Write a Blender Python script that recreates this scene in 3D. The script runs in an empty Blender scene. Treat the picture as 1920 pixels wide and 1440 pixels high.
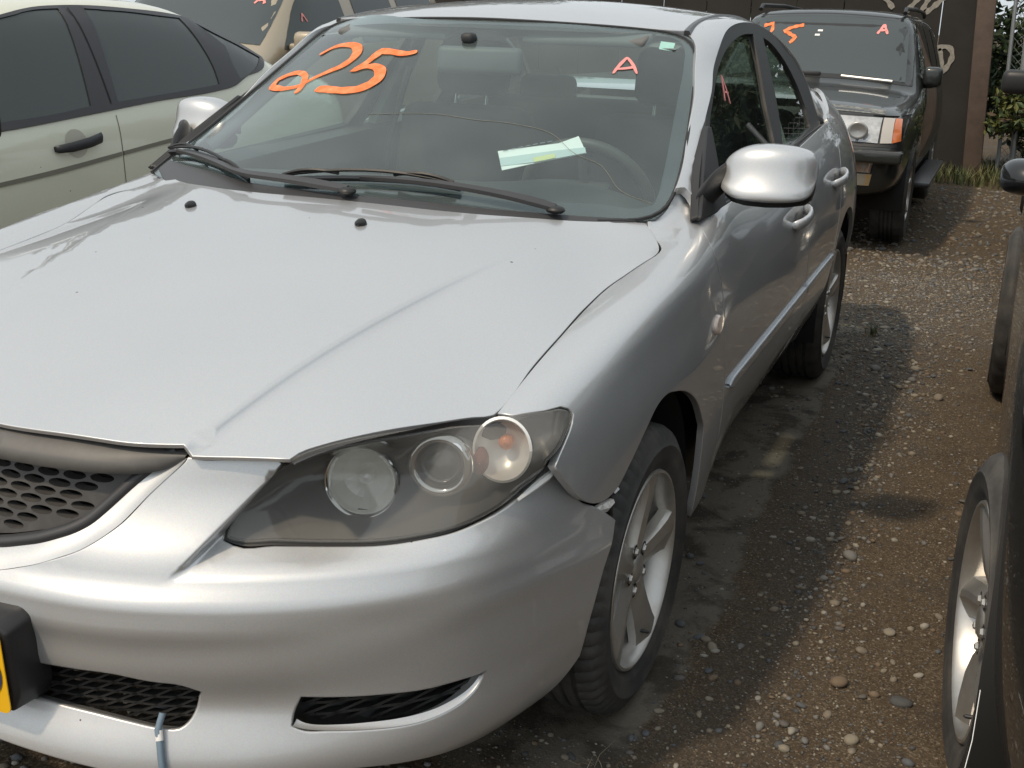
import bpy, bmesh, math, random
import numpy as np
from mathutils import Vector, Matrix
from mathutils.geometry import delaunay_2d_cdt
from mathutils.bvhtree import BVHTree
R = math.radians
scene = bpy.context.scene
COL = scene.collection
random.seed(7); rng = np.random.default_rng(7)

# ------------------------------------------------------------------ camera
cam_d = bpy.data.cameras.new('camera'); cam = bpy.data.objects.new('camera', cam_d); COL.objects.link(cam)
cam_d.sensor_width = 36.0; cam_d.lens = 36.0*2243.206/1920; cam_d.clip_start = .05; cam_d.clip_end = 600
_yaw, _pit, _rol = -0.389, -0.3151, 0.0263
_f = Vector((math.sin(_yaw)*math.cos(_pit), math.cos(_yaw)*math.cos(_pit), math.sin(_pit)))
_r = Vector((math.cos(_yaw), -math.sin(_yaw), 0)); _u = _r.cross(_f)
_r2 = _r*math.cos(_rol)+_u*math.sin(_rol); _u2 = _u*math.cos(_rol)-_r*math.sin(_rol)
cam.matrix_world = Matrix(((_r2.x, _u2.x, -_f.x, 1.4554), (_r2.y, _u2.y, -_f.y, -1.3443), (_r2.z, _u2.z, -_f.z, 1.4788), (0, 0, 0, 1)))
cam_d.dof.use_dof = False
scene.camera = cam

# ------------------------------------------------------------------ sky, sun, exposure
LIGHT = Vector((.34, .62, -1)).normalized()
sun_el = math.asin(-LIGHT.z); sun_rot = math.atan2(-LIGHT.x, -LIGHT.y)
w = bpy.data.worlds.new('World'); scene.world = w; w.use_nodes = True
nt = w.node_tree; nt.nodes.clear()
sk = nt.nodes.new('ShaderNodeTexSky'); sk.sky_type = 'NISHITA'; sk.sun_disc = False
sk.sun_elevation = sun_el; sk.sun_rotation = sun_rot; sk.air_density = 1.6; sk.dust_density = 7.0; sk.ozone_density = 1.0; sk.altitude = 50
hs = nt.nodes.new('ShaderNodeHueSaturation'); hs.inputs['Saturation'].default_value = .32
bg = nt.nodes.new('ShaderNodeBackground'); bg.inputs['Strength'].default_value = .1
wo = nt.nodes.new('ShaderNodeOutputWorld')
# thin bright overcast: the clear-sky gradient mostly veiled by an even white cloud sheet
veil = nt.nodes.new('ShaderNodeMix'); veil.data_type = 'RGBA'; veil.inputs['Factor'].default_value = .72; veil.inputs['B'].default_value = (8.75, 9.5, 9.95, 1)
nt.links.new(sk.outputs[0], hs.inputs['Color']); nt.links.new(hs.outputs[0], veil.inputs['A']); nt.links.new(veil.outputs['Result'], bg.inputs['Color']); nt.links.new(bg.outputs[0], wo.inputs['Surface'])
sd = bpy.data.lights.new('sun', 'SUN'); sd.energy = 2.1; sd.angle = R(3); sd.color = (1, .82, .60)
sun = bpy.data.objects.new('sun', sd); COL.objects.link(sun); sun.rotation_euler = LIGHT.to_track_quat('-Z', 'Y').to_euler(); sun.location = (-4, -8, 12)
vs = scene.view_settings; vs.view_transform = 'Standard'; vs.look = 'None'; vs.exposure = .11; vs.gamma = 1; vs.use_curve_mapping = False
scene.cycles.use_denoising = True
scene.cycles.max_bounces = 10; scene.cycles.transparent_max_bounces = 16; scene.cycles.glossy_bounces = 5
scene.cycles.sample_clamp_indirect = 6

# ------------------------------------------------------------------ materials
def mat(name, base=(.5, .5, .5), rough=.5, metal=0, coat=0, coat_r=.03, spec=.5, trans=0, ior=1.45, bump=None, var=None, emit=None):
    """base colour with optional noise variation var=(scale, amount[, other colour]) and bump=(scale, strength, distance)"""
    m = bpy.data.materials.new(name); m.use_nodes = True
    t = m.node_tree; b = t.nodes['Principled BSDF']
    b.inputs['Base Color'].default_value = (*base, 1); b.inputs['Roughness'].default_value = rough; b.inputs['Metallic'].default_value = metal
    b.inputs['Coat Weight'].default_value = coat; b.inputs['Coat Roughness'].default_value = coat_r
    b.inputs['Specular IOR Level'].default_value = spec; b.inputs['Transmission Weight'].default_value = trans; b.inputs['IOR'].default_value = ior
    tc = t.nodes.new('ShaderNodeTexCoord')
    if var:
        n = t.nodes.new('ShaderNodeTexNoise'); n.inputs['Scale'].default_value = var[0]; n.inputs['Detail'].default_value = 6; n.inputs['Roughness'].default_value = .65
        t.links.new(tc.outputs['Object'], n.inputs['Vector'])
        mx = t.nodes.new('ShaderNodeMix'); mx.data_type = 'RGBA'
        rp = t.nodes.new('ShaderNodeValToRGB'); rp.color_ramp.elements[0].position = .42; rp.color_ramp.elements[1].position = .68
        t.links.new(n.outputs['Fac'], rp.inputs['Fac'])
        mm = t.nodes.new('ShaderNodeMath'); mm.operation = 'MULTIPLY'; mm.inputs[1].default_value = var[1]
        t.links.new(rp.outputs['Color'], mm.inputs[0]); t.links.new(mm.outputs[0], mx.inputs['Factor'])
        mx.inputs['A'].default_value = (*base, 1); mx.inputs['B'].default_value = (*(var[2] if len(var) > 2 else tuple(c*.5 for c in base)), 1)
        t.links.new(mx.outputs['Result'], b.inputs['Base Color'])
    if bump:
        n2 = t.nodes.new('ShaderNodeTexNoise'); n2.inputs['Scale'].default_value = bump[0]; n2.inputs['Detail'].default_value = 5
        t.links.new(tc.outputs['Object'], n2.inputs['Vector'])
        bp = t.nodes.new('ShaderNodeBump'); bp.inputs['Strength'].default_value = bump[1]; bp.inputs['Distance'].default_value = bump[2]
        t.links.new(n2.outputs['Fac'], bp.inputs['Height']); t.links.new(bp.outputs['Normal'], b.inputs['Normal'])
    if emit: b.inputs['Emission Color'].default_value = (*emit, 1); b.inputs['Emission Strength'].default_value = 1
    return m

def glass(name, tint=(.75, .85, .82), alpha=.8, ior=1.5, rough=0.0, haze=0.0, hcol=(.6, .62, .6)):
    """thin pane: fresnel reflection over a tinted see-through, with a little diffuse haze"""
    m = bpy.data.materials.new(name); m.use_nodes = True; t = m.node_tree; t.nodes.clear()
    o = t.nodes.new('ShaderNodeOutputMaterial'); tr = t.nodes.new('ShaderNodeBsdfTransparent'); tr.inputs[0].default_value = (*[c*alpha for c in tint], 1)
    gl = t.nodes.new('ShaderNodeBsdfGlossy'); gl.inputs['Roughness'].default_value = rough; gl.inputs['Color'].default_value = (1, 1, 1, 1)
    fr = t.nodes.new('ShaderNodeFresnel'); ge = t.nodes.new('ShaderNodeNewGeometry'); io = t.nodes.new('ShaderNodeMapRange')
    io.inputs['To Min'].default_value = ior; io.inputs['To Max'].default_value = 1/ior          # a pane reflects alike from both sides
    t.links.new(ge.outputs['Backfacing'], io.inputs['Value']); t.links.new(io.outputs[0], fr.inputs['IOR'])
    mx = t.nodes.new('ShaderNodeMixShader'); t.links.new(fr.outputs[0], mx.inputs[0]); t.links.new(gl.outputs[0], mx.inputs[2])
    if haze:
        df = t.nodes.new('ShaderNodeBsdfDiffuse'); df.inputs[0].default_value = (*hcol, 1)
        m2 = t.nodes.new('ShaderNodeMixShader'); t.links.new(tr.outputs[0], m2.inputs[1]); t.links.new(df.outputs[0], m2.inputs[2])
        tc = t.nodes.new('ShaderNodeTexCoord'); n = t.nodes.new('ShaderNodeTexNoise'); n.inputs['Scale'].default_value = 5; n.inputs['Detail'].default_value = 6
        t.links.new(tc.outputs['Object'], n.inputs['Vector'])
        mr = t.nodes.new('ShaderNodeMapRange'); mr.inputs['From Min'].default_value = .25; mr.inputs['From Max'].default_value = .75; mr.inputs['To Min'].default_value = haze*.7; mr.inputs['To Max'].default_value = haze*1.3
        t.links.new(n.outputs['Fac'], mr.inputs['Value']); t.links.new(mr.outputs[0], m2.inputs[0])
        t.links.new(m2.outputs[0], mx.inputs[1])
    else: t.links.new(tr.outputs[0], mx.inputs[1])
    t.links.new(mx.outputs[0], o.inputs[0])
    return m

def paint(name, base, rough=.3, metal=.8, coat=1, flake=.06, dust=.0, dustcol=(.22, .18, .13), low=.2, high=.6):
    """car paint: metallic base, fine flake, clear coat, and road dust that fades out up the sides"""
    m = mat(name, base, rough, metal, coat, .035)
    t = m.node_tree; b = t.nodes['Principled BSDF']; b.inputs['Specular Tint'].default_value = (.55, .55, .56, 1); tc = t.nodes.new('ShaderNodeTexCoord')
    v = t.nodes.new('ShaderNodeTexVoronoi'); v.inputs['Scale'].default_value = 900; t.links.new(tc.outputs['Object'], v.inputs['Vector'])
    mx = t.nodes.new('ShaderNodeMix'); mx.data_type = 'RGBA'; mx.blend_type = 'MULTIPLY'; mx.inputs['Factor'].default_value = flake*2
    mx.inputs['A'].default_value = (*base, 1); t.links.new(v.outputs['Color'], mx.inputs['B'])
    src = mx.outputs['Result']
    # soft blotchy unevenness of an unwashed panel
    n = t.nodes.new('ShaderNodeTexNoise'); n.inputs['Scale'].default_value = 3.2; n.inputs['Detail'].default_value = 9; n.inputs['Roughness'].default_value = .72
    t.links.new(tc.outputs['Object'], n.inputs['Vector'])
    mr = t.nodes.new('ShaderNodeMapRange'); mr.inputs['From Min'].default_value = .3; mr.inputs['From Max'].default_value = .7; mr.inputs['To Min'].default_value = rough-.02; mr.inputs['To Max'].default_value = rough+.05
    t.links.new(n.outputs['Fac'], mr.inputs['Value']); t.links.new(mr.outputs[0], b.inputs['Roughness'])
    mc = t.nodes.new('ShaderNodeMapRange'); mc.inputs['From Min'].default_value = .3; mc.inputs['From Max'].default_value = .75; mc.inputs['To Min'].default_value = .015; mc.inputs['To Max'].default_value = .06
    t.links.new(n.outputs['Fac'], mc.inputs['Value']); t.links.new(mc.outputs[0], b.inputs['Coat Roughness'])
    # a few stuck specks of dirt and insects
    vs_ = t.nodes.new('ShaderNodeTexVoronoi'); vs_.inputs['Scale'].default_value = 15; t.links.new(tc.outputs['Object'], vs_.inputs['Vector'])
    sc_ = t.nodes.new('ShaderNodeSeparateColor'); t.links.new(vs_.outputs['Color'], sc_.inputs[0])
    lt = t.nodes.new('ShaderNodeMath'); lt.operation = 'MULTIPLY'; lt.inputs[1].default_value = .052; t.links.new(sc_.outputs[1], lt.inputs[0])
    ls = t.nodes.new('ShaderNodeMath'); ls.operation = 'LESS_THAN'; t.links.new(vs_.outputs['Distance'], ls.inputs[0]); t.links.new(lt.outputs[0], ls.inputs[1])
    gt = t.nodes.new('ShaderNodeMath'); gt.operation = 'GREATER_THAN'; gt.inputs[1].default_value = .55; t.links.new(sc_.outputs[0], gt.inputs[0])
    sp_ = t.nodes.new('ShaderNodeMath'); sp_.operation = 'MULTIPLY'; t.links.new(ls.outputs[0], sp_.inputs[0]); t.links.new(gt.outputs[0], sp_.inputs[1])
    sm_ = t.nodes.new('ShaderNodeMix'); sm_.data_type = 'RGBA'; t.links.new(sp_.outputs[0], sm_.inputs['Factor']); t.links.new(src, sm_.inputs['A']); sm_.inputs['B'].default_value = (.10, .075, .05, 1); src = sm_.outputs['Result']
    if dust:
        ge = t.nodes.new('ShaderNodeNewGeometry'); sx = t.nodes.new('ShaderNodeSeparateXYZ'); t.links.new(ge.outputs['Position'], sx.inputs[0])
        md = t.nodes.new('ShaderNodeMapRange'); md.inputs['From Min'].default_value = low; md.inputs['From Max'].default_value = high; md.inputs['To Min'].default_value = dust; md.inputs['To Max'].default_value = dust*.12
        t.links.new(sx.outputs['Z'], md.inputs['Value'])
        n3 = t.nodes.new('ShaderNodeTexNoise'); n3.inputs['Scale'].default_value = 14; n3.inputs['Detail'].default_value = 10; n3.inputs['Roughness'].default_value = .7; t.links.new(tc.outputs['Object'], n3.inputs['Vector'])
        mu = t.nodes.new('ShaderNodeMath'); mu.operation = 'MULTIPLY'; t.links.new(md.outputs[0], mu.inputs[0]); t.links.new(n3.outputs['Fac'], mu.inputs[1])
        m2 = t.nodes.new('ShaderNodeMix'); m2.data_type = 'RGBA'; t.links.new(mu.outputs[0], m2.inputs['Factor']); t.links.new(src, m2.inputs['A']); m2.inputs['B'].default_value = (*dustcol, 1)
        src = m2.outputs['Result']
        inv = t.nodes.new('ShaderNodeMath'); inv.operation = 'SUBTRACT'; inv.inputs[0].default_value = 1; t.links.new(mu.outputs[0], inv.inputs[1])
        cw = t.nodes.new('ShaderNodeMath'); cw.operation = 'MULTIPLY'; cw.inputs[1].default_value = coat; t.links.new(inv.outputs[0], cw.inputs[0]); t.links.new(cw.outputs[0], b.inputs['Coat Weight'])
        mt = t.nodes.new('ShaderNodeMath'); mt.operation = 'MULTIPLY'; mt.inputs[1].default_value = metal; t.links.new(inv.outputs[0], mt.inputs[0]); t.links.new(mt.outputs[0], b.inputs['Metallic'])
    t.links.new(src, b.inputs['Base Color'])
    return m

MT = dict(
    silver=paint('silver_paint', (.64, .65, .66), .40, .72, 1, .07, .35),
    black=mat('black_plastic', (.018, .018, .019), .45, bump=(400, .15, .001)),
    trim=mat('grey_black_trim', (.045, .045, .048), .38),
    liner=mat('wheel_liner', (.012, .012, .012), .8),
    under=mat('underbody', (.015, .015, .015), .9),
    rubber=mat('tyre_rubber', (.034, .033, .033), .75, var=(7, .7, (.10, .092, .08)), bump=(160, .2, .002)),
    seal=mat('window_seal', (.02, .02, .021), .5),
    alloy=mat('alloy_wheel', (.52, .51, .49), .34, .7, var=(12, .5, (.34, .29, .22))),
    alloy2=mat('bright_alloy', (.52, .51, .49), .34, .8, var=(10, .5, (.30, .26, .20))),
    chrome=mat('chrome', (.75, .75, .74), .09, 1),
    satin=mat('satin_reflector', (.90, .90, .87), .34, .35),
    screen=glass('windscreen_glass', (.80, .92, .91), .97, 1.52, 0, .11, (.44, .54, .54)),  # teal haze paints the milky sky reflection into the pane
    sideglass=glass('side_glass', (.66, .76, .70), .92, 1.55, 0, .015),
    darkglass=glass('dark_glass', (.30, .34, .34), .6, 1.55, 0, .02),
    lens=glass('lamp_lens', (.88, .88, .86), .95, 1.45, .06, .24, (.40, .39, .37)),
    clearlens=glass('clear_lens', (.9, .9, .88), .95, 1.45, .03, .1, (.6, .58, .54)),
    amber=mat('amber_plastic', (.72, .20, .03), .25, coat=.5),
    housing=mat('lamp_housing', (.10, .098, .095), .42, .2),
    frit=mat('glass_frit', (.02, .022, .025), .12, coat=.5),
    cloth=mat('dark_cloth', (.018, .020, .025), .85, bump=(300, .3, .002)),
    dash=mat('dash_plastic', (.028, .03, .032), .55, bump=(250, .2, .001)),
    light_trim=mat('pale_trim', (.50, .51, .46), .6),
    orange=mat('orange_paint', (.86, .17, .04), .6, var=(38, .75, (.90, .36, .17))),
    pink=mat('pink_paint', (.85, .30, .28), .6),
    paper=mat('paper', (.93, .93, .90), .7),
    yellow=mat('plate_yellow', (.90, .50, .015), .4),
    blue=mat('plate_blue', (.04, .05, .12), .4),
    holder=mat('plate_holder', (.022, .021, .022), .38, bump=(60, .12, .003)),
    tube=mat('blue_grey_tube', (.16, .22, .28), .4),
    tape=mat('white_tape', (.75, .74, .72), .5),
    white=mat('white_print', (.8, .8, .78), .5),
    ink=mat('ink', (.25, .27, .28), .6),
    scrape=mat('bare_scrape', (.62, .60, .56), .6, var=(90, .7, (.2, .18, .16)), bump=(150, .4, .004)),
)

# ------------------------------------------------------------------ object helpers
def link(name, me, m, parent=None, smooth=True):
    o = bpy.data.objects.new(name, me); COL.objects.link(o)
    if m is not None:
        for q in (m if isinstance(m, (list, tuple)) else [m]): me.materials.append(q)
    if parent is not None: o.parent = parent
    return o
def mesh(name, V, F, m, parent=None, smooth=True, ang=None):
    me = bpy.data.meshes.new(name); me.from_pydata([tuple(v) for v in V], [], [tuple(f) for f in F]); me.update()
    if smooth:
        me.polygons.foreach_set('use_smooth', [True]*len(me.polygons))
        if ang: me.set_sharp_from_angle(angle=R(ang))
    return link(name, me, m, parent)
def bobj(name, bm, m, parent=None, smooth=True, ang=40):
    bmesh.ops.recalc_face_normals(bm, faces=bm.faces)
    me = bpy.data.meshes.new(name); bm.to_mesh(me); bm.free()
    if smooth:
        me.polygons.foreach_set('use_smooth', [True]*len(me.polygons))
        if ang: me.set_sharp_from_angle(angle=R(ang))
    return link(name, me, m, parent)
def thing(name, label, cat, loc=(0, 0, 0), rz=0, group=None):
    o = bpy.data.objects.new(name, None); COL.objects.link(o); o.location = loc; o.rotation_euler = (0, 0, rz); o.empty_display_size = .2
    return tag(o, label, cat, group)
def tag(o, label, cat, group=None):
    o['label'] = label; o['category'] = cat
    if group: o['group'] = group
    return o
def bx(bm, c, s, M=None, bev=0, seg=2):
    r = bmesh.ops.create_cube(bm, size=1); vs_ = r['verts']
    for v in vs_:
        v.co = Vector((v.co.x*s[0], v.co.y*s[1], v.co.z*s[2]))
        if M is not None: v.co = M @ v.co
        v.co += Vector(c)
    if bev:
        es = list({e for v in vs_ for e in v.link_edges})
        bmesh.ops.bevel(bm, geom=es, offset=bev, segments=seg, affect='EDGES', profile=.5)
def tube_data(pts, r, n=8, cap=True):
    P = [Vector(p) for p in pts]; V = []; F = []
    rad = r if isinstance(r, (list, tuple)) else [r]*len(P)
    up = None
    for i, p in enumerate(P):
        d = (P[min(i+1, len(P)-1)]-P[max(i-1, 0)]).normalized()
        if up is None: up = Vector((0, 0, 1)) if abs(d.z) < .9 else Vector((1, 0, 0))
        a = d.cross(up).normalized(); b_ = a.cross(d).normalized(); up = b_
        for k in range(n):
            t = 2*math.pi*k/n; V.append(p+(a*math.cos(t)+b_*math.sin(t))*rad[i])
    for i in range(len(P)-1):
        for k in range(n): F.append((i*n+k, i*n+(k+1) % n, (i+1)*n+(k+1) % n, (i+1)*n+k))
    if cap: F.append(tuple(range(n))[::-1]); F.append(tuple(range((len(P)-1)*n, len(P)*n)))
    return V, F
def tube(name, pts, r, m, parent=None, n=8):
    V, F = tube_data(pts, r, n); return mesh(name, V, F, m, parent, ang=50)
def lathe_data(prof, n=48, a0=0, a1=2*math.pi, closed=True):
    """profile of (axial, radius) revolved round the local x axis"""
    V = []; F = []; k = len(prof); cnt = n if closed else n+1
    for i in range(cnt):
        t = a0+(a1-a0)*i/n
        for (x, r) in prof: V.append((x, r*math.cos(t), r*math.sin(t)))
    for i in range(n):
        j = (i+1) % cnt
        for q in range(k-1): F.append((i*k+q, i*k+q+1, j*k+q+1, j*k+q))
    return V, F
def inpoly(P, Q):
    P = np.asarray(P, float); Q = np.asarray(Q, float); x, y = P[:, 0], P[:, 1]; ins = np.zeros(len(P), bool)
    for i in range(len(Q)):
        x1, y1 = Q[i]; x2, y2 = Q[(i+1) % len(Q)]
        c_ = ((y1 > y) != (y2 > y)); 
        with np.errstate(divide='ignore', invalid='ignore'): xi = (x2-x1)*(y-y1)/(y2-y1)+x1
        ins ^= c_ & (x < xi)
    return ins
def segdist(P, L):
    """distance of points to an open polyline and signed side (left positive)"""
    P = np.asarray(P, float); L = np.asarray(L, float); best = np.full(len(P), 1e9); side = np.zeros(len(P))
    for i in range(len(L)-1):
        a, b = L[i], L[i+1]; d = b-a; t = np.clip(((P-a)@d)/(d@d), 0, 1); q = P-(a+t[:, None]*d); e = np.hypot(q[:, 0], q[:, 1])
        s = d[0]*q[:, 1]-d[1]*q[:, 0]; k = e < best; best[k] = e[k]; side[k] = s[k]
    return best, side
def smooth_poly(Q, step, closed=True, corner=38):
    """resample a picked outline: rounded through its points, corners kept"""
    Q = np.asarray(Q, float); n = len(Q); out = []
    def isc(i):
        if not closed and i in (0, n-1): return True
        a = Q[i]-Q[i-1]; b = Q[(i+1) % n]-Q[i]
        c_ = (a@b)/(np.linalg.norm(a)*np.linalg.norm(b)+1e-12); return c_ < math.cos(R(corner))
    C = [isc(i) for i in range(n)]
    for i in range(n if closed else n-1):
        j = (i+1) % n; p0 = Q[i]; p1 = Q[j]; L = np.linalg.norm(p1-p0)
        if L < 1e-6: continue
        def tan(k, other):
            if C[k]: return (p1-p0)
            a = Q[k]-Q[k-1]; b = Q[(k+1) % n]-Q[k]; la, lb = np.linalg.norm(a), np.linalg.norm(b)
            return (a/la*lb+b/lb*la)/(la+lb)*L
        m0 = tan(i, j); m1 = tan(j, i); k = max(1, int(math.ceil(L/step)))
        for s in np.arange(k)/k:
            out.append((2*s**3-3*s**2+1)*p0+(s**3-2*s**2+s)*m0+(-2*s**3+3*s**2)*p1+(s**3-s**2)*m1)
    if not closed: out.append(Q[-1])
    return np.array(out)
def inset_poly(Q, d):
    """moves every corner of a closed outline inwards"""
    Q = np.asarray(Q, float); A = .5*np.sum(Q[:, 0]*np.roll(Q[:, 1], -1)-np.roll(Q[:, 0], -1)*Q[:, 1]); s = 1 if A > 0 else -1
    T = np.roll(Q, -1, 0)-Q; T /= np.linalg.norm(T, axis=1)[:, None]+1e-12; N = np.stack([-T[:, 1], T[:, 0]], 1)*s
    Nv = N+np.roll(N, 1, 0); l = np.linalg.norm(Nv, axis=1)[:, None]+1e-9; Nv = Nv/l; k = np.clip((Nv*N).sum(1), .45, 1)[:, None]
    return Q+Nv*d/k

# ------------------------------------------------------------------ smooth body surfaces (bicubic nets, heights over a tilted plane)
S2 = 2**-.5
FRAMES = {'side': [[0, 1, 0], [S2, 0, -S2], [S2, 0, S2]], 'top': [[1, 0, 0], [0, 1, 0], [0, 0, 1]], 'bump': [[S2, S2, 0], [0, 0, 1], [S2, -S2, 0]]}
class Sheet:
    def __init__(s, d, mir=False):
        s.F = np.array(FRAMES[d['f']], float); s.a0, s.a1, s.na, s.b0, s.b1, s.nb = d['d']; s.C = np.array(d['C'], float).reshape(s.na+3, s.nb+3)*1e-4; s.mir = mir; s.extra = None
    def ix(s, v, v0, v1, n):
        t = (np.asarray(v, float)-v0)/(v1-v0)*n; i = np.clip(np.floor(t).astype(int), 0, n-1); t = t-i
        return i, np.stack([(1-t)**3, 3*t**3-6*t**2+4, -3*t**3+3*t**2+3*t+1, t**3], -1)/6
    def h(s, a, b):
        i, wa = s.ix(a, s.a0, s.a1, s.na); j, wb = s.ix(b, s.b0, s.b1, s.nb); o = 0
        for k in range(4):
            for l in range(4): o = o+wa[..., k]*wb[..., l]*s.C[i+k, j+l]
        if s.extra is not None: o = o+s.extra(a, b)
        return o
    def pt(s, Q, off=0.0):
        Q = np.asarray(Q, float); P = np.stack([Q[:, 0], Q[:, 1], s.h(Q[:, 0], Q[:, 1])], -1)@s.F
        n = s.nrm(Q); P = P+n*(np.asarray(off)[..., None] if np.ndim(off) else off)
        return P
    def nrm(s, Q):
        e = 1e-3; a, b = Q[:, 0], Q[:, 1]; ga = (s.h(a+e, b)-s.h(a-e, b))/(2*e); gb = (s.h(a, b+e)-s.h(a, b-e))/(2*e)
        n = np.stack([-ga, -gb, np.ones_like(ga)], -1); n /= np.linalg.norm(n, axis=1)[:, None]; return n@s.F
    def ab(s, P): return (np.asarray(P, float)@s.F.T)[..., :2]
def cdt_fill(outline, holes=(), lines=(), sp=.03, jit=.0):
    """triangulates a 2D outline with holes, constraint lines and an interior grid; returns points, triangles, loops of point ids"""
    pts = []; edges = []; loops = []
    for L in [outline]+list(holes):
        k0 = len(pts); pts += [tuple(p) for p in L]; n = len(L); edges += [(k0+i, k0+(i+1) % n) for i in range(n)]; loops.append((k0, n))
    for L in lines:
        k0 = len(pts); pts += [tuple(p) for p in L]; edges += [(k0+i, k0+i+1) for i in range(len(L)-1)]
    Q = np.array(pts); lo, hi = np.array(outline).min(0), np.array(outline).max(0)
    gx, gy = np.meshgrid(np.arange(lo[0]+sp/2, hi[0], sp), np.arange(lo[1]+sp/2, hi[1], sp*.866)); gx = gx+(np.arange(gx.shape[0]) % 2)[:, None]*sp/2
    G = np.stack([gx.ravel(), gy.ravel()], 1)
    if len(G):
        ok = inpoly(G, outline)
        for H in holes: ok &= ~inpoly(G, H)
        G = G[ok]
        keep = np.ones(len(G), bool)
        for L in [outline]+list(holes): keep &= segdist(G, np.vstack([L, L[:1]]))[0] > sp*.45
        for L in lines: keep &= segdist(G, L)[0] > sp*.35
        G = G[keep]
    allp = [Vector(p) for p in pts]+[Vector(p) for p in G]
    vo, eo, fo, ov, oe, of_ = delaunay_2d_cdt(allp, edges, [], 0, 1e-6)
    VO = np.array([tuple(v) for v in vo]); F = np.array([f for f in fo if len(f) == 3])
    C = VO[F].mean(1); ok = inpoly(C, outline)
    for H in holes: ok &= ~inpoly(C, H)
    F = F[ok]
    mp = {}
    for i, l in enumerate(ov):
        for q in l: mp[q] = i
    LP = [[mp[k0+i] for i in range(n)] for k0, n in loops]
    return VO, F, LP
def panel(name, sh, out3, holes3=(), m=None, parent=None, sp=.03, inset=.0025, lip=.0016, flange=.012, lines=(), disp=None, step=.02, off=0.0, hole_lip=None, domain=False, corner=38, skip=None, extra_mesh=None):
    """one body panel: outline (3D points near the sheet, or sheet coordinates) filled on the sheet, with a rounded, folded-in edge"""
    dom = (lambda L: np.asarray(L, float)) if domain else (lambda L: sh.ab(L))
    out = inset_poly(smooth_poly(dom(out3), step, corner=corner), inset)
    hol = [inset_poly(smooth_poly(dom(H), step*.7), -(inset if hole_lip is None else hole_lip[0]*.9)) for H in holes3]
    ln = [smooth_poly(dom(L), step, closed=False) for L in lines]
    VO, F, LP = cdt_fill(out, hol, ln, sp)
    d = np.zeros(len(VO))+off
    if disp is not None: d = d+disp(VO)
    P = sh.pt(VO, d)
    if disp is not None:
        e = 2e-3
        def pp(Q): return sh.pt(Q, disp(Q)+off)
        ta = pp(VO+[e, 0])-pp(VO-[e, 0]); tb = pp(VO+[0, e])-pp(VO-[0, e]); N = np.cross(ta, tb); N /= np.linalg.norm(N, axis=1)[:, None]+1e-12
        if (N*sh.nrm(VO)).sum() < 0: N = -N
    else: N = sh.nrm(VO)
    # orientation
    a, b, c_ = VO[F[:, 0]], VO[F[:, 1]], VO[F[:, 2]]; cr = (b[:, 0]-a[:, 0])*(c_[:, 1]-a[:, 1])-(b[:, 1]-a[:, 1])*(c_[:, 0]-a[:, 0])
    hand = np.linalg.det(sh.F)
    F = [tuple(f) if s*hand > 0 else tuple(f[::-1]) for f, s in zip(F, cr)]
    V = [*P]; NN = [*N]
    if flange:
        for li, L in enumerate(LP):
            n = len(L); Lp = P[L]; T = np.roll(Lp, -1, 0)-np.roll(Lp, 1, 0); T /= np.linalg.norm(T, axis=1)[:, None]+1e-12
            o = np.cross(T, N[L]); ctr = None
            Q2 = VO[L]; A = .5*np.sum(Q2[:, 0]*np.roll(Q2[:, 1], -1)-np.roll(Q2[:, 0], -1)*Q2[:, 1])
            sgn = (1 if A > 0 else -1)*(1 if hand > 0 else -1)*(1 if li == 0 else -1)
            o = o*sgn
            ll = lip; fl = flange
            if li > 0 and hole_lip is not None: ll, fl = hole_lip
            rings = [L]
            for (ko, kd, kn) in ((.55, .12, .45), (1, 1, 1), (1, fl/ll, 1)):
                base = len(V)
                for q in range(n):
                    V.append(Lp[q]+o[q]*ll*ko-N[L[q]]*ll*kd); v = N[L[q]]*(1-kn)+o[q]*kn; NN.append(v/np.linalg.norm(v))
                rings.append(list(range(base, base+n)))
            for r0, r1 in zip(rings[:-1], rings[1:]):
                for q in range(n):
                    if skip is not None and li == 0 and skip(Lp[q]) and skip(Lp[(q+1) % n]): continue
                    f = (r0[q], r0[(q+1) % n], r1[(q+1) % n], r1[q])
                    F.append(f if sgn < 0 else f[::-1])
    V = np.array(V); NN = np.array(NN)
    # make face winding agree with the normals
    FF = []
    for f in F:
        nf = np.cross(V[f[1]]-V[f[0]], V[f[2]]-V[f[0]]); FF.append(f if nf@NN[f[0]]+nf@NN[f[2]] >= 0 else f[::-1])
    F = FF
    if sh.mir: V = V*[-1, 1, 1]; NN = NN*[-1, 1, 1]; F = [f[::-1] for f in F]
    if extra_mesh == 'mirror':
        k = len(V); V = np.vstack([V, V*[-1, 1, 1]]); NN = np.vstack([NN, NN*[-1, 1, 1]]); F = F+[tuple(i+k for i in f[::-1]) for f in F]
    me = bpy.data.meshes.new(name); me.from_pydata(V.tolist(), [], F); me.update()
    me.polygons.foreach_set('use_smooth', [True]*len(me.polygons))
    me.normals_split_custom_set_from_vertices(NN.tolist())
    return link(name, me, m, parent)
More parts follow.
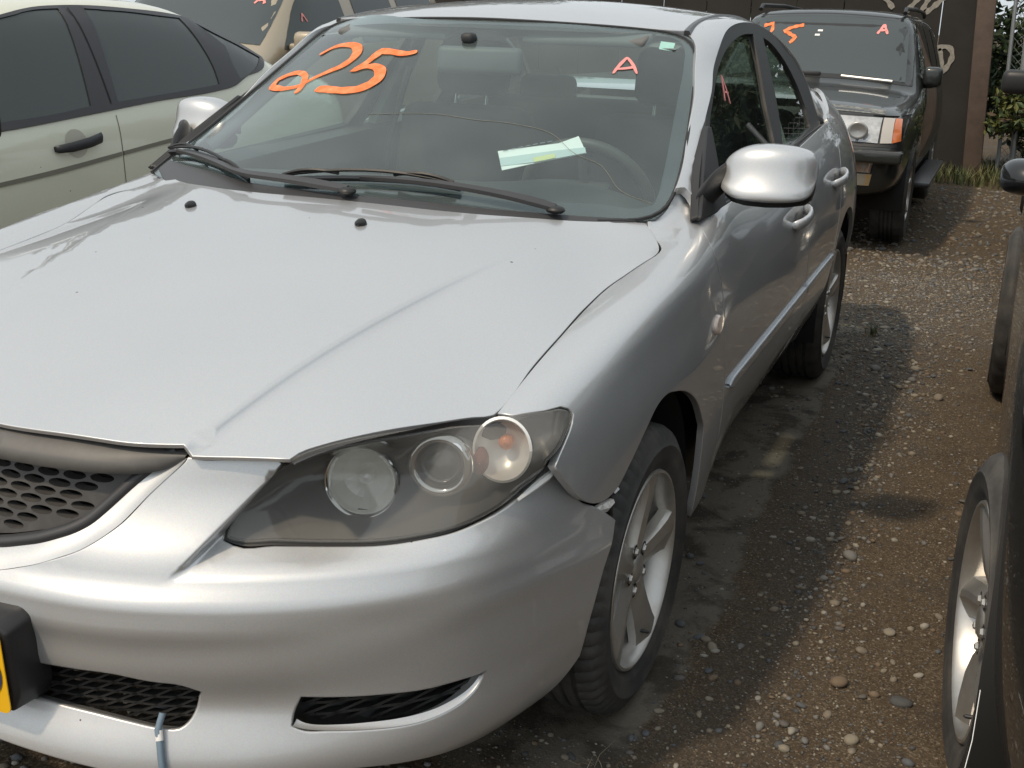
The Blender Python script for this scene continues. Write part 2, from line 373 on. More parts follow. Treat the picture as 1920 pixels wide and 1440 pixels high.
def ribbon(name, sh, strokes, m, parent, off=.002, th=.0012, step=.007, pad=True):
    """brush strokes laid on a sheet: list of (3D points, widths)"""
    V = []; F = []
    for pts, wd in strokes:
        q = smooth_poly(sh.ab(pts), step, closed=False, corner=70); T = np.gradient(q, axis=0); T /= np.linalg.norm(T, axis=1)[:, None]+1e-9; N = np.stack([-T[:, 1], T[:, 0]], 1)
        wv = np.interp(np.linspace(0, 1, len(q)), np.linspace(0, 1, len(wd)), wd)*(1+.05*np.sin(np.arange(len(q))*.9))
        if pad: wv[0] *= .55; wv[-1] *= .5
        k0 = len(V)
        A_ = sh.pt(q+N*wv[:, None]/2, off); B_ = sh.pt(q-N*wv[:, None]/2, off); n_ = sh.nrm(q)
        for i in range(len(q)): V += [A_[i], B_[i], A_[i]-n_[i]*th, B_[i]-n_[i]*th]
        for i in range(len(q)-1):
            a = k0+i*4; b = a+4; F += [(a, a+1, b+1, b), (a+2, b+2, b+3, a+3), (a, b, b+2, a+2), (a+1, a+3, b+3, b+1)]
        F += [(k0, k0+2, k0+3, k0+1), (b, b+1, b+3, b+2)]
    V = np.array(V)
    if sh.mir: V = V*[-1, 1, 1]
    o = mesh(name, V, F, m, parent, smooth=False); return o
# ------------------------------------------------------------------ control nets of the silver saloon's body surfaces (0.1 mm) and the outlines of its panels (m)
FOLD = ([-0.2551, 1.5531, -0.6078], [-5.4421, 8.5464, -2.9091])
SHEETS = {
 'side': {'f': 'side', 'd': (0.2, 4.6, 20, -0.42, 0.55, 13), 'C': [13780,12066,10183,8371,7774,8158,9465,9923,9315,8962,8792,8206,7277,6374,5379,4260,13785,12247,10621,8993,8203,9082,10404,10602,10020,9485,9089,8368,7445,6462,5389,4234,13789,12423,11053,9627,8625,10020,11330,11257,10725,10008,9380,8526,7617,6549,5396,4208,13794,12592,11468,10286,9050,10911,12069,11660,11207,10405,9625,8679,7798,6636,5400,4184,13800,12748,11851,10973,9546,11629,12459,11814,11393,10598,9804,8831,7992,6720,5399,4163,13807,12889,12186,11670,10274,12146,12570,11880,11407,10648,9887,8983,8198,6801,5392,4147,13814,13014,12456,12328,11374,12601,12548,11921,11371,10633,9883,9090,8268,6866,5377,4136,13819,13124,12656,12784,12392,12767,12457,11946,11355,10620,9892,9024,7840,6801,5347,4131,13819,13222,12800,12904,12726,12655,12400,11948,11342,10606,9898,8712,6921,6537,5290,4129,13808,13307,12904,12901,12770,12620,12436,11952,11342,10606,9900,8727,6314,6208,5204,4128,13779,13381,12983,12913,12800,12687,12490,11959,11348,10619,9863,8902,6078,5890,5099,4124,13725,13441,13058,12970,12855,12771,12518,11966,11354,10636,9817,8968,6001,5625,4984,4115,13640,13485,13145,13057,12922,12844,12534,11976,11362,10644,9804,8963,6001,5435,4875,4098,13516,13503,13239,13143,12992,12907,12551,11988,11376,10635,9822,8934,6057,5325,4781,4073,13347,13479,13306,13188,13038,12934,12554,12001,11398,10623,9864,8888,6180,5292,4712,4042,13131,13390,13300,13159,13033,12902,12523,12000,11410,10624,9897,8775,6370,5325,4671,4006,12865,13202,13170,13036,12958,12807,12439,11950,11375,10624,9843,8511,6572,5407,4660,3970,12550,12905,12935,12858,12824,12667,12319,11872,11314,10615,9797,8398,6782,5521,4677,3933,12193,12515,12659,12668,12626,12445,12113,11689,11104,10420,9630,8363,6959,5651,4717,3899,11802,12024,12257,12344,12279,12075,11747,11325,10707,10012,9153,8040,7019,5785,4777,3869,11386,11449,11677,11821,11759,11551,11220,10777,10143,9413,8412,7473,6965,5916,4850,3842,10958,10863,11057,11251,11205,11000,10663,10195,9551,8764,7649,6911,6860,6042,4930,3817,10527,10282,10437,10678,10651,10448,10106,9613,8960,8106,6894,6364,6739,6165,5012,3794]},
 'hood': {'f': 'top', 'd': (-0.9, 0.9, 14, -0.1, 1.45, 9), 'C': [6405,6652,6919,7237,7622,8058,8540,9023,9361,9402,9175,8876,6536,6851,7149,7445,7816,8239,8545,8901,9444,9499,9366,9458,6642,7039,7403,7680,8000,8478,8644,8754,9366,9422,9653,10149,6713,7173,7645,8035,8252,8586,8953,9141,9258,9694,10444,10832,6776,7221,7694,8176,8520,8837,9185,9504,9764,10012,10613,11125,6852,7260,7686,8237,8693,9033,9358,9664,9902,10141,10602,11126,6938,7397,7850,8358,8778,9101,9466,9765,9921,10166,10564,11019,7003,7511,8002,8415,8787,9136,9494,9779,9969,10210,10541,10918,7025,7492,7952,8393,8777,9136,9498,9786,9982,10223,10534,10880,7003,7511,8002,8415,8787,9136,9494,9779,9969,10210,10541,10918,6938,7397,7850,8358,8778,9101,9466,9765,9921,10166,10564,11019,6852,7260,7686,8237,8693,9033,9358,9664,9902,10141,10602,11126,6776,7221,7694,8176,8520,8837,9185,9504,9764,10012,10613,11125,6713,7173,7645,8035,8252,8586,8953,9141,9258,9694,10444,10832,6642,7039,7403,7680,8000,8478,8644,8754,9366,9422,9653,10149,6536,6851,7149,7445,7816,8239,8545,8901,9444,9499,9366,9458,6405,6652,6919,7237,7622,8058,8540,9023,9361,9402,9175,8876]},
 'bump': {'f': 'bump', 'd': (-0.08, 1.12, 12, 0.15, 0.84, 30), 'C': [-2663,-2300,-1918,-1409,-788,-405,-302,-314,-416,-597,-832,-1035,-1051,-925,-832,-824,-840,-735,-829,-842,-1222,-1366,-1599,-1900,-2122,-2399,-2678,-2871,-3135,-3423,-3442,-3303,-3175,-1735,-1235,-702,-140,368,699,810,792,702,534,324,147,125,241,325,311,330,389,333,308,-4,-130,-285,-511,-769,-937,-1104,-1375,-1544,-1584,-1780,-2005,-2149,-838,-262,298,836,1318,1616,1724,1706,1621,1470,1274,1108,1094,1202,1273,1262,1266,1365,1277,1263,965,850,716,506,307,140,-20,-191,-352,-528,-697,-902,-1137,-31,570,1174,1714,2107,2362,2461,2442,2369,2232,2058,1908,1892,1992,2056,2034,2053,2135,2058,2053,1763,1662,1514,1307,1128,977,843,717,596,464,272,35,-216,648,1198,1730,2204,2573,2800,2896,2898,2830,2715,2573,2454,2446,2525,2578,2570,2568,2642,2575,2565,2316,2225,2094,1906,1736,1597,1484,1384,1284,1162,993,789,572,1160,1640,2097,2531,2920,3147,3235,3259,3189,3076,2956,2856,2850,2920,2967,2960,2952,2999,2957,2938,2706,2617,2491,2319,2175,2040,1931,1861,1779,1667,1528,1370,1202,1491,1927,2349,2761,3127,3339,3417,3444,3395,3305,3213,3145,3144,3190,3226,3234,3228,3239,3225,3206,3008,2929,2806,2649,2514,2386,2283,2224,2143,2025,1913,1797,1665,1646,2067,2479,2879,3233,3434,3505,3534,3502,3431,3366,3341,3343,3358,3379,3396,3396,3375,3385,3370,3204,3139,3024,2883,2763,2667,2587,2504,2421,2328,2215,2089,1958,1637,2059,2475,2866,3195,3384,3457,3488,3473,3424,3380,3376,3384,3391,3401,3416,3424,3412,3414,3402,3267,3210,3107,2980,2882,2794,2713,2646,2568,2469,2363,2236,2092,1487,1888,2305,2685,2956,3141,3235,3269,3278,3258,3240,3247,3257,3269,3275,3270,3302,3331,3296,3288,3202,3148,3072,2971,2855,2795,2743,2637,2571,2540,2409,2234,2080,1228,1554,1876,2191,2479,2678,2778,2821,2851,2858,2861,2885,2903,2911,2916,2919,2946,2999,2945,2941,2885,2837,2768,2681,2612,2535,2459,2407,2335,2239,2154,2061,1954,878,1128,1360,1614,1902,2090,2173,2214,2265,2303,2322,2354,2389,2403,2414,2450,2464,2497,2448,2444,2406,2396,2363,2303,2264,2206,2138,2080,1999,1905,1840,1788,1730,463,679,913,1173,1424,1598,1672,1712,1771,1819,1854,1900,1930,1948,1963,1976,2021,2040,2000,2000,1980,1990,1972,1931,1863,1836,1802,1700,1614,1563,1504,1459,1437,18,213,417,656,922,1097,1171,1217,1259,1292,1322,1361,1392,1403,1409,1419,1428,1474,1445,1458,1421,1435,1406,1357,1358,1318,1259,1234,1166,1076,1063,1090,1110,-435,-252,-59,149,352,496,574,622,676,730,779,827,859,871,874,878,893,918,916,931,920,948,940,916,903,901,881,821,762,728,716,731,765]},
 'screen': {'f': 'top', 'd': (-0.85, 0.85, 8, 1, 2.2, 6), 'C': [6736,7562,8395,9200,9937,10737,11693,12737,13792,7141,7966,8833,9807,10485,11460,12546,13445,14316,7538,8410,9271,10307,11071,12346,13434,14088,14813,7875,8900,9913,10945,12011,13222,14133,14681,15287,8100,9205,10296,11341,12458,13564,14467,15097,15665,8178,9277,10349,11368,12447,13546,14461,15206,15813,8100,9205,10296,11341,12458,13564,14467,15097,15665,7875,8900,9913,10945,12011,13222,14133,14681,15287,7538,8410,9271,10307,11071,12346,13434,14088,14813,7141,7966,8833,9807,10485,11460,12546,13445,14316,6736,7562,8395,9200,9937,10737,11693,12737,13792]},
 'roof': {'f': 'top', 'd': (-0.7, 0.7, 4, 1.85, 3.7, 8), 'C': [13125,13195,13308,13475,13575,13534,13341,13020,12629,12242,11880,13254,13512,13761,14021,14118,14063,13880,13567,13114,12606,12119,13325,13836,14282,14509,14584,14526,14363,14077,13613,12982,12320,13327,13930,14475,14656,14740,14682,14525,14247,13779,13121,12400,13325,13836,14282,14509,14584,14526,14363,14077,13613,12982,12320,13254,13512,13761,14021,14118,14063,13880,13567,13114,12606,12119,13125,13195,13308,13475,13575,13534,13341,13020,12629,12242,11880]},
 'rail': {'f': 'side', 'd': (1.3, 4, 16, -0.7, -0.1, 7), 'C': [9690,9151,8651,8476,8847,9488,10937,12610,12841,12546,9899,9713,9529,9539,10117,10485,11728,12674,12644,12351,10102,10269,10411,10613,11374,11506,12551,12675,12452,12167,10293,10811,11295,11734,12564,12610,13225,12595,12288,12010,10469,11326,12171,12981,13516,13674,13315,12571,12188,11886,10624,11801,13017,14229,13876,13990,13301,12607,12150,11800,10755,12217,13774,14467,13777,13952,13334,12676,12159,11753,10858,12530,14219,14318,13705,13871,13384,12757,12202,11747,10928,12693,14348,14295,13777,13810,13432,12834,12266,11778,10960,12688,14295,14319,13852,13783,13467,12895,12340,11841,10956,12557,14135,14312,13884,13780,13475,12931,12418,11931,10919,12354,13853,14222,13894,13781,13435,12939,12496,12040,10853,12096,13368,14027,13913,13724,13320,12923,12569,12162,10763,11801,12815,13644,13710,13441,13107,12890,12631,12289,10651,11484,12277,13088,13325,13080,12896,12839,12670,12416,10521,11154,11764,12442,12888,12805,12760,12756,12677,12539,10377,10817,11262,11802,12344,12473,12621,12618,12659,12657,10225,10478,10765,11185,11733,12085,12446,12461,12629,12772,10068,10138,10270,10574,11117,11698,12246,12318,12595,12884]},
 'lens': {'f': 'bump', 'd': (0.3, 1.02, 9, 0.6, 0.84, 5), 'C': [1315,1438,1765,2511,3638,4965,6399,7862,2368,2049,1754,2003,2965,4328,5712,7086,3257,2664,1943,1591,2187,3680,4982,6272,3784,3029,2149,1335,1327,2734,4124,5394,3886,3173,2388,1675,1556,2409,3464,4443,3607,3162,2699,2296,2171,2497,2968,3505,3047,2977,2938,2837,2624,2371,2481,2733,2316,2510,2770,2981,3074,2379,2257,2223,1502,1741,1978,2435,3231,2715,2287,1935,648,936,1255,1735,2256,2206,2008,1795,-201,163,555,987,1371,1600,1686,1721,-1034,-602,-179,212,582,968,1328,1654]},
}
PTS = {
 'fender': [[0.7187,0.3863,0.807],[0.7175,0.5542,0.8441],[0.7169,0.6886,0.8673],[0.714,0.8448,0.8881],[0.7184,0.9632,0.9037],[0.7359,1.0514,0.9195],[0.7506,1.1175,0.9315],[0.762,1.1588,0.9391],[0.7597,1.2033,0.945],[0.7465,1.2442,0.9496],[0.7232,1.2925,0.9574],[0.7047,1.319,0.9673],[0.6896,1.3238,0.98],[0.6998,1.3535,0.985],[0.7072,1.3845,0.9935],[0.7113,1.4176,1.0067],[0.7134,1.4528,1.0248],[0.7125,1.4798,1.0442],[0.7212,1.4991,1.0359],[0.7355,1.5099,1.0187],[0.7514,1.504,1.0041],[0.7681,1.4836,0.9917],[0.7847,1.4281,0.9774],[0.8071,1.3892,0.9643],[0.8266,1.367,0.9473],[0.8413,1.3606,0.9249],[0.8536,1.3691,0.8868],[0.8614,1.3896,0.8388],[0.8667,1.3972,0.799],[0.8775,1.415,0.72],[0.877,1.44,0.6],[0.873,1.45,0.48],[0.866,1.455,0.36],[0.858,1.455,0.29],[0.858,1.27,0.29],[0.8721,1.2657,0.4328],[0.8762,1.2555,0.5309],[0.8772,1.1791,0.6073],[0.8775,1.0776,0.6657],[0.8763,0.9776,0.6989],[0.8741,0.9004,0.7136],[0.8722,0.8321,0.705],[0.8706,0.7868,0.6836],[0.864,0.6962,0.6315],[0.8595,0.6487,0.606],[0.8549,0.6004,0.6002],[0.8484,0.5425,0.6113],[0.8423,0.4994,0.6334],[0.8362,0.4664,0.6593],[0.8282,0.4365,0.692],[0.8175,0.41,0.7261],[0.8186,0.4309,0.742],[0.8196,0.4598,0.7612],[0.8189,0.486,0.7806],[0.8165,0.4964,0.7925],[0.8095,0.4902,0.8031],[0.7828,0.4396,0.8108],[0.7445,0.3981,0.8103]],
 'gap_left': [[-0.6712,1.3027,0.9751],[-0.6188,1.1692,0.9545],[-0.6354,1.0982,0.9383],[-0.6316,0.9797,0.9227],[-0.6169,0.8695,0.9129],[-0.6383,0.8032,0.8989],[-0.6533,0.7534,0.8884]],
 'hood_front': [[-0.0099,0.0315,0.7855],[0.0532,0.0361,0.787],[0.1154,0.0401,0.7879],[0.1741,0.0464,0.7865],[0.2294,0.0554,0.7839],[0.2791,0.0707,0.7827],[0.315,0.0839,0.7825],[0.3351,0.0771,0.7785],[0.407,0.1023,0.7804],[0.484,0.1235,0.7838],[0.4897,0.1423,0.7888],[0.5164,0.1765,0.7968],[0.5478,0.2092,0.8028],[0.5938,0.2574,0.8081],[0.6406,0.3079,0.8093],[0.687,0.3635,0.8092],[0.7131,0.3901,0.8087]],
 'hood_gap': [[0.7142,0.3965,0.8097],[0.713,0.5652,0.8454],[0.7133,0.6981,0.8686],[0.7094,0.8579,0.8889],[0.7142,0.9754,0.9051],[0.7319,1.0637,0.9212],[0.7467,1.1301,0.9334],[0.7556,1.1725,0.9394],[0.755,1.2075,0.9438],[0.7448,1.2415,0.9487],[0.7238,1.2816,0.9581],[0.7052,1.3084,0.9678],[0.6846,1.3318,0.9795]],
 'hood_rear': [[0.6719,1.3264,0.9817],[0.5878,1.2653,0.9848],[0.4819,1.1972,0.9918],[0.3671,1.155,0.9964],[0.2392,1.1387,0.9984],[0.1032,1.1317,1.0011],[-0.0451,1.1378,1.0026],[-0.2025,1.1482,1.0007],[-0.3718,1.1653,0.9976],[-0.4955,1.1991,0.9899],[-0.6127,1.2619,0.9778]],
 'crease': [[0.3297,0.0832,0.7808],[0.3396,0.1564,0.8011],[0.3519,0.2297,0.8215],[0.3819,0.3835,0.859],[0.417,0.5742,0.8948],[0.4661,0.774,0.9266],[0.5103,0.943,0.9482],[0.5384,1.0872,0.9623]],
 'lens_top': [[0.4965,0.1206,0.7826],[0.5063,0.1452,0.7889],[0.5366,0.1784,0.796],[0.5796,0.2178,0.8016],[0.6257,0.2665,0.8048],[0.6703,0.3224,0.8058],[0.7144,0.3761,0.8059]],
 'lens_tip': [[0.7456,0.3955,0.8094],[0.7835,0.4378,0.8096],[0.8082,0.4835,0.8021],[0.8145,0.491,0.7939],[0.8166,0.4813,0.7837],[0.8164,0.4546,0.7673],[0.8143,0.4236,0.7515],[0.811,0.3958,0.7397]],
 'lens_bot': [[0.7739,0.4253,0.6931],[0.7633,0.3971,0.6792],[0.7465,0.3613,0.6646],[0.7212,0.3198,0.6511],[0.6903,0.284,0.6414],[0.6524,0.2505,0.6354],[0.6,0.2109,0.631],[0.5301,0.171,0.6318],[0.4447,0.1276,0.6346],[0.3879,0.0996,0.6359],[0.3776,0.0984,0.6389],[0.376,0.1043,0.6473],[0.3814,0.1231,0.6707],[0.3965,0.1478,0.6994],[0.4192,0.1721,0.7271],[0.4412,0.1895,0.7462]],
 'fold': [[0.4551,0.1472,0.7621],[0.4236,0.1172,0.7219],[0.3921,0.0801,0.6802],[0.3614,0.0433,0.6463],[0.3396,0.0161,0.6188],[0.3226,-0.0038,0.5919]],
 'fold_bot': [[0.4391,0.1879,0.7445],[0.4136,0.1609,0.7079],[0.3913,0.1313,0.6759],[0.3808,0.1013,0.6402],[0.379,0.0872,0.6309],[0.3644,0.0502,0.6162],[0.352,0.0252,0.6063],[0.3363,0.0022,0.5931]],
 'nose_edge': [[0.0508,-0.058,0.5839],[0.1164,-0.0437,0.6021],[0.1851,-0.0213,0.6301],[0.2131,-0.0028,0.6492],[0.2388,0.0191,0.6719],[0.2687,0.0507,0.7137],[0.2956,0.0721,0.7444],[0.3136,0.0852,0.7628],[0.3171,0.0894,0.7701]],
 'grille_edge': [[0.0416,-0.045,0.6102],[0.1095,-0.0332,0.6268],[0.1601,-0.0154,0.6454],[0.1859,-0.0006,0.6602],[0.2083,0.0193,0.6842],[0.2415,0.0467,0.722],[0.2771,0.0706,0.7561],[0.2986,0.0844,0.7731]],
 'lowgrille': [[0.1165,-0.0672,0.4269],[0.1887,-0.0613,0.4365],[0.2436,-0.0508,0.4373],[0.3088,-0.0295,0.4269],[0.3556,-0.0107,0.4209],[0.3799,0.0024,0.4092],[0.3734,0.0005,0.3831],[0.3644,-0.0116,0.3613],[0.3534,-0.0211,0.3521],[0.3255,-0.0321,0.3519],[0.2738,-0.0454,0.3582],[0.2189,-0.0556,0.3639],[0.1606,-0.0631,0.3671],[0.115,-0.0677,0.3673]],
 'fog': [[0.5218,0.0776,0.3941],[0.5742,0.1121,0.3882],[0.6288,0.1554,0.3828],[0.6807,0.2074,0.3768],[0.7174,0.254,0.3764],[0.7449,0.2981,0.3753],[0.7368,0.284,0.352],[0.7233,0.2594,0.3365],[0.7046,0.2298,0.3282],[0.6808,0.1976,0.3243],[0.6525,0.1659,0.3255],[0.613,0.1291,0.3307],[0.565,0.0922,0.3377],[0.5221,0.0649,0.3453],[0.5134,0.0616,0.3508],[0.513,0.0678,0.3668]],
 'fog_in': [[0.5232,0.0785,0.393],[0.5742,0.1121,0.3873],[0.6288,0.1554,0.3819],[0.6807,0.2074,0.3748],[0.7144,0.2498,0.3749],[0.7377,0.2855,0.3742],[0.7293,0.2718,0.3569],[0.7134,0.2464,0.3466],[0.6917,0.2154,0.3384],[0.664,0.1819,0.3363],[0.6318,0.1493,0.3379],[0.5848,0.1094,0.3418],[0.5429,0.0796,0.3462],[0.5181,0.0652,0.3519],[0.5127,0.0646,0.3587],[0.5154,0.0706,0.3708]],
 'bump_seam': [[0.7878,0.4638,0.7112],[0.7957,0.4705,0.6962],[0.8107,0.4866,0.6669],[0.8243,0.5018,0.6382],[0.8355,0.5207,0.6185],[0.847,0.5475,0.6039],[0.8603,0.5837,0.6026]],
 'bump_arch': [[0.8695,0.6115,0.6051],[0.8701,0.608,0.5584],[0.8696,0.5995,0.5239],[0.8614,0.5852,0.474],[0.8467,0.565,0.3805],[0.8293,0.5601,0.288],[0.8132,0.573,0.2302],[0.7381,0.7225,0.0775]],
 'bump_bottom': [[0.7384,0.7219,0.0754],[0.7523,0.3883,0.2164],[0.7052,0.262,0.2323],[0.6571,0.1756,0.2492],[0.5824,0.0936,0.2659]],
 'belt': [[0.7831,1.4388,0.9794],[0.7882,1.5202,0.988],[0.8,1.6396,0.9873],[0.8063,2.6828,1.0151],[0.8039,2.8783,1.0271],[0.7964,3.207,1.041]],
 'rail_glass': [[0.7221,1.4488,1.0506],[0.7121,1.4978,1.0637],[0.7034,1.5468,1.0829],[0.6955,1.5959,1.1072],[0.688,1.6449,1.1354],[0.6802,1.6939,1.1664],[0.6718,1.7429,1.1993],[0.6623,1.792,1.2329],[0.651,1.841,1.2661],[0.6377,1.89,1.2979],[0.6217,1.939,1.3271],[0.6025,1.9881,1.3528],[0.5797,2.0371,1.3737],[0.5527,2.0861,1.3889]],
 'rail_ditch': [[0.5522,2.0861,1.3862],[0.5192,2.265,1.4106],[0.5056,2.3949,1.429],[0.5293,2.4092,1.4421]],
 'rail_win': [[0.7797,1.4359,0.9999],[0.7433,1.5809,1.0623],[0.7169,1.7059,1.1398],[0.6996,1.7858,1.1967],[0.6847,1.8648,1.248],[0.6623,1.9759,1.2998],[0.6494,2.048,1.3362],[0.6379,2.1371,1.3665],[0.6233,2.2579,1.3886],[0.6118,2.3929,1.4044],[0.608,2.5333,1.4105],[0.5963,2.8079,1.4072],[0.6031,2.9799,1.3861],[0.6311,3.031,1.3559],[0.6532,3.1343,1.316],[0.6693,3.2768,1.265],[0.7004,3.3419,1.1961]],
 'rear_seam': [[0.8225,3.3979,0.9862],[0.8491,3.3503,0.9129],[0.8615,3.3344,0.8556],[0.8726,3.2995,0.7807],[0.8767,3.2869,0.7223],[0.8764,3.2073,0.5936]],
 'bseam': [[0.8456,2.6822,0.9347],[0.871,2.5841,0.7764],[0.8765,2.6068,0.649]],
 'mold': [[0.8765,1.4586,0.5654],[0.8764,1.5227,0.5832],[0.8758,1.8405,0.5763],[0.8746,2.5995,0.5764],[0.8763,3.1843,0.5896],[0.8759,3.2008,0.5703],[0.8737,2.6151,0.5585],[0.8751,1.8549,0.551],[0.876,1.5556,0.5482]],
 'rep': [[0.8714,1.3315,0.7592]],
 'noz': [[-0.3441,0.9907,0.9758],[0.1323,0.9689,0.9807]],
 'crown_left': [[0.7245,0.5368,0.842]],
 'cut_bot': [[0.7881,0.4632,0.7094],[0.779,0.4327,0.6893],[0.7682,0.4022,0.6732],[0.7512,0.3643,0.6584],[0.725,0.3202,0.6449],[0.6933,0.2819,0.6352],[0.6543,0.2467,0.6307],[0.6021,0.2069,0.6275],[0.5326,0.1667,0.6285],[0.4477,0.1227,0.6308],[0.3909,0.0949,0.6319],[0.3746,0.0939,0.6365],[0.3724,0.1037,0.6488],[0.3777,0.1227,0.6729],[0.3927,0.1476,0.7025],[0.4158,0.1713,0.7296],[0.4358,0.1868,0.7462]],
 'lens_out': [[0.4965,0.1206,0.7766],[0.5063,0.1452,0.7829],[0.5366,0.1784,0.79],[0.5796,0.2178,0.7956],[0.6257,0.2665,0.7988],[0.6703,0.3224,0.7998],[0.7144,0.3761,0.7999],[0.7456,0.3955,0.8094],[0.7835,0.4378,0.8096],[0.8082,0.4835,0.8021],[0.8145,0.491,0.7939],[0.8166,0.4813,0.7837],[0.8164,0.4546,0.7673],[0.8143,0.4236,0.7515],[0.811,0.3958,0.7397],[0.7739,0.4253,0.6931],[0.7633,0.3971,0.6792],[0.7465,0.3613,0.6646],[0.7212,0.3198,0.6511],[0.6903,0.284,0.6414],[0.6524,0.2505,0.6354],[0.6,0.2109,0.631],[0.5301,0.171,0.6318],[0.4447,0.1276,0.6346],[0.3879,0.0996,0.6359],[0.3776,0.0984,0.6389],[0.376,0.1043,0.6473],[0.3814,0.1231,0.6707],[0.3965,0.1478,0.6994],[0.4192,0.1721,0.7271],[0.4412,0.1895,0.7462]],
 'lamp_gap': [[0.4945,0.1146,0.7866],[0.5043,0.1392,0.7929],[0.5346,0.1724,0.8],[0.5776,0.2118,0.8056],[0.6237,0.2605,0.8088],[0.6683,0.3164,0.8098],[0.7124,0.3701,0.8099],[0.7445,0.3981,0.8103],[0.7824,0.4405,0.8115],[0.809,0.489,0.8034],[0.817,0.4978,0.7921],[0.8189,0.486,0.7806],[0.8193,0.4605,0.7629],[0.8171,0.4293,0.7461],[0.816,0.4061,0.7292],[0.779,0.4327,0.6893],[0.7682,0.4022,0.6732],[0.7512,0.3643,0.6584],[0.725,0.3202,0.6449],[0.6933,0.2819,0.6352],[0.6543,0.2467,0.6307],[0.6021,0.2069,0.6275],[0.5326,0.1667,0.6285],[0.4477,0.1227,0.6308],[0.3909,0.0949,0.6319],[0.3746,0.0939,0.6365],[0.3724,0.1037,0.6488],[0.3777,0.1227,0.6729],[0.3927,0.1476,0.7025],[0.4158,0.1713,0.7296],[0.4358,0.1868,0.7462]],
 'glass': [[-0.528,2.0424,1.3879],[-0.1796,1.9163,1.4042],[-0.0101,1.9175,1.4078],[0.1544,1.917,1.4057],[0.3758,1.9628,1.398],[0.539,2.044,1.3851],[0.5634,2.0515,1.38],[0.5844,2.0385,1.3682],[0.6042,2.003,1.3472],[0.6279,1.9288,1.3045],[0.6573,1.7989,1.2233],[0.6799,1.6892,1.1523],[0.7004,1.5731,1.0862],[0.7138,1.4761,1.0409],[0.7176,1.4121,1.0131],[0.7134,1.3713,0.9961],[0.7023,1.3448,0.9866],[0.6734,1.3213,0.9827],[0.5848,1.2744,0.9831],[0.4724,1.222,0.9871],[0.3564,1.1796,0.9916],[0.2328,1.1518,0.9958],[0.0982,1.1407,0.9993],[-0.0481,1.1427,1.0016],[-0.2062,1.1538,0.9996],[-0.3932,1.1947,0.992],[-0.5696,1.2624,0.9813],[-0.6936,1.3199,0.977],[-0.751,1.3584,0.9809],[-0.7532,1.4096,1.0029],[-0.7425,1.4572,1.0254],[-0.7228,1.5581,1.0727],[-0.6929,1.678,1.1414],[-0.6429,1.7751,1.2155],[-0.5983,1.8855,1.2939],[-0.5795,2.0122,1.3595],[-0.5636,2.044,1.3772]],
 'frit_in': [[-0.4529,1.9579,1.377],[-0.1663,1.8898,1.393],[0.0011,1.893,1.3968],[0.1629,1.8965,1.3962],[0.3826,1.9436,1.3885],[0.534,2.0145,1.3755],[0.5595,2.0127,1.3665],[0.5784,1.9809,1.3468],[0.5966,1.917,1.3105],[0.6224,1.7742,1.2231],[0.6453,1.6452,1.1407],[0.6704,1.5059,1.0658],[0.6825,1.4217,1.0265],[0.6813,1.3927,1.014],[0.6664,1.3735,1.0092],[0.5647,1.3285,1.0156],[0.4506,1.275,1.0196],[0.3321,1.2333,1.0241],[0.2052,1.2075,1.0282],[0.0692,1.1946,1.0288],[-0.0466,1.1913,1.0274],[-0.1705,1.1955,1.0247],[-0.2779,1.2164,1.0241],[-0.4116,1.2696,1.0263],[-0.5344,1.3471,1.0334],[-0.6479,1.4349,1.0419],[-0.7038,1.4858,1.0477],[-0.715,1.5604,1.0761],[-0.6811,1.6747,1.1439],[-0.6304,1.7707,1.2179],[-0.5799,1.8712,1.2936],[-0.5477,1.9751,1.3549],[-0.5258,1.9929,1.3695]],
 'cowl_up': [[-0.7303,1.3677,0.9903],[-0.7263,1.4061,1.0083],[-0.5372,1.302,1.01],[-0.3109,1.1935,1.007],[-0.0849,1.1546,1.0072],[0.1315,1.1582,1.0073],[0.3263,1.1859,1.0004],[0.468,1.2328,0.9937],[0.5819,1.2822,0.9878],[0.6717,1.3262,0.9855]],
 'sticker': [[0.5111,1.9787,1.3683],[0.5472,1.9971,1.3643],[0.5523,1.9535,1.3438],[0.5176,1.9394,1.3492]],
 'n2': [[-0.468,1.7951,1.293],[-0.4302,1.8143,1.315],[-0.3771,1.8066,1.3248],[-0.3411,1.7868,1.3223],[-0.3192,1.7574,1.3107],[-0.3134,1.7257,1.2944],[-0.329,1.6952,1.2744],[-0.3729,1.6747,1.2529],[-0.4124,1.6583,1.2327],[-0.4359,1.6444,1.2176],[-0.4897,1.6529,1.204],[-0.5384,1.6778,1.2001],[-0.5778,1.713,1.2051],[-0.5751,1.7378,1.2207],[-0.5303,1.7377,1.2381],[-0.4886,1.721,1.2438],[-0.451,1.6864,1.2368],[-0.4335,1.6434,1.2178],[-0.4308,1.6047,1.1967]],
 'n5a': [[-0.1169,1.7356,1.3181],[-0.143,1.725,1.3116],[-0.1928,1.7336,1.3136],[-0.2329,1.7419,1.3146],[-0.2423,1.7153,1.2992],[-0.2549,1.6826,1.2797],[-0.276,1.6596,1.2639],[-0.2476,1.6695,1.2734],[-0.2167,1.6686,1.2762],[-0.1881,1.65,1.2683],[-0.1749,1.6165,1.2507],[-0.1845,1.5889,1.2348],[-0.2101,1.5696,1.2219],[-0.2647,1.569,1.2148],[-0.3195,1.5845,1.2139],[-0.3602,1.5979,1.2125]],
 'Aa': [[0.445,1.7656,1.284],[0.4507,1.8084,1.3057],[0.4576,1.8447,1.3226]],
 'Ab': [[0.4576,1.8447,1.3226],[0.4792,1.8266,1.3062],[0.5009,1.7988,1.2837]],
 'Ac': [[0.4433,1.7828,1.2941],[0.4649,1.7984,1.2958],[0.4887,1.8209,1.3]],
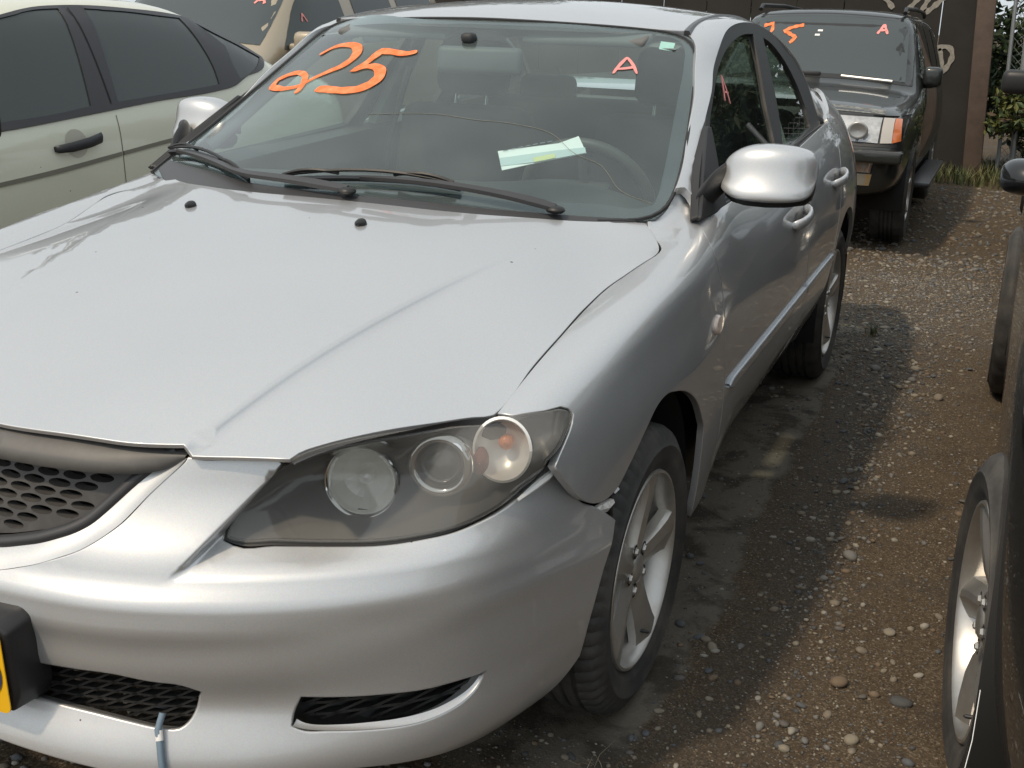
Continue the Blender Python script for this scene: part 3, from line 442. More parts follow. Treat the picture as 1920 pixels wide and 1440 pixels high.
 'crack': [[-0.1228,1.4625,1.1687],[0.0738,1.4794,1.1791],[0.1784,1.4748,1.1724],[0.2819,1.4873,1.1672],[0.3863,1.4904,1.1473],[0.4571,1.4557,1.11],[0.5259,1.4517,1.087],[0.6013,1.395,1.0373],[0.6802,1.392,1.014]],
 'paper': [[0.2778,1.3947,1.1179],[0.406,1.4807,1.1371],[0.4413,1.5292,1.1526],[0.4798,1.4846,1.1177],[0.3966,1.4062,1.1006],[0.3153,1.3359,1.0806]],
 'paper_strip': [[0.2924,1.3715,1.1033],[0.4067,1.4507,1.1212],[0.4698,1.4997,1.1285],[0.4787,1.4839,1.1177],[0.3966,1.4062,1.1006],[0.3076,1.3469,1.0878]],
 'paper_y': [[0.3695,1.4035,1.1054],[0.4109,1.4404,1.1148],[0.4187,1.4279,1.1063],[0.3776,1.3909,1.097]],
 'tube': [[0.3293,-0.0318,0.3498],[0.3364,-0.04,0.3312],[0.3425,-0.0471,0.3118],[0.3484,-0.0518,0.2867]],
 'wipD_arm': [[0.4906,1.243,0.9929],[0.4525,1.2379,1.0002],[0.3658,1.2191,1.0102],[0.2636,1.2024,1.0188],[0.1549,1.1952,1.0256],[0.0625,1.1935,1.0284],[0.011,1.1941,1.0292]],
 'wipD_blade': [[-0.209,1.1876,1.0173],[-0.1084,1.194,1.0273],[0.0049,1.2051,1.035],[0.1164,1.2144,1.0377],[0.1994,1.2194,1.035],[0.2598,1.222,1.0296]],
 'wipP_arm': [[-0.0019,1.1519,1.0069],[-0.1193,1.1618,1.0098],[-0.2527,1.1776,1.0071],[-0.3205,1.1886,1.0028],[-0.436,1.2562,1.0136],[-0.5776,1.3456,1.0204],[-0.6906,1.4129,1.0205]],
 'wipP_blade': [[-0.7481,1.4447,1.0189],[-0.6539,1.413,1.0306],[-0.5278,1.3379,1.0307],[-0.3992,1.2515,1.0198],[-0.3109,1.1935,1.007]],
 'win_edge': [[0.7797,1.4359,0.9999],[0.7433,1.5809,1.0623],[0.7169,1.7059,1.1398],[0.6996,1.7858,1.1967],[0.6847,1.8648,1.248],[0.6623,1.9759,1.2998],[0.6494,2.048,1.3362],[0.6379,2.1371,1.3665],[0.6233,2.2579,1.3886],[0.6118,2.3929,1.4044],[0.608,2.5333,1.4105],[0.5963,2.8079,1.4072],[0.6031,2.9799,1.3861],[0.6311,3.031,1.3559],[0.6532,3.1343,1.316],[0.6693,3.2768,1.265],[0.7004,3.3419,1.1961]],
 'w_out': [[0.7902,1.4033,0.9881],[0.7547,1.5344,1.0689],[0.7216,1.6914,1.1441],[0.6988,1.7952,1.196],[0.677,1.9028,1.2454],[0.654,2.0167,1.2977],[0.638,2.1024,1.334],[0.6252,2.198,1.3631],[0.6158,2.2983,1.3846],[0.6086,2.4153,1.4009],[0.6059,2.5443,1.4071],[0.6069,2.7578,1.4047],[0.616,2.9069,1.3842],[0.63,3.029,1.3523],[0.648,3.155,1.3115],[0.6699,3.2643,1.2617],[0.7002,3.3332,1.1927],[0.7341,3.3183,1.1157],[0.7702,3.3178,1.0337],[0.783,2.803,1.0045],[0.7879,2.585,0.9934],[0.7986,1.9043,0.9691]],
 'w_front': [[0.789,1.5988,0.9909],[0.7456,1.6898,1.0896],[0.7143,1.7719,1.1606],[0.6834,1.9172,1.2309],[0.6589,2.0439,1.2867],[0.6438,2.1535,1.3208],[0.6325,2.267,1.3466],[0.6234,2.4059,1.3674],[0.619,2.5344,1.3773],[0.6194,2.6686,1.3764],[0.6594,2.6141,1.2854],[0.7138,2.5178,1.1617],[0.7557,2.4685,1.0667],[0.7736,2.4296,1.026]],
 'w_rear': [[0.6256,2.806,1.3622],[0.634,2.8988,1.3431],[0.6505,2.993,1.3057],[0.6778,3.0792,1.2437],[0.7042,3.1228,1.1836],[0.7328,3.1378,1.1187],[0.7627,3.1135,1.0508],[0.7715,2.8547,1.0307],[0.7771,2.5386,1.0179],[0.7186,2.6735,1.1509],[0.6691,2.7486,1.2634]],
 'sail': [[0.792,1.3976,0.9842],[0.7551,1.5434,1.0679],[0.7116,1.73,1.1668],[0.7139,1.7618,1.1615],[0.736,1.7334,1.1113],[0.7576,1.7004,1.0623],[0.7791,1.6728,1.0133],[0.7961,1.649,0.9748]],
 'belt_strip': [[0.7905,1.6334,0.9874],[0.7894,1.9384,0.9899],[0.7819,2.611,1.0071],[0.7709,3.0752,1.0321],[0.7671,3.3711,1.0408],[0.7748,3.3973,1.0231],[0.7809,3.0855,1.0093],[0.7856,2.7917,0.9987],[0.7946,1.9194,0.9783],[0.7964,1.6361,0.974]],
 'sideA': [[0.6627,2.1077,1.278],[0.6784,2.079,1.2423],[0.6915,2.0526,1.2125]],
 'sideA2': [[0.6627,2.1077,1.278],[0.6791,2.1093,1.2406],[0.6967,2.1006,1.2008]],
 'sideA3': [[0.6813,2.0688,1.2357],[0.6838,2.1194,1.2299]],
}
PTS = {k: np.array(v) for k, v in PTS.items()}
SH = {k: Sheet(d) for k, d in SHEETS.items()}
ML = {k: Sheet(d, True) for k, d in SHEETS.items()}
sst = lambda t: (lambda q: q*q*(3-2*q))(np.clip(t, 0, 1))
def mirx(P): return np.asarray(P, float)*[-1, 1, 1]

# ------------------------------------------------------------------ the silver saloon
car = thing('silver_sedan', 'silver four-door saloon filling the view, orange 25 painted on its windscreen, bumper corner sprung loose', 'car')
def both(name, key, poly, m, **k):
    a = panel(name, SH[key], poly, m=m, parent=car, **k); b = panel(name, ML[key], poly, m=m, parent=car, **k); return a, b

# hood: full width on one sheet, raised centre between two creases
hf, hg, hr = PTS['hood_front'], PTS['hood_gap'], PTS['hood_rear']
right = np.vstack([hf[1:], hg, hr[:6]]); xy = right[:, :2]
outl = np.vstack([xy, (xy*[-1, 1])[::-1]])
cp_ = np.polyfit(PTS['crease'][:, 1], PTS['crease'][:, 0], 2); yy_ = np.linspace(.0, 1.09, 24); cre = np.stack([np.polyval(cp_, yy_), yy_], 1)
def hood_disp(Q):
    d = np.zeros(len(Q))
    for s in (1, -1):
        q = Q*[s, 1]; xc = np.interp(q[:, 1], cre[:, 1], cre[:, 0]); fade = 1-sst((q[:, 1]-.55)/.55); f2 = sst((q[:, 1]+.02)/.2)*.25+.75
        u = xc-q[:, 0]
        d += np.where(s*Q[:, 0] >= 0, (.0135*sst((u+.008)/.016)*np.exp(-np.clip(u, 0, 9)/.30))*fade*f2, 0)
    # soft bead along the front edge
    return d
crl = [np.stack([cre[:, 0]+o, cre[:, 1]], 1)[3:-1] for o in (-.008, 0, .008)]
hood = panel('hood', SH['hood'], outl, m=MT['silver'], parent=car, sp=.035, domain=True, disp=hood_disp, lines=crl+[c_*[-1, 1] for c_ in crl], flange=.007, lip=.002)

# front wings, doors, rear quarters
F_ = np.vstack([PTS['hood_gap'], PTS['fender'][13:]])
both('front_fender', 'side', F_, MT['silver'], sp=.028, lip=.0022, flange=.016)
bs = np.array([(.832, 2.625, .985), (.85, 2.622, .93), (.871, 2.612, .80), (.876, 2.61, .65), (.874, 2.61, .50), (.852, 2.61, .40), (.815, 2.61, .315)])
rs = np.array([(.815, 3.36, 1.035), (.826, 3.385, .985), (.851, 3.345, .915), (.863, 3.325, .857), (.873, 3.30, .781), (.876, 3.275, .70), (.875, 3.215, .591), (.87, 3.16, .50), (.853, 3.12, .40), (.83, 3.10, .335)])
belt = np.array([(.785, 1.425, .982), (.795, 1.53, .985), (.798, 1.75, .985), (.797, 2.1, .994), (.795, 2.4, 1.005), (.793, 2.60, 1.014)])
belt2 = np.array([(.793, 2.63, 1.015), (.79, 2.85, 1.027), (.787, 3.1, 1.040), (.785, 3.30, 1.048), (.785, 3.37, 1.05)])
shut = np.array([(.788, 1.424, .980), (.81, 1.385, .967), (.83, 1.362, .95), (.843, 1.364, .927), (.852, 1.378, .886), (.861, 1.396, .838), (.867, 1.402, .80), (.8775, 1.42, .72), (.877, 1.444, .60), (.873, 1.454, .48), (.866, 1.459, .36), (.835, 1.46, .315)])
sillF = np.array([(.83, 1.46, .338), (.83, 2.0, .338), (.83, 2.608, .338)])
dF = both('front_door', 'side', np.vstack([belt, bs[:-1], [(.83, 2.608, .338)], [(.83, 2.0, .338)], [(.85, 1.46, .338)], shut[:-1][::-1][:-1]]), MT['silver'], sp=.03, lip=.0022, flange=.016)
dR = both('rear_door', 'side', np.vstack([belt2, rs[1:], [(.83, 2.62, .338)], bs[:-1][::-1]+[0, .004, 0]]), MT['silver'], sp=.03, lip=.0022, flange=.016)
arch = lambda cy, r, a0, a1, n=16, x=.876: np.array([(x, cy+r*math.cos(t), .318+r*math.sin(t)) for t in np.linspace(R(a0), R(a1), n)])
ra = arch(3.555, .385, 178, 3)
qp = np.vstack([[(.77, 3.375, 1.052), (.745, 3.6, 1.075), (.70, 3.8, 1.105), (.62, 4.1, 1.13), (.54, 4.45, 1.07), (.70, 4.47, .92), (.77, 4.47, .70), (.77, 4.46, .5), (.76, 4.45, .38), (.83, 4.1, .36), (.86, 3.95, .34)],
                ra[::-1], [(.85, 3.12, .338)], rs[::-1][1:-1]+[0, .004, 0]])
both('rear_quarter', 'side', qp, MT['silver'], sp=.032, flange=.016)
both('sill', 'side', [(.82, 1.30, .332), (.82, 2.2, .332), (.82, 3.12, .332), (.80, 3.12, .30), (.775, 3.1, .287), (.775, 2.2, .287), (.80, 1.5, .287), (.84, 1.30, .287)], MT['silver'], sp=.03, flange=.02)

# front bumper, with the fold beside the nose and the shelf under the lamp
fA = lambda b: np.polyval(FOLD[0], b)
fB = lambda b: np.maximum(np.polyval(FOLD[1], b), fA(b)+.012)
def bump_extra(a, b):
    D = .052*sst((b-.592)/.05)*(1-sst((a-.42)/.42)); bb = np.clip(b, .58, .77)
    return -D*sst((a-fA(bb))/(fB(bb)-fA(bb)))
SH['bump'].extra = bump_extra
fl_ = [np.stack([fA(t)*(1-k)+fB(t)*k, t], 1)@np.array([[S2, S2, 0], [0, 0, 1]]) for t in [np.linspace(.598, .735, 16)] for k in (0, .25, .5, .75, 1)]
ne = PTS['nose_edge']
top_s = np.array([(.335, .098, .768), (.408, .112, .771), (.462, .128, .772)])
cb = PTS['cut_bot'][::-1]
outb = np.vstack([[(-.0027, -.068, .578)], ne, top_s, cb, PTS['bump_seam'][1:-1], PTS['bump_arch'][1:6], [(.828, .53, .268), (.815, .478, .236)], PTS['bump_bottom'][1:], [(.40, .01, .262), (.2, -.06, .285), (-.0027, -.085, .30)]])
lg = PTS['lowgrille'].copy(); lg = np.vstack([[(.02, -.078, .430)], lg[1:-1], [(.02, -.078, .372)]])
bmp = panel('front_bumper', SH['bump'], outb, [lg, PTS['fog']], MT['silver'], car, sp=.0125, lines=fl_, step=.016, flange=.02, lip=.004, hole_lip=(.005, .03), skip=lambda p: p[0] < .008, extra_mesh='mirror')
# bright inner edges of the mouth and dark inserts
def strip_between(name, A, B_, m, par, n=60, rows=4, bulge=0):
    def rs_(L):
        L = np.asarray(L, float); s = np.r_[0, np.cumsum(np.linalg.norm(np.diff(L, axis=0), axis=1))]; t = np.linspace(0, s[-1], n); return np.stack([np.interp(t, s, L[:, k]) for k in range(3)], 1)
    def sm(L):
        for _ in range(6): L[1:-1] = L[1:-1]*.5+(L[2:]+L[:-2])*.25
        return L
    A, B_ = sm(rs_(A)), sm(rs_(B_)); V = []; F = []
    nrm = np.cross(np.gradient(A, axis=0), B_-A); nrm /= np.linalg.norm(nrm, axis=1)[:, None]+1e-9
    for r in range(rows+1):
        t = r/rows; V += list(A*(1-t)+B_*t+nrm*bulge*math.sin(math.pi*t))
    for r in range(rows):
        for i in range(n-1): F.append((r*n+i, r*n+i+1, (r+1)*n+i+1, (r+1)*n+i))
    return mesh(name, V, F, m, par)
# grille mouth: bright inner bevel, black surround, honeycomb insert
ge_ = PTS['grille_edge']; ne2 = np.vstack([[(0, -.068, .578)], PTS['nose_edge']]); gi = np.vstack([[(0, -.045, .603)], ge_])
nA = ne2+np.array([.0, -.002, -.002]); inner = gi+np.array([-.002, .010, -.002])
def mirror_mesh(o):
    me = o.data; V = np.array([v.co[:] for v in me.vertices]); F = [tuple(p.vertices) for p in me.polygons]; k = len(V)
    m2 = bpy.data.meshes.new(me.name); m2.from_pydata(np.vstack([V, V*[-1, 1, 1]]).tolist(), [], F+[tuple(i+k for i in f[::-1]) for f in F]); m2.update()
    m2.polygons.foreach_set('use_smooth', [True]*len(m2.polygons))
    for q in me.materials: m2.materials.append(q)
    o.data = m2; return o
mirror_mesh(strip_between('grille_bevel', nA, inner, MT['silver'], car, rows=5, bulge=-.002))
frame_in = inner+np.array([[-.012, .004, .012]]*len(inner))
def tri_strip(name, loops, m, par):
    V = []; F = []; n = len(loops[0])
    for L in loops: V += list(L)
    for r in range(len(loops)-1):
        for i in range(n-1): F.append((r*n+i, r*n+i+1, (r+1)*n+i+1, (r+1)*n+i))
    return mesh(name, V, F, m, par)
def resamp(L, n):
    L = np.asarray(L, float); s = np.r_[0, np.cumsum(np.linalg.norm(np.diff(L, axis=0), axis=1))]; t = np.linspace(0, s[-1], n)
    Q = np.stack([np.interp(t, s, L[:, k]) for k in range(3)], 1)
    for _ in range(4): Q[1:-1] = Q[1:-1]*.5+(Q[2:]+Q[:-2])*.25
    return Q
r0 = resamp(inner, 50); r1 = r0+[-.004, -.004, .006]; r2 = r0+[-.013, -.002, .012]; r3 = r2+[-.002, .02, 0]
mirror_mesh(tri_strip('grille_surround', [r0+[0, .012, 0], r0, r1, r2, r3], MT['trim'], car))
# black garnish between hood lip and mesh
hfp = np.vstack([[(0, .028, .786)], hf[1:7]]); ga = resamp(hfp+np.array([0, .004, -.010]), 40); gb = resamp(np.array([(0, .006, .742), (.1, .012, .742), (.18, .025, .742), (.245, .05, .741), (.285, .074, .748), (.312, .088, .766)]), 40)
mirror_mesh(tri_strip('grille_garnish', [ga+[0, .02, .003], ga, (ga+gb)/2+[0, -.001, 0], gb, gb+[0, .015, -.004]], mat('garnish_plastic', (.10, .097, .093), .5, bump=(500, .1, .0006), var=(30, .4, (.15, .14, .13))), car))
# honeycomb: staggered oval cells cut in a curved sheet
def honeycomb():
    px, pz, ha, hb = .0485, .0165, .0208, .0068; surf = lambda x, z: -.030+.62*x*x+(z-.60)*.40+.022
    out = inset_poly(smooth_poly(np.array([(p[0], p[2]) for p in np.vstack([r2[::3], [(.285, 0, .752), (-.285, 0, .752)], mirx(r2[::3])[::-1]])])[:-1], .02), -.003)
    holes = []
    for r in range(0, 11):
        for c_ in range(-8, 9):
            cx, cz = (c_+(.5 if r % 2 else 0))*px, .734-r*.0148
            o = np.array([(cx+ha*math.cos(t), cz+hb*math.sin(t)) for t in np.linspace(0, 2*math.pi, 16, endpoint=False)])
            if inpoly(o, inset_poly(out, .004)).all(): holes.append(o)
    VO, F, LP = cdt_fill(out, holes, (), .05)
    V = [(x, surf(x, z), z) for x, z in VO]; F = [tuple(f) for f in F]
    for L in LP[1:]:
        k = len(V); n = len(L)
        for i in L: V.append((V[i][0], V[i][1]+.016, V[i][2]+.002))
        F += [(L[i], L[(i+1) % n], k+(i+1) % n, k+i) for i in range(n)]
    o = mesh('grille_mesh', V, F, mat('mesh_plastic', (.055, .052, .05), .42, var=(25, .4, (.12, .11, .10))), car, smooth=False); o['kind'] = 'stuff'; return o
honeycomb()
# dark back box behind grille and lower openings, radiator shadow
bm = bmesh.new(); bx(bm, (0, .20, .50), (.62, .04, .40)); bobj('radiator_panel', bm, MT['liner'], car, False)

# lower air intake grid and fog recess grid: crossing slanted bars
def bars(name, x0, x1, z0, z1, surf, sx, sz, par, poly, slant=.5, th=.004, dep=.014):
    V = []; F = []
    def seg(p, q):
        n = 7; P_ = [np.array(p)+(np.array(q)-np.array(p))*t for t in np.linspace(0, 1, n)]
        ins = inpoly(np.array(P_), poly); 
        d = np.array(q)-np.array(p); d = d/np.linalg.norm(d); nn = np.array([-d[1], d[0]])*th/2
        for i in range(n-1):
            if not (ins[i] and ins[i+1]): continue
            k = len(V)
            for e in (P_[i], P_[i+1]):
                for s in (1, -1):
                    f = e+nn*s; V.append((f[0], surf(*f), f[1])); V.append((f[0], surf(*f)+dep, f[1]))
            F.extend([(k, k+2, k+6, k+4), (k, k+4, k+5, k+1), (k+2, k+3, k+7, k+6)])
    H_ = z1-z0; k = 0
    for x in np.arange(x0-H_/slant-.2, x1+.2, sx):
        for j in range(10):
            za, zb = z0+H_*j/10, z0+H_*(j+1)/10
            seg((x+(za-z0)/slant, za), (x+(zb-z0)/slant, zb))
    for z in np.arange(z0, z1, sz):
        for x in np.arange(x0, x1, .03): seg((x, z+.10*(x-x0)*0), (x+.031, z))
    return mesh(name, V, F, mat(name+'_plastic', (.022, .022, .022), .45), par, smooth=False)
bsurf = lambda dy: (lambda x, z: float(np.interp(abs(x), [0, .15, .3, .42, .54, .64, .72, .8], [-.078, -.068, -.035, .015, .085, .165, .255, .4]))+dy)
lgp = np.array([(p[0], p[2]) for p in lg]); lgp2 = inset_poly(lgp, -.028)
o = bars('lower_intake_grid', 0, .42, .315, .455, bsurf(.036), .033, .0165, car, lgp2, .55); 
mirror_mesh(o); o.data.polygons.foreach_set('use_smooth', [False]*len(o.data.polygons))
fgp = inset_poly(np.array([(p[0], p[2]) for p in PTS['fog']]), -.016)
o = bars('fog_recess_grid', .49, .77, .295, .405, bsurf(.045), .045, .022, car, fgp, .45, .005, .02); o2 = bobj('fog_recess_grid', (lambda bm: (bm.from_mesh(o.data), bmesh.ops.scale(bm, vec=(-1, 1, 1), verts=bm.verts), bm)[2])(bmesh.new()), o.data.materials[0], car, False)
for s in (1, -1):
    V = [(s*p[0], bsurf(.062)(p[0], p[1]), p[1]) for p in inset_poly(fgp, -.02)]; mesh('fog_recess_back', V, [tuple(range(len(V)))], mat('fog_back', (.03, .031, .033), .5), car, False)
# bright chamfer of the fog recess
for s in (1, -1):
    fo, fi = PTS['fog'], PTS['fog_in']
    A = resamp(np.vstack([fo[5:15]]), 40); B_ = resamp(np.vstack([fi[5:15]]), 40)
    A = A+[0, -.001, -.001]; B_ = B_+[0, .010, -.004]
    if s < 0: A, B_ = mirx(A), mirx(B_)
    tri_strip('fog_recess_bevel', [A, A*.6+B_*.4+[0, -.001, -.002], B_], MT['silver'], car)

# ------------------------------------------------------------------ headlamps
def headlamp(s):
    sh = SH['lens'] if s > 0 else ML['lens']; p_ = 'headlight'
    hl = panel(p_, sh, PTS['lens_out'], m=MT['lens'], parent=car, sp=.03, inset=.001, lip=.003, flange=.012, off=.001)
    # black gasket
    go = smooth_poly(sh.ab(PTS['lamp_gap']), .012); gi_ = inset_poly(smooth_poly(sh.ab(PTS['lens_out']), .012), .003)
    VO, F, LP = cdt_fill(go, [gi_], (), .05); P = sh.pt(VO, -.004)
    if s < 0: P = mirx(P)
    mesh('lamp_gasket', P, F, MT['black'], hl)
    # bowl
    ob = inset_poly(smooth_poly(sh.ab(PTS['lens_out']), .02), .002); VO, F, LP = cdt_fill(ob, (), (), .022)
    e, _ = segdist(VO, np.vstack([ob, ob[:1]])); dep = .006+.092*sst(e/.06)
    n = sh.nrm(VO); P = sh.pt(VO); q = np.array([.35, -1, .15]); q = q/np.linalg.norm(q); P = P-q*dep[:, None]
    if s < 0: P = mirx(P)
    mesh('lamp_housing', P, F, MT['housing'], hl)
    ax = Vector((.30, -1, .10)).normalized()
    def frame(c_): 
        M = ax.to_track_quat('X', 'Z').to_matrix().to_4x4(); M.translation = Vector(c_); return M
    def part(name, c_, prof, m, n=40, squash=(1, 1), ang=60):
        V, F = lathe_data(prof, n); Mx = frame(c_); V = [Mx @ Vector((v[0], v[1]*squash[0], v[2]*squash[1])) for v in V]
        if s < 0: V = [Vector((-v.x, v.y, v.z)) for v in V]
        return mesh(name, V, F, m, hl, ang=ang)
    c1, c2, c3 = (.528, .280, .703), (.645, .333, .732), (.734, .386, .757)
    # high beam bowl with faceted reflector and bulb shield
    part('reflector_bowl', c1, [(.024, .060), (.026, .055), (.012, .053), (-.012, .040), (-.026, .019), (-.03, .001)], MT['satin'], 22, (1, 1), 8)
    part('bulb_cap', c1, [(-.028, .012), (-.004, .012), (.002, .009), (.004, .001)], MT['satin'])
    part('reflector_trim', c1, [(.028, .063), (.031, .061), (.028, .056), (.022, .055)], MT['chrome'])
    # projector
    part('projector_ring', c2, [(.010, .056), (.020, .055), (.026, .047), (.024, .041), (.012, .037), (.0, .034)], MT['chrome'])
    part('projector_shroud', c2, [(-.03, .055), (.004, .053), (.012, .048)], MT['satin'])
    part('projector_lens', c2, [(.004, .036), (.012, .034), (.020, .028), (.027, .018), (.030, .007), (.031, .0005)], mat('projector_glass', (.05, .055, .055), .04, coat=1, spec=.8))
    # indicator: silver bowl with an amber cap
    part('indicator_bowl', c3, [(.020, .050), (.022, .046), (.006, .041), (-.012, .026), (-.02, .001)], MT['satin'], squash=(1, 1.15))
    part('indicator_bulb', (c3[0]+.004, c3[1]+.0, c3[2]+.008), [(-.02, .012), (.0, .013), (.006, .009), (.008, .001)], MT['amber'], 20)
    part('side_marker', (.705, .355, .735), [(-.012, .020), (.004, .018), (.010, .001)], mat('red_amber', (.22, .05, .03), .4), 20, (.7, 1.2))
    return hl
HLs = [headlamp(1), headlamp(-1)]
# sprung bumper corner: bare plastic tab showing in the gap
tube('bumper_clip', [(.803, .449, .703), (.797, .433, .697), (.783, .409, .684), (.766, .377, .669)], [.004, .007, .006, .003], MT['white'], car, 6)
tube('torn_bracket', [(.842, .55, .594), (.85, .60, .585), (.853, .63, .583)], [.005, .011, .007], MT['scrape'], car, 6)
bm = bmesh.new(); bx(bm, (.835, .645, .575), (.012, .05, .02), Matrix.Rotation(R(-20), 4, 'X'), .003); bx(bm, (.838, .668, .555), (.010, .012, .055), Matrix.Rotation(R(15), 4, 'X'), .002); bobj('bumper_bracket', bm, MT['black'], car)
tube('bracket_bolt', [(.845, .660, .588), (.850, .672, .594)], .006, MT['chrome'], car, 6)

# ------------------------------------------------------------------ windscreen, roof, pillars
scr = panel('windscreen', SH['screen'], PTS['glass'], m=MT['screen'], parent=car, sp=.06, inset=.003, lip=.001, flange=.004, step=.03)
def ring(name, sh, outer, inner, m, par, off, sp=.05):
    o = smooth_poly(sh.ab(outer), .02); i = smooth_poly(sh.ab(inner), .02); VO, F, LP = cdt_fill(o, [i], (), sp); P = sh.pt(VO, off)
    if sh.mir: P = mirx(P)
    return mesh(name, P, F, m, par)
ring('windscreen_frit', SH['screen'], PTS['glass'], PTS['frit_in'], MT['frit'], scr, -.002)
gs = smooth_poly(SH['screen'].ab(PTS['glass']), .02); k0 = [i for i in range(len(gs))]
# rubber surround: sides and top only
gl3 = PTS['glass']; tr = SH['screen'].pt(SH['screen'].ab(gl3), .001)
tube('screen_seal', resamp(np.vstack([tr[28:], tr[:19]]), 90).tolist(), .005, MT['seal'], scr, 6)
# cowl strip
cu = PTS['cowl_up']; hr2 = PTS['hood_rear']; 
cl = np.vstack([cu, hr2[1:-1]+[0, -.004, 0], [(-.66, 1.30, .975)]])
panel('cowl_panel', SH['screen'], cl, m=MT['trim'], parent=car, sp=.04, off=.004, inset=0, lip=.003, flange=.01)
bm = bmesh.new(); bx(bm, (0, 1.22, .93), (1.0, .12, .02)); bobj('cowl_well', bm, MT['liner'], car, False)
rl = np.vstack([np.array([(-.552, 2.06, 0), (-.35, 1.972, 0), (-.18, 1.928, 0), (0, 1.918, 0), (.18, 1.928, 0), (.35, 1.972, 0), (.552, 2.06, 0)]), [(.528, 2.3, 0), (.522, 2.7, 0), (.53, 3.1, 0), (.54, 3.42, 0), (0, 3.50, 0), (-.54, 3.42, 0), (-.53, 3.1, 0), (-.522, 2.7, 0), (-.528, 2.3, 0)]])[:, :2]
panel('roof', SH['roof'], rl, m=MT['silver'], parent=car, sp=.06, domain=True, lip=.004, flange=.02, step=.04)
for s in (1, -1):
    dt = [(s*x, y, z) for x, y, z in [(.560, 2.062, 1.384), (.545, 2.16, 1.399), (.536, 2.3, 1.412), (.530, 2.55, 1.427), (.531, 2.8, 1.42), (.538, 3.1, 1.386), (.548, 3.4, 1.325)]]
    tube('roof_moulding', resamp(dt, 30).tolist(), .011, MT['trim'], car, 6)
rg = PTS['rail_glass'].copy(); we = PTS['win_edge'].copy(); 
def rail_poly(win):
    inn = np.array([(.557, 2.075, 1.387), (.550, 2.16, 1.40), (.543, 2.3, 1.414), (.538, 2.55, 1.427), (.538, 2.8, 1.418), (.545, 3.1, 1.385), (.555, 3.43, 1.30), (.585, 3.65, 1.215), (.64, 3.88, 1.11), (.70, 3.80, 1.085), (.745, 3.60, 1.062), (.772, 3.39, 1.045), (.76, 3.335, 1.09)])
    w_ = np.array([(.705, 3.325, 1.198), (.673, 3.253, 1.266), (.650, 3.13, 1.32), (.63, 3.03, 1.358), (.614, 2.92, 1.386), (.604, 2.75, 1.404), (.605, 2.53, 1.409), (.609, 2.4, 1.402), (.617, 2.28, 1.386), (.63, 2.17, 1.363), (.64, 2.085, 1.335), (.657, 1.99, 1.30), (.68, 1.885, 1.248), (.70, 1.786, 1.197), (.716, 1.705, 1.145), (.745, 1.575, 1.072), (.772, 1.452, 1.003)])
    seam = np.array([(.762, 1.477, 1.012), (.743, 1.481, 1.026), (.728, 1.476, 1.041)])
    return np.vstack([rg, inn, w_, seam])
rp_ = rail_poly(None)
panel('roof_rail', SH['rail'], rp_, m=MT['silver'], parent=car, sp=.03, lip=.0014, flange=.02, inset=.001)
rlp = rp_.copy(); lg_l = np.array([(.730, 1.452, 1.03), (.723, 1.558, 1.073), (.693, 1.678, 1.141), (.645, 1.775, 1.215), (.60, 1.885, 1.294), (.583, 1.99, 1.36), (.562, 2.044, 1.384)])
panel('roof_rail', ML['rail'], np.vstack([lg_l, rp_[len(rg):]]), m=MT['silver'], parent=car, sp=.03, lip=.0014, flange=.02)

# side glass: frames, panes, sails, belt strips
class Plane:
    """flat tilted sheet for the side glass, x + .44 z = k, a little bowed"""
    def __init__(s, k=1.225, mir=False):
        s.k = k; s.mir = mir; n = np.array([1, 0, .44]); n /= np.linalg.norm(n); u = np.array([0, 1, 0.]); v = np.cross(n, u); v = v if v[2] > 0 else -v
        s.F = np.array([u, v, n]); s.d = k/np.linalg.norm([1, 0, .44])
    def h(s, a, b): return s.d+0*np.asarray(a)
    def pt(s, Q, off=0.0):
        Q = np.asarray(Q, float); return np.stack([Q[:, 0], Q[:, 1], s.h(Q[:, 0], Q[:, 1])+off], -1)@s.F
    def nrm(s, Q): return np.tile(s.F[2], (len(Q), 1))
    def ab(s, P): return (np.asarray(P, float)@s.F.T)[..., :2]
for mi in (False, True):
    pln = Plane(1.225, mi); out = smooth_poly(pln.ab(PTS['w_out']), .03); fr, re_ = smooth_poly(pln.ab(PTS['w_front']), .03, corner=24), smooth_poly(pln.ab(PTS['w_rear']), .03, corner=24)
    wf = panel('window_frame', pln, out, [fr, re_], MT['seal'], car, sp=.05, domain=True, inset=.0, lip=.002, flange=.02, off=.0)
    g1 = panel('window_glass', pln, inset_poly(fr, -.006), m=MT['sideglass'], parent=car, sp=.08, domain=True, inset=0, flange=0, off=-.008)
    g2 = panel('window_glass', pln, inset_poly(re_, -.006), m=MT['sideglass'], parent=car, sp=.08, domain=True, inset=0, flange=0, off=-.008)
    panel('mirror_sail', pln, PTS['sail'], m=MT['black'], parent=car, sp=.05, off=.008, lip=.004, flange=.012)
    panel('belt_strip', pln, PTS['belt_strip'], m=MT['seal'], parent=car, sp=.05, off=.006, lip=.004, flange=.012)
    if not mi:
        ribbon('painted_letter', pln, [(PTS['sideA'], [.006, .010, .006]), (PTS['sideA2'], [.006, .008, .005]), (PTS['sideA3'], [.006, .006])], MT['pink'], g1, off=-.0062)
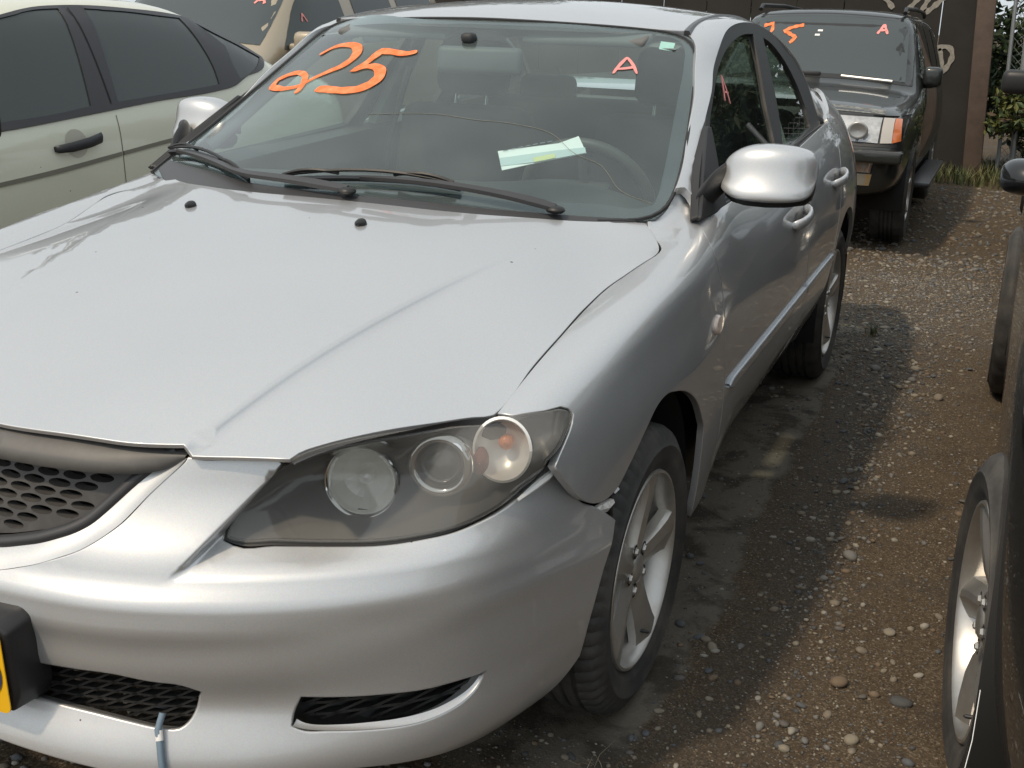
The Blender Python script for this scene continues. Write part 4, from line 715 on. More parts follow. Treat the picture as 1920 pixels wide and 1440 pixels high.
# ------------------------------------------------------------------ wheels
def make_wheel(par, c_, side, style='five', r_t=.316, r_r=.219, wd=.205, steer=0, alloy=None, twist=0.0, seg=96):
    """tyre and rim built round local x (outwards +x), placed at c_; spokes are separate parts of the rim"""
    wl = bpy.data.objects.new('wheel', None); COL.objects.link(wl); wl.parent = par; wl.location = c_; wl.rotation_euler = (0, 0, steer if side > 0 else math.pi+steer); wl.empty_display_size = .1
    h_ = wd/2; alloy = alloy or MT['alloy']
    pr = [(-h_+.02, r_r-.012), (-h_-.002, r_r+.03), (-h_+.004, r_t-.035), (-h_+.016, r_t-.010), (-h_+.03, r_t-.002)]
    for g_ in (-.045, -.015, .015, .045): pr += [(g_-.006, r_t), (g_-.0045, r_t-.008), (g_+.0045, r_t-.008), (g_+.006, r_t)]
    pr += [(h_-.03, r_t-.002), (h_-.017, r_t-.009), (h_-.006, r_t-.026), (h_-.001, r_t-.040), (h_+.003, r_t-.043), (h_+.003, r_t-.047), (h_+.001, r_t-.050), (h_-.001, r_r+.028), (h_-.005, r_r+.014), (h_-.012, r_r+.005), (h_-.016, r_r-.004)]
    V, F = lathe_data(pr, seg)
    # flatten the tread where it stands on the ground
    V = [(x, y, max(z, -r_t+.010+.0*abs(x))) for x, y, z in V]
    # shoulder sipes: every other step of the shoulder rings pressed in
    k = len(pr); V2 = []
    for i, (x, y, z) in enumerate(V):
        q = i % k; st = (i//k) % 4
        if q in (k-11, k-10, k-9, 3, 4) and st == 0:
            l = math.hypot(y, z); y, z = y*(1-.007/l), z*(1-.007/l)
        V2.append((x, y, z))
    ty = mesh('tyre', V2, F, MT['rubber'], wl, ang=35)
    # rim barrel and lip
    V, F = lathe_data([(h_-.014, r_r), (h_-.008, r_r-.002), (h_-.007, r_r-.008), (h_-.014, r_r-.013), (h_-.03, r_r-.018), (h_-.06, r_r-.026), (-h_+.05, r_r-.03), (-h_+.02, r_r-.006)], 96); mesh('rim_barrel', V, F, alloy, wl, ang=40)
    V, F = lathe_data([(h_-.085, .150), (h_-.085, .03)], 48); mesh('brake_disc', V, F, mat('brake_iron', (.13, .11, .10), .5, .8), wl)
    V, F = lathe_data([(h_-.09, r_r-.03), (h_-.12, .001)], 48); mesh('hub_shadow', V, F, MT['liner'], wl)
    def prism(sec, m, nm):
        """sec: list of rings, each a list of (x, radial, tangential) points; closed loft"""
        n = len(sec[0]); V = [p for s_ in sec for p in s_]; F = []
        for i in range(len(sec)-1):
            for q in range(n): F.append((i*n+q, i*n+(q+1) % n, (i+1)*n+(q+1) % n, (i+1)*n+q))
        F += [tuple(range(n)), tuple(range((len(sec)-1)*n, len(sec)*n))]
        return V, F
    N_ = 5
    for i in range(N_):
        t = math.pi/2+2*math.pi*i/N_+twist
        def rot(p): x, r, s_ = p; return (x, r*math.cos(t)-s_*math.sin(t), r*math.sin(t)+s_*math.cos(t))
        if style == 'five':
            rings = []
            for r, hw, xf, xb in ((.040, .036, h_-.024, h_-.06), (.085, .033, h_-.021, h_-.055), (.13, .036, h_-.016, h_-.05), (.175, .043, h_-.011, h_-.045), (r_r-.012, .055, h_-.009, h_-.04)):
                rings.append([(xb, r, -hw*1.05), (xf-.016, r, -hw), (xf-.002, r, -hw*.10), (xf, r, hw*.10), (xf-.004, r, hw*.86), (xf-.014, r, hw), (xb, r, hw*1.05)])
        else:   # curved, swept spokes
            rings = []
            for r, hw, xf, off in ((.04, .030, h_-.045, .0), (.07, .034, h_-.035, .002), (.10, .037, h_-.024, .006), (.14, .040, h_-.016, .016), (.18, .043, h_-.012, .032), (r_r-.01, .050, h_-.010, .052)):
                rings.append([(xf-.045, r, off-hw*1.1), (xf-.022, r, off-hw), (xf-.003, r, off-hw*.35), (xf, r, off), (xf-.010, r, off+hw*.5), (xf-.022, r, off+hw), (xf-.045, r, off+hw*1.1)])
        V, F = prism(rings, None, None); bm = bmesh.new(); vs_ = [bm.verts.new(rot(v)) for v in V]
        for f in F:
            try: bm.faces.new([vs_[q] for q in f])
            except ValueError: pass
        o = bobj('spoke', bm, alloy, wl, True, 22)
    V, F = lathe_data([(h_-.06, .062), (h_-.034, .060), (h_-.030, .052), (h_-.029, .034), (h_-.024, .030), (h_-.021, .024), (h_-.020, .0005)], 40); mesh('wheel_hub', V, F, alloy, wl, ang=40)
    for i in range(5):
        t = math.pi/2+2*math.pi*(i+.5)/5+twist; V, F = lathe_data([(h_-.034, .009), (h_-.026, .009), (h_-.021, .007), (h_-.019, .001)], 8)
        V = [(x, y+.049*math.cos(t), z+.049*math.sin(t)) for x, y, z in V]; mesh('lug_nut', V, F, MT['alloy'], wl, ang=30)
        V, F = lathe_data([(h_-.027, .0165), (h_-.0265, .0115)], 16); V = [(x, y+.049*math.cos(t), z+.049*math.sin(t)) for x, y, z in V]; mesh('lug_recess', V, F, MT['liner'], wl)
    V, F = lathe_data([(h_-.02, .005), (h_+.004, .004), (h_+.008, .001)], 8); t = R(-62)+twist; V = [(x-.01, y+(r_r-.045)*math.cos(t), z+(r_r-.045)*math.sin(t)) for x, y, z in V]; mesh('valve', V, F, MT['black'], wl)
    return wl
make_wheel(car, (.757, .915, .312), 1, steer=-.022, twist=R(-15), seg=240); make_wheel(car, (-.757, .915, .312), -1, steer=-.022)
make_wheel(car, (.752, 3.555, .312), 1, twist=R(-8)); make_wheel(car, (-.752, 3.555, .312), -1)
# arch liners and a closed floor
def liner(par, cx, cy, r, w_, m=MT['liner'], zc=.318, a0=-12, a1=192):
    V = []; F = []; n = 24
    for i in range(n+1):
        t = R(a0+(a1-a0)*i/n)
        for x in (cx-w_, cx-.004*np.sign(cx)): V.append((x, cy+r*math.cos(t), zc+r*math.sin(t)))
    for i in range(n): F.append((2*i, 2*i+1, 2*i+3, 2*i+2))
    k = len(V); V.append((cx-w_, cy, zc))
    for i in range(n): F.append((k, 2*i, 2*i+2))
    return mesh('wheel_liner', V, F, m, par)
for s in (1, -1):
    liner(car, s*.835, .915, .392, s*.28, a0=-20, a1=172); liner(car, s*.85, 3.555, .392, s*.30)
bm = bmesh.new(); bx(bm, (0, 2.55, .25), (1.36, 3.4, .05)); bobj('underbody', bm, MT['under'], car, False)
bm = bmesh.new(); bx(bm, (0, .85, .60), (.95, .70, .34)); bobj('engine_block', bm, MT['liner'], car, False)
for s in (1, -1):
    V = [(s*.79, 1.38, .30), (s*.79, 3.15, .30), (s*.75, 3.15, .98), (s*.75, 1.42, .96)]; mesh('door_inner', V, [(0, 1, 2, 3)], MT['dash'], car, False)

# ------------------------------------------------------------------ door mirrors, handles, mouldings, repeaters
def make_mirror(s):
    tb = [(.800, 1.600, 1.078, .020, .026), (.815, 1.598, 1.080, .036, .040), (.835, 1.596, 1.082, .050, .054), (.87, 1.594, 1.086, .060, .0625), (.92, 1.597, 1.087, .062, .0645), (.965, 1.606, 1.086, .058, .062), (1.0, 1.620, 1.083, .048, .055), (1.016, 1.632, 1.080, .034, .042), (1.022, 1.640, 1.078, .012, .018)]
    V = []; F = []; n = 24
    for (x, y, z, dy, dz) in tb:
        for k in range(n):
            t = 2*math.pi*k/n; c_, q = math.cos(t), math.sin(t); sx = math.copysign(abs(c_)**.55, c_); sz = math.copysign(abs(q)**.55, q)
            yy = -dy*sx if sx > 0 else -dy*sx*.75
            V.append((s*x, y+yy+(.008*sz if sz > -.45 else -.012-.055*(sz+.45)*-1), z+dz*sz-(.006 if sz < -.7 else 0)))
    for i in range(len(tb)-1):
        for k in range(n):
            f = (i*n+k, i*n+(k+1) % n, (i+1)*n+(k+1) % n, (i+1)*n+k); F.append(f if s > 0 else f[::-1])
    F += [tuple(range(n)), tuple(range((len(tb)-1)*n, len(tb)*n))]
    bm = bmesh.new(); vv = [bm.verts.new(v) for v in V]
    for f in F: bm.faces.new([vv[i] for i in f])
    o = bobj('mirror_shell', bm, MT['silver'], car, True, 60)
    md = o.modifiers.new('s', 'SUBSURF'); md.levels = md.render_levels = 2
    # black lower tray
    V = []; F = []
    for (x, y, z, dy, dz) in tb[1:]:
        for (yy, zz) in ((-dy*.80, -dz*.80), (-dy*.62, -dz*1.15), (dy*.5, -dz*1.28), (dy*.72, -dz*.9), (dy*.3, -dz*.5), (-dy*.3, -dz*.6)): V.append((s*(x-.004), y+yy-.004, z+zz-.010))
    k = 6; L = len(tb)-1
    for i in range(L-1):
        for q in range(k): F.append((i*k+q, i*k+(q+1) % k, (i+1)*k+(q+1) % k, (i+1)*k+q))
    F += [tuple(range(k)), tuple(range((L-1)*k, L*k))]
    bm = bmesh.new(); vv = [bm.verts.new(v) for v in V]
    for f in F: bm.faces.new([vv[i] for i in f])
    bobj('mirror_tray', bm, MT['black'], o, True, 50)
    # stalk from the sail
    V = []; F = []; st = [(.768, 1.50, 1.010, .045, .042), (.785, 1.53, 1.035, .045, .046), (.802, 1.58, 1.062, .036, .040), (.82, 1.604, 1.072, .026, .034), (.835, 1.61, 1.070, .02, .03)]
    for (x, y, z, dy, dz) in st:
        for q in range(12): t = 2*math.pi*q/12; V.append((s*x, y+dy*math.cos(t), z+dz*math.sin(t)))
    for i in range(len(st)-1):
        for q in range(12): F.append((i*12+q, i*12+(q+1) % 12, (i+1)*12+(q+1) % 12, (i+1)*12+q))
    bm = bmesh.new(); vv = [bm.verts.new(v) for v in V]
    for f in F: bm.faces.new([vv[i] for i in f])
    st_o = bobj('mirror_arm', bm, MT['black'], car, True, 60); md = st_o.modifiers.new('s', 'SUBSURF'); md.levels = md.render_levels = 2
    V = [(s*x, 1.656, z) for x, z in ((.825, 1.04), (1.0, 1.038), (1.01, 1.08), (1.0, 1.128), (.84, 1.13), (.822, 1.08))]; mesh('mirror_glass', V, [tuple(range(6))], MT['chrome'], o, False); return o
make_mirror(1)
mm = make_mirror(-1); mm.location = (.095, .10, .012)
def door_handle(y0, z0, sh, parent, s):
    """cup behind a raised bar, ends merging into the door skin"""
    def at(y, z):
        b_ = .0
        for _ in range(12):
            q = sh.pt(np.array([[y, b_]]))[0]; b_ += (q[2]-z)*.9
        return sh.pt(np.array([[y, b_]]))[0], sh.nrm(np.array([[y, b_]]))[0]
    V = []; F = []; n = 12
    prof = [(-.095, .000, .008), (-.09, .012, .014), (-.07, .028, .017), (-.03, .036, .017), (.02, .036, .017), (.06, .030, .018), (.082, .020, .020), (.098, .010, .018), (.104, .0, .010)]
    for (dy, out, hh) in prof:
        p, nn = at(y0+dy, z0+dy*.10)
        for k in range(n):
            t = 2*math.pi*k/n; V.append((p[0]+nn[0]*(out+.009*math.cos(t)), p[1], p[2]+nn[2]*out+hh*math.sin(t)))
    for i in range(len(prof)-1):
        for k in range(n): F.append((i*n+k, i*n+(k+1) % n, (i+1)*n+(k+1) % n, (i+1)*n+k))
    F += [tuple(range(n)), tuple(range((len(prof)-1)*n, len(prof)*n))]
    if s < 0: V = [(-v[0], v[1], v[2]) for v in V]
    bm = bmesh.new(); vv = [bm.verts.new(v) for v in V]
    for f in F: bm.faces.new([vv[i] for i in f])
    o = bobj('handle', bm, MT['silver'], parent, True, 70)
    V = []; cp = []
    for k in range(20):
        t = 2*math.pi*k/20; p, nn = at(y0-.005+.055*math.cos(t), z0-.012+.030*math.sin(t)); cp.append(p+nn*.0025)
    p, nn = at(y0-.005, z0-.012); V = cp+[p-nn*.0+nn*.0015]; F = [(k, (k+1) % 20, 20) for k in range(20)]
    if s < 0: V = mirx(V)
    mesh('handle_cup', V, F, mat('cup_shade_silver', (.40, .41, .42), .3, .6, .8), o)  # flat disc: the recess's shade is painted in as a darker silver
door_handle(2.40, .842, SH['side'], dF[0], 1); door_handle(3.19, .866, SH['side'], dR[0], 1)
door_handle(2.40, .842, SH['side'], dF[1], -1); door_handle(3.19, .866, SH['side'], dR[1], -1)
mol = mat('moulding_paint', (.34, .37, .40), .3, .5, .6)
for sh, a, b in ((SH['side'], dF[0], dR[0]), (ML['side'], dF[1], dR[1])):
    def mb(y0, y1, tip):
        zz = lambda y: .5655+.006*(y-1.46)
        p = [(.876, y, zz(y)+h_) for y, h_ in ((y0+(.05 if tip == 1 else 0), .0145), ((y0+y1)/2, .0145), (y1-(.05 if tip == 2 else 0), .0145))]
        if tip == 2: p += [(.876, y1, zz(y1))]
        p += [(.876, y, zz(y)+h_) for y, h_ in ((y1-(.05 if tip == 2 else 0), -.0145), ((y0+y1)/2, -.0145), (y0+(.05 if tip == 1 else 0), -.0145))]
        if tip == 1: p += [(.876, y0, zz(y0))]
        return np.array(p)
    panel('side_moulding', sh, mb(1.462, 2.604, 1), m=mol, parent=a, sp=.05, off=.011, lip=.006, flange=.016, inset=.004, corner=8)
    panel('side_moulding', sh, mb(2.622, 3.225, 2), m=mol, parent=b, sp=.05, off=.011, lip=.006, flange=.016, inset=.004, corner=8)
    # oval repeater lamp on the wing
    rp0 = np.array([.872, 1.335, .758]); L = [rp0+np.array([0, .030*math.cos(t)*(1.2 if math.cos(t) < 0 else 1), .024*math.sin(t)]) for t in np.linspace(0, 2*math.pi, 18, endpoint=False)]
    panel('repeater_lamp', sh, L, m=mat('repeater_lens', (.62, .50, .42), .25, coat=1), parent=car, sp=.02, off=.008, lip=.007, flange=.016, inset=.004, step=.01)

# ------------------------------------------------------------------ plate, tow tube, washer jets, wipers
hold = [(-.166, -.112, .575), (.150, -.112, .575), (.170, -.105, .560), (.174, -.098, .40), (.160, -.100, .352), (-.160, -.100, .352), (-.174, -.098, .40), (-.170, -.105, .560)]
V = []; 
hold = [(x*.92-.034, y, .372+(z-.352)*.70) for x, y, z in hold]
for (x, y, z) in hold: V.append((x, y-.022, z))
for (x, y, z) in hold: V.append((x*1.02, y+.055, z+(.012 if z > .45 else -.004)))
F = [tuple(range(8))]+[(i, (i+1) % 8, 8+(i+1) % 8, 8+i) for i in range(8)]+[tuple(range(8, 16))]
bm = bmesh.new(); vv = [bm.verts.new(v) for v in V]
for f in F: bm.faces.new([vv[i] for i in f])
bmesh.ops.bevel(bm, geom=list(bm.edges), offset=.007, segments=3, affect='EDGES', profile=.5)
ph = bobj('plate_holder', bm, MT['holder'], car, True, 50)
def rrect(x0, x1, z0, z1, r, n=5):
    o = []
    for cx, cz, a in ((x1-r, z1-r, 0), (x0+r, z1-r, 90), (x0+r, z0+r, 180), (x1-r, z0+r, 270)):
        for k in range(n+1): t = R(a+90*k/n); o.append((cx+r*math.cos(t), cz+r*math.sin(t)))
    return o
def plate_y(x, z): return -.1365+(.57-z)*.045
pl_ = rrect(-.1885, .1165, .374, .522, .014)
V = [(x, plate_y(x, z)-.002, z) for x, z in pl_]+[(x, plate_y(x, z), z) for x, z in pl_]; n = len(pl_); F = [tuple(range(n))]+[(i, (i+1) % n, n+(i+1) % n, n+i) for i in range(n)]+[tuple(range(n, 2*n))[::-1]]
lp = mesh('number_plate', V, F, MT['yellow'], ph, False)
V = [(x, plate_y(x, z)-.0035, z) for x, z in [(.088+.022*math.cos(t), .445+.036*math.sin(t)) for t in np.linspace(0, 2*math.pi, 24, endpoint=False)]]+[(x, plate_y(x, z)-.0035, z) for x, z in [(.088+.012*math.cos(t), .445+.024*math.sin(t)) for t in np.linspace(0, 2*math.pi, 24, endpoint=False)]]
mesh('plate_character', V, [(i, (i+1) % 24, 24+(i+1) % 24, 24+i) for i in range(24)], MT['blue'], lp, False)
tt = PTS['tube']+[0, -.008, .004]; tube('drain_tube', [tt[0]+[0, .012, .022], tt[0]+[0, .004, .010], tt[0]+[0, -.002, 0], tt[1], tt[2], tt[3], tt[3]+[.006, .0, -.06]], .0055, MT['tube'], car, 10)
tube('tube_tape', [tt[0]*.9+tt[1]*.1, tt[0]*.15+tt[1]*.85], .0064, MT['tape'], car, 10)
for p in PTS['noz']:
    V = []; F = []; n = 12
    for (dy, r, hz) in ((-.014, .004, .004), (-.008, .011, .009), (.002, .0135, .012), (.010, .011, .011), (.016, .004, .005)):
        for k in range(n): t = 2*math.pi*k/n; V.append((p[0]+r*math.cos(t), p[1]+dy, p[2]+.003+hz*math.sin(t)))
    for i in range(4):
        for k in range(n): F.append((i*n+k, i*n+(k+1) % n, (i+1)*n+(k+1) % n, (i+1)*n+k))
    F += [tuple(range(n)), tuple(range(4*n, 5*n))]; mesh('washer_jet', V, F, MT['black'], car)
def lift(P, o): 
    sh = SH['screen']; return sh.pt(sh.ab(P), o)
def wiper(armP, bladeP):
    A = resamp(lift(armP, .022), 24); A[:, 2] += .010*np.sin(np.linspace(0, math.pi, 24)); 
    w_ = np.interp(np.linspace(0, 1, 24), [0, .12, .3, .7, 1], [.015, .018, .014, .009, .006]); V = []; F = []
    for i, p in enumerate(A):
        T = A[min(i+1, 23)]-A[max(i-1, 0)]; T /= np.linalg.norm(T); n_ = np.array([0, -.45, .89]); b_ = np.cross(T, n_); b_ /= np.linalg.norm(b_)
        for (u_, v_) in ((-1, -.3), (-.8, .5), (.8, .5), (1, -.3)): V.append(p+b_*u_*w_[i]*.75+n_*v_*.012)
    for i in range(23):
        for k in range(4): F.append((i*4+k, i*4+(k+1) % 4, i*4+4+(k+1) % 4, i*4+4+k))
    F += [(0, 1, 2, 3), (92, 93, 94, 95)]
    ar = mesh('wiper_arm', V, F, MT['trim'], car, ang=40)
    B_ = resamp(bladeP, 40); lo = lift(B_, .004); hi = lift(B_, .016)
    V = []; F = []
    for i in range(40):
        n_ = (hi[i]-lo[i]); T = lo[min(i+1, 39)]-lo[max(i-1, 0)]; b_ = np.cross(T, n_); b_ /= np.linalg.norm(b_); V += [lo[i]-b_*.002, lo[i]+b_*.002, hi[i]+b_*.006, hi[i]-b_*.006]
    for i in range(39):
        for k in range(4): F.append((i*4+k, i*4+(k+1) % 4, i*4+4+(k+1) % 4, i*4+4+k))
    F += [(0, 1, 2, 3), (156, 157, 158, 159)]
    mesh('wiper_rubber', V, F, MT['black'], ar, False)
    # bracket bows
    for a, b in ((.04, .96), (.02, .34), (.66, .98)):
        q = resamp(lift(B_, .026), 60)[int(a*59):int(b*59)+1]; q = resamp(q, 9); q = q+np.array([[0, -.45, .89]])*(.012*np.sin(np.linspace(0, math.pi, 9)))[:, None]
        tube('wiper_bow', q.tolist(), .0045, MT['black'], ar, 6)
    bm = bmesh.new(); p = A[0]; bmesh.ops.create_uvsphere(bm, u_segments=14, v_segments=8, radius=.018, matrix=Matrix.Translation(Vector(p)-Vector((0, 0, .004))) @ Matrix.Diagonal((1.3, 1.1, .55, 1))); bobj('wiper_pivot', bm, MT['black'], ar)
wiper(PTS['wipD_arm'], PTS['wipD_blade']); wiper(PTS['wipP_arm'], PTS['wipP_blade'])

# ------------------------------------------------------------------ writing, crack, toll tag on the windscreen
two, five = PTS['n2'], PTS['n5a']
ribbon('painted_numeral', SH['screen'], [(two, [.012, .018, .024, .03, .028, .017, .015, .015, .020, .022, .018, .016, .02, .022])], MT['orange'], scr, off=.003)
ribbon('painted_numeral', SH['screen'], [(five, [.016, .022, .024, .03, .022, .022, .018, .03, .034, .036, .03, .026, .028, .024])], MT['orange'], scr, off=.0034)
ribbon('painted_letter', SH['screen'], [(PTS['Aa'], [.006, .009, .007]), (PTS['Ab'], [.007, .011, .006]), (PTS['Ac'], [.005, .008, .008])], MT['pink'], scr, off=.003)
ribbon('glass_crack', SH['screen'], [(PTS['crack'], [.0005, .0006, .0005])], mat('crack_glint', (.26, .25, .22), .3), scr, off=.0015)
panel('toll_sticker', SH['screen'], PTS['sticker'], m=mat('sticker_paper', (.62, .86, .76), .6), parent=scr, sp=.05, off=-.004, inset=0, flange=0)
pap = thing('paper_slip', 'folded white paper slip tucked behind the windscreen above the steering wheel', 'paper', tuple(PTS['paper'][0]))
def flat_on(name, sh, P, m, par, off):
    q = sh.pt(sh.ab(P), off); loc = np.array(par.location) if par else 0; V = [*(q-loc)]+[*(q-loc-sh.nrm(sh.ab(P))*.0012)]; n = len(P)
    return mesh(name, V, [tuple(range(n))]+[(i, (i+1) % n, n+(i+1) % n, n+i) for i in range(n)]+[tuple(range(n, 2*n))[::-1]], m, par, False)
flat_on('sheet', SH['screen'], PTS['paper'], MT['paper'], pap, -.010); flat_on('shaded_band', SH['screen'], PTS['paper_strip'], mat('paper_band', (.58, .66, .66), .7), pap, -.0085); flat_on('yellow_mark', SH['screen'], PTS['paper_y'], mat('marker', (.72, .72, .35), .7), pap, -.0075)
pw = PTS['paper']
for k in range(7):
    a = pw[0]+(pw[2]-pw[0])*(.06+.09*k)+np.array([.004, -.004, -.007]); b = a+(pw[2]-pw[0])*.06
    flat_on('print_line', SH['screen'], np.array([a, b, b+[0, -.002, -.0015], a+[0, -.002, -.0015]]), MT['ink'], pap, -.0078)

# ------------------------------------------------------------------ cabin seen through the glass
def soft_box(name, c_, s, m, par, bev=.04, rx=0, rz=0, seg=3):
    bm = bmesh.new(); M_ = Matrix.Rotation(rz, 4, 'Z') @ Matrix.Rotation(rx, 4, 'X'); bx(bm, c_, s, M_, bev, seg); return bobj(name, bm, m, par, True, 60)
for s in (1, -1):
    st = soft_box('seat', (s*.37, 2.25, .52), (.52, .54, .20), MT['cloth'], car, .06)
    soft_box('seat_back', (s*.37, 2.56, .80), (.50, .15, .62), MT['cloth'], st, .06, R(-16))
    soft_box('head_restraint', (s*.37, 2.68, 1.225), (.27, .11, .19), MT['cloth'], st, .045, R(-10))
    for q in (-.06, .06): tube('restraint_post', [(s*.37+q, 2.64, 1.06), (s*.37+q, 2.665, 1.16)], .006, MT['chrome'], st, 8)
rb = soft_box('rear_seat', (0, 3.12, .52), (1.30, .5, .22), MT['cloth'], car, .06); soft_box('rear_seat_back', (0, 3.36, .82), (1.32, .14, .55), MT['cloth'], rb, .06, R(-22))
for x in (-.38, .38): soft_box('rear_head_restraint', (x, 3.45, 1.10), (.24, .09, .13), MT['cloth'], rb, .035)
# dashboard swept over the full width, instrument hood, wheel
V = []; F = []
xs = np.linspace(-.70, .70, 29)
prof_d = [(1.26, .965), (1.36, .985), (1.50, 1.0), (1.66, .985), (1.73, .94), (1.74, .80), (1.70, .55)]
for x in xs:
    bulge_ = .035*math.exp(-((x-.37)/.17)**2)
    for (y, z) in prof_d: V.append((x, y+.24*(x*x)*(1 if y < 1.6 else .3), z-.03*x*x*2+(bulge_ if 1.45 < y < 1.75 else 0)))
k = len(prof_d)
for i in range(len(xs)-1):
    for q in range(k-1): F.append((i*k+q, (i+1)*k+q, (i+1)*k+q+1, i*k+q+1))
mesh('dashboard', V, F, MT['dash'], car, ang=50)
Mw = Matrix.Translation((.37, 1.83, .93)) @ Matrix.Rotation(R(-66), 4, 'X')
Vt = []; Ft = []
for i in range(48):
    a = 2*math.pi*i/48
    for j in range(10):
        b_ = 2*math.pi*j/10; r = .185+.016*math.cos(b_); Vt.append(Mw @ Vector((r*math.cos(a), r*math.sin(a), .016*math.sin(b_))))
for i in range(48):
    for j in range(10): Ft.append((i*10+j, ((i+1) % 48)*10+j, ((i+1) % 48)*10+(j+1) % 10, i*10+(j+1) % 10))
sw = mesh('steering_wheel', Vt, Ft, mat('wheel_leather', (.06, .06, .058), .45), car)
bm = bmesh.new(); bx(bm, (0, -.01, -.02), (.16, .13, .05), None, .02); 
for v in bm.verts: v.co = Mw @ v.co
bobj('airbag_pad', bm, MT['dash'], sw)
for a in (0, 180, 270):
    p0, p1 = Mw @ Vector((.06*math.cos(R(a)), .06*math.sin(R(a)), -.015)), Mw @ Vector((.18*math.cos(R(a)), .18*math.sin(R(a)), 0)); tube('wheel_spoke', [p0, p1], .014, MT['dash'], sw, 8)
# rear-view mirror, headliner, pillars' inner trim
rv = soft_box('rear_view_mirror', (.045, 1.80, 1.300), (.245, .035, .075), mat('mirror_back', (.085, .09, .09), .5), car, .016, R(-8), R(8))
soft_box('mirror_mount', (.01, 1.80, 1.360), (.04, .04, .028), MT['dash'], rv, .012)
V = []; F = []; 
for i, y in enumerate(np.linspace(1.95, 3.42, 9)):
    for x in np.linspace(-.56, .56, 9): V.append((x, y, float(SH['roof'].h(np.array([x*.98]), np.array([y]))[0])-.035))
for i in range(8):
    for j in range(8): F.append((i*9+j, i*9+j+1, i*9+j+10, i*9+j+9))
mesh('headliner', V, F, mat('headliner_cloth', (.16, .16, .155), .9), car)
for x in (-.30, .30): soft_box('sun_visor', (x, 1.99, 1.372), (.36, .15, .02), mat('visor_cloth', (.14, .14, .138), .85), car, .008, R(14))
for s in (1, -1):
    tube('inner_pillar', [(s*.725, 1.58, 1.03), (s*.645, 1.90, 1.225), (s*.575, 2.10, 1.34), (s*.565, 2.4, 1.375)], .020, mat('pillar_trim', (.20, .205, .19), .6), car, 8)
    V = [(s*.775, 2.57, .98), (s*.775, 2.70, .98), (s*.60, 2.76, 1.39), (s*.60, 2.70, 1.39), (s*.74, 2.58, .98), (s*.735, 2.71, .98), (s*.575, 2.77, 1.385), (s*.575, 2.69, 1.385)]
    mesh('centre_pillar', V, [(0, 1, 2, 3), (4, 7, 6, 5), (0, 3, 7, 4), (1, 5, 6, 2)], MT['light_trim'], car, False)
    tube('seat_belt', [(s*.60, 2.62, 1.22), (s*.68, 2.60, .95), (s*.70, 2.58, .6)], .012, mat('belt_web', (.05, .05, .052), .8), car, 6)
    V = [(s*.775, 1.55, .99), (s*.775, 3.3, 1.045), (s*.70, 3.3, 1.03), (s*.70, 1.55, .975), (s*.70, 3.3, .5), (s*.70, 1.55, .5)]
    mesh('door_trim', V, [(0, 1, 2, 3), (3, 2, 4, 5)], mat('door_trim_vinyl', (.06, .064, .066), .6), car, False)
# boot, rear screen, rear bumper close the far end
V = [(-.54, 3.44, 1.335), (.54, 3.44, 1.335), (.66, 3.88, 1.10), (-.66, 3.88, 1.10), (0, 3.50, 1.36), (0, 3.93, 1.115)]
mesh('rear_screen', V, [(0, 4, 5, 3), (4, 1, 2, 5)], MT['sideglass'], car)
V = [(-.68, 3.86, 1.09), (.68, 3.86, 1.09), (.62, 4.12, 1.118), (-.62, 4.12, 1.118), (.54, 4.44, 1.08), (-.54, 4.44, 1.08), (.56, 4.50, .95), (-.56, 4.50, .95), (.66, 4.50, .66), (-.66, 4.50, .66)]
mesh('boot_lid', V, [(0, 1, 2, 3), (3, 2, 4, 5), (5, 4, 6, 7), (7, 6, 8, 9)], MT['silver'], car, ang=40)
V = [(-.75, 4.46, .70), (.75, 4.46, .70), (.66, 4.53, .66), (-.66, 4.53, .66), (.66, 4.52, .34), (-.66, 4.52, .34), (.77, 4.44, .34), (-.77, 4.44, .34)]
mesh('rear_bumper', V, [(0, 1, 2, 3), (3, 2, 4, 5), (2, 1, 6, 4), (0, 3, 5, 7)], MT['silver'], car, ang=40)
for s in (1, -1):
    V = [(s*.66, 4.49, .95), (s*.66, 4.49, .72), (s*.57, 4.503, .72), (s*.57, 4.503, .95)]; mesh('tail_lamp', V, [(0, 1, 2, 3)], mat('tail_red', (.30, .01, .012), .15, coat=1), car, False)
mesh('parcel_shelf', [(-.62, 3.42, 1.04), (.62, 3.42, 1.04), (.62, 3.84, 1.06), (-.62, 3.84, 1.06)], [(0, 1, 2, 3)], mat('shelf_felt', (.12, .12, .125), .9), car, False)
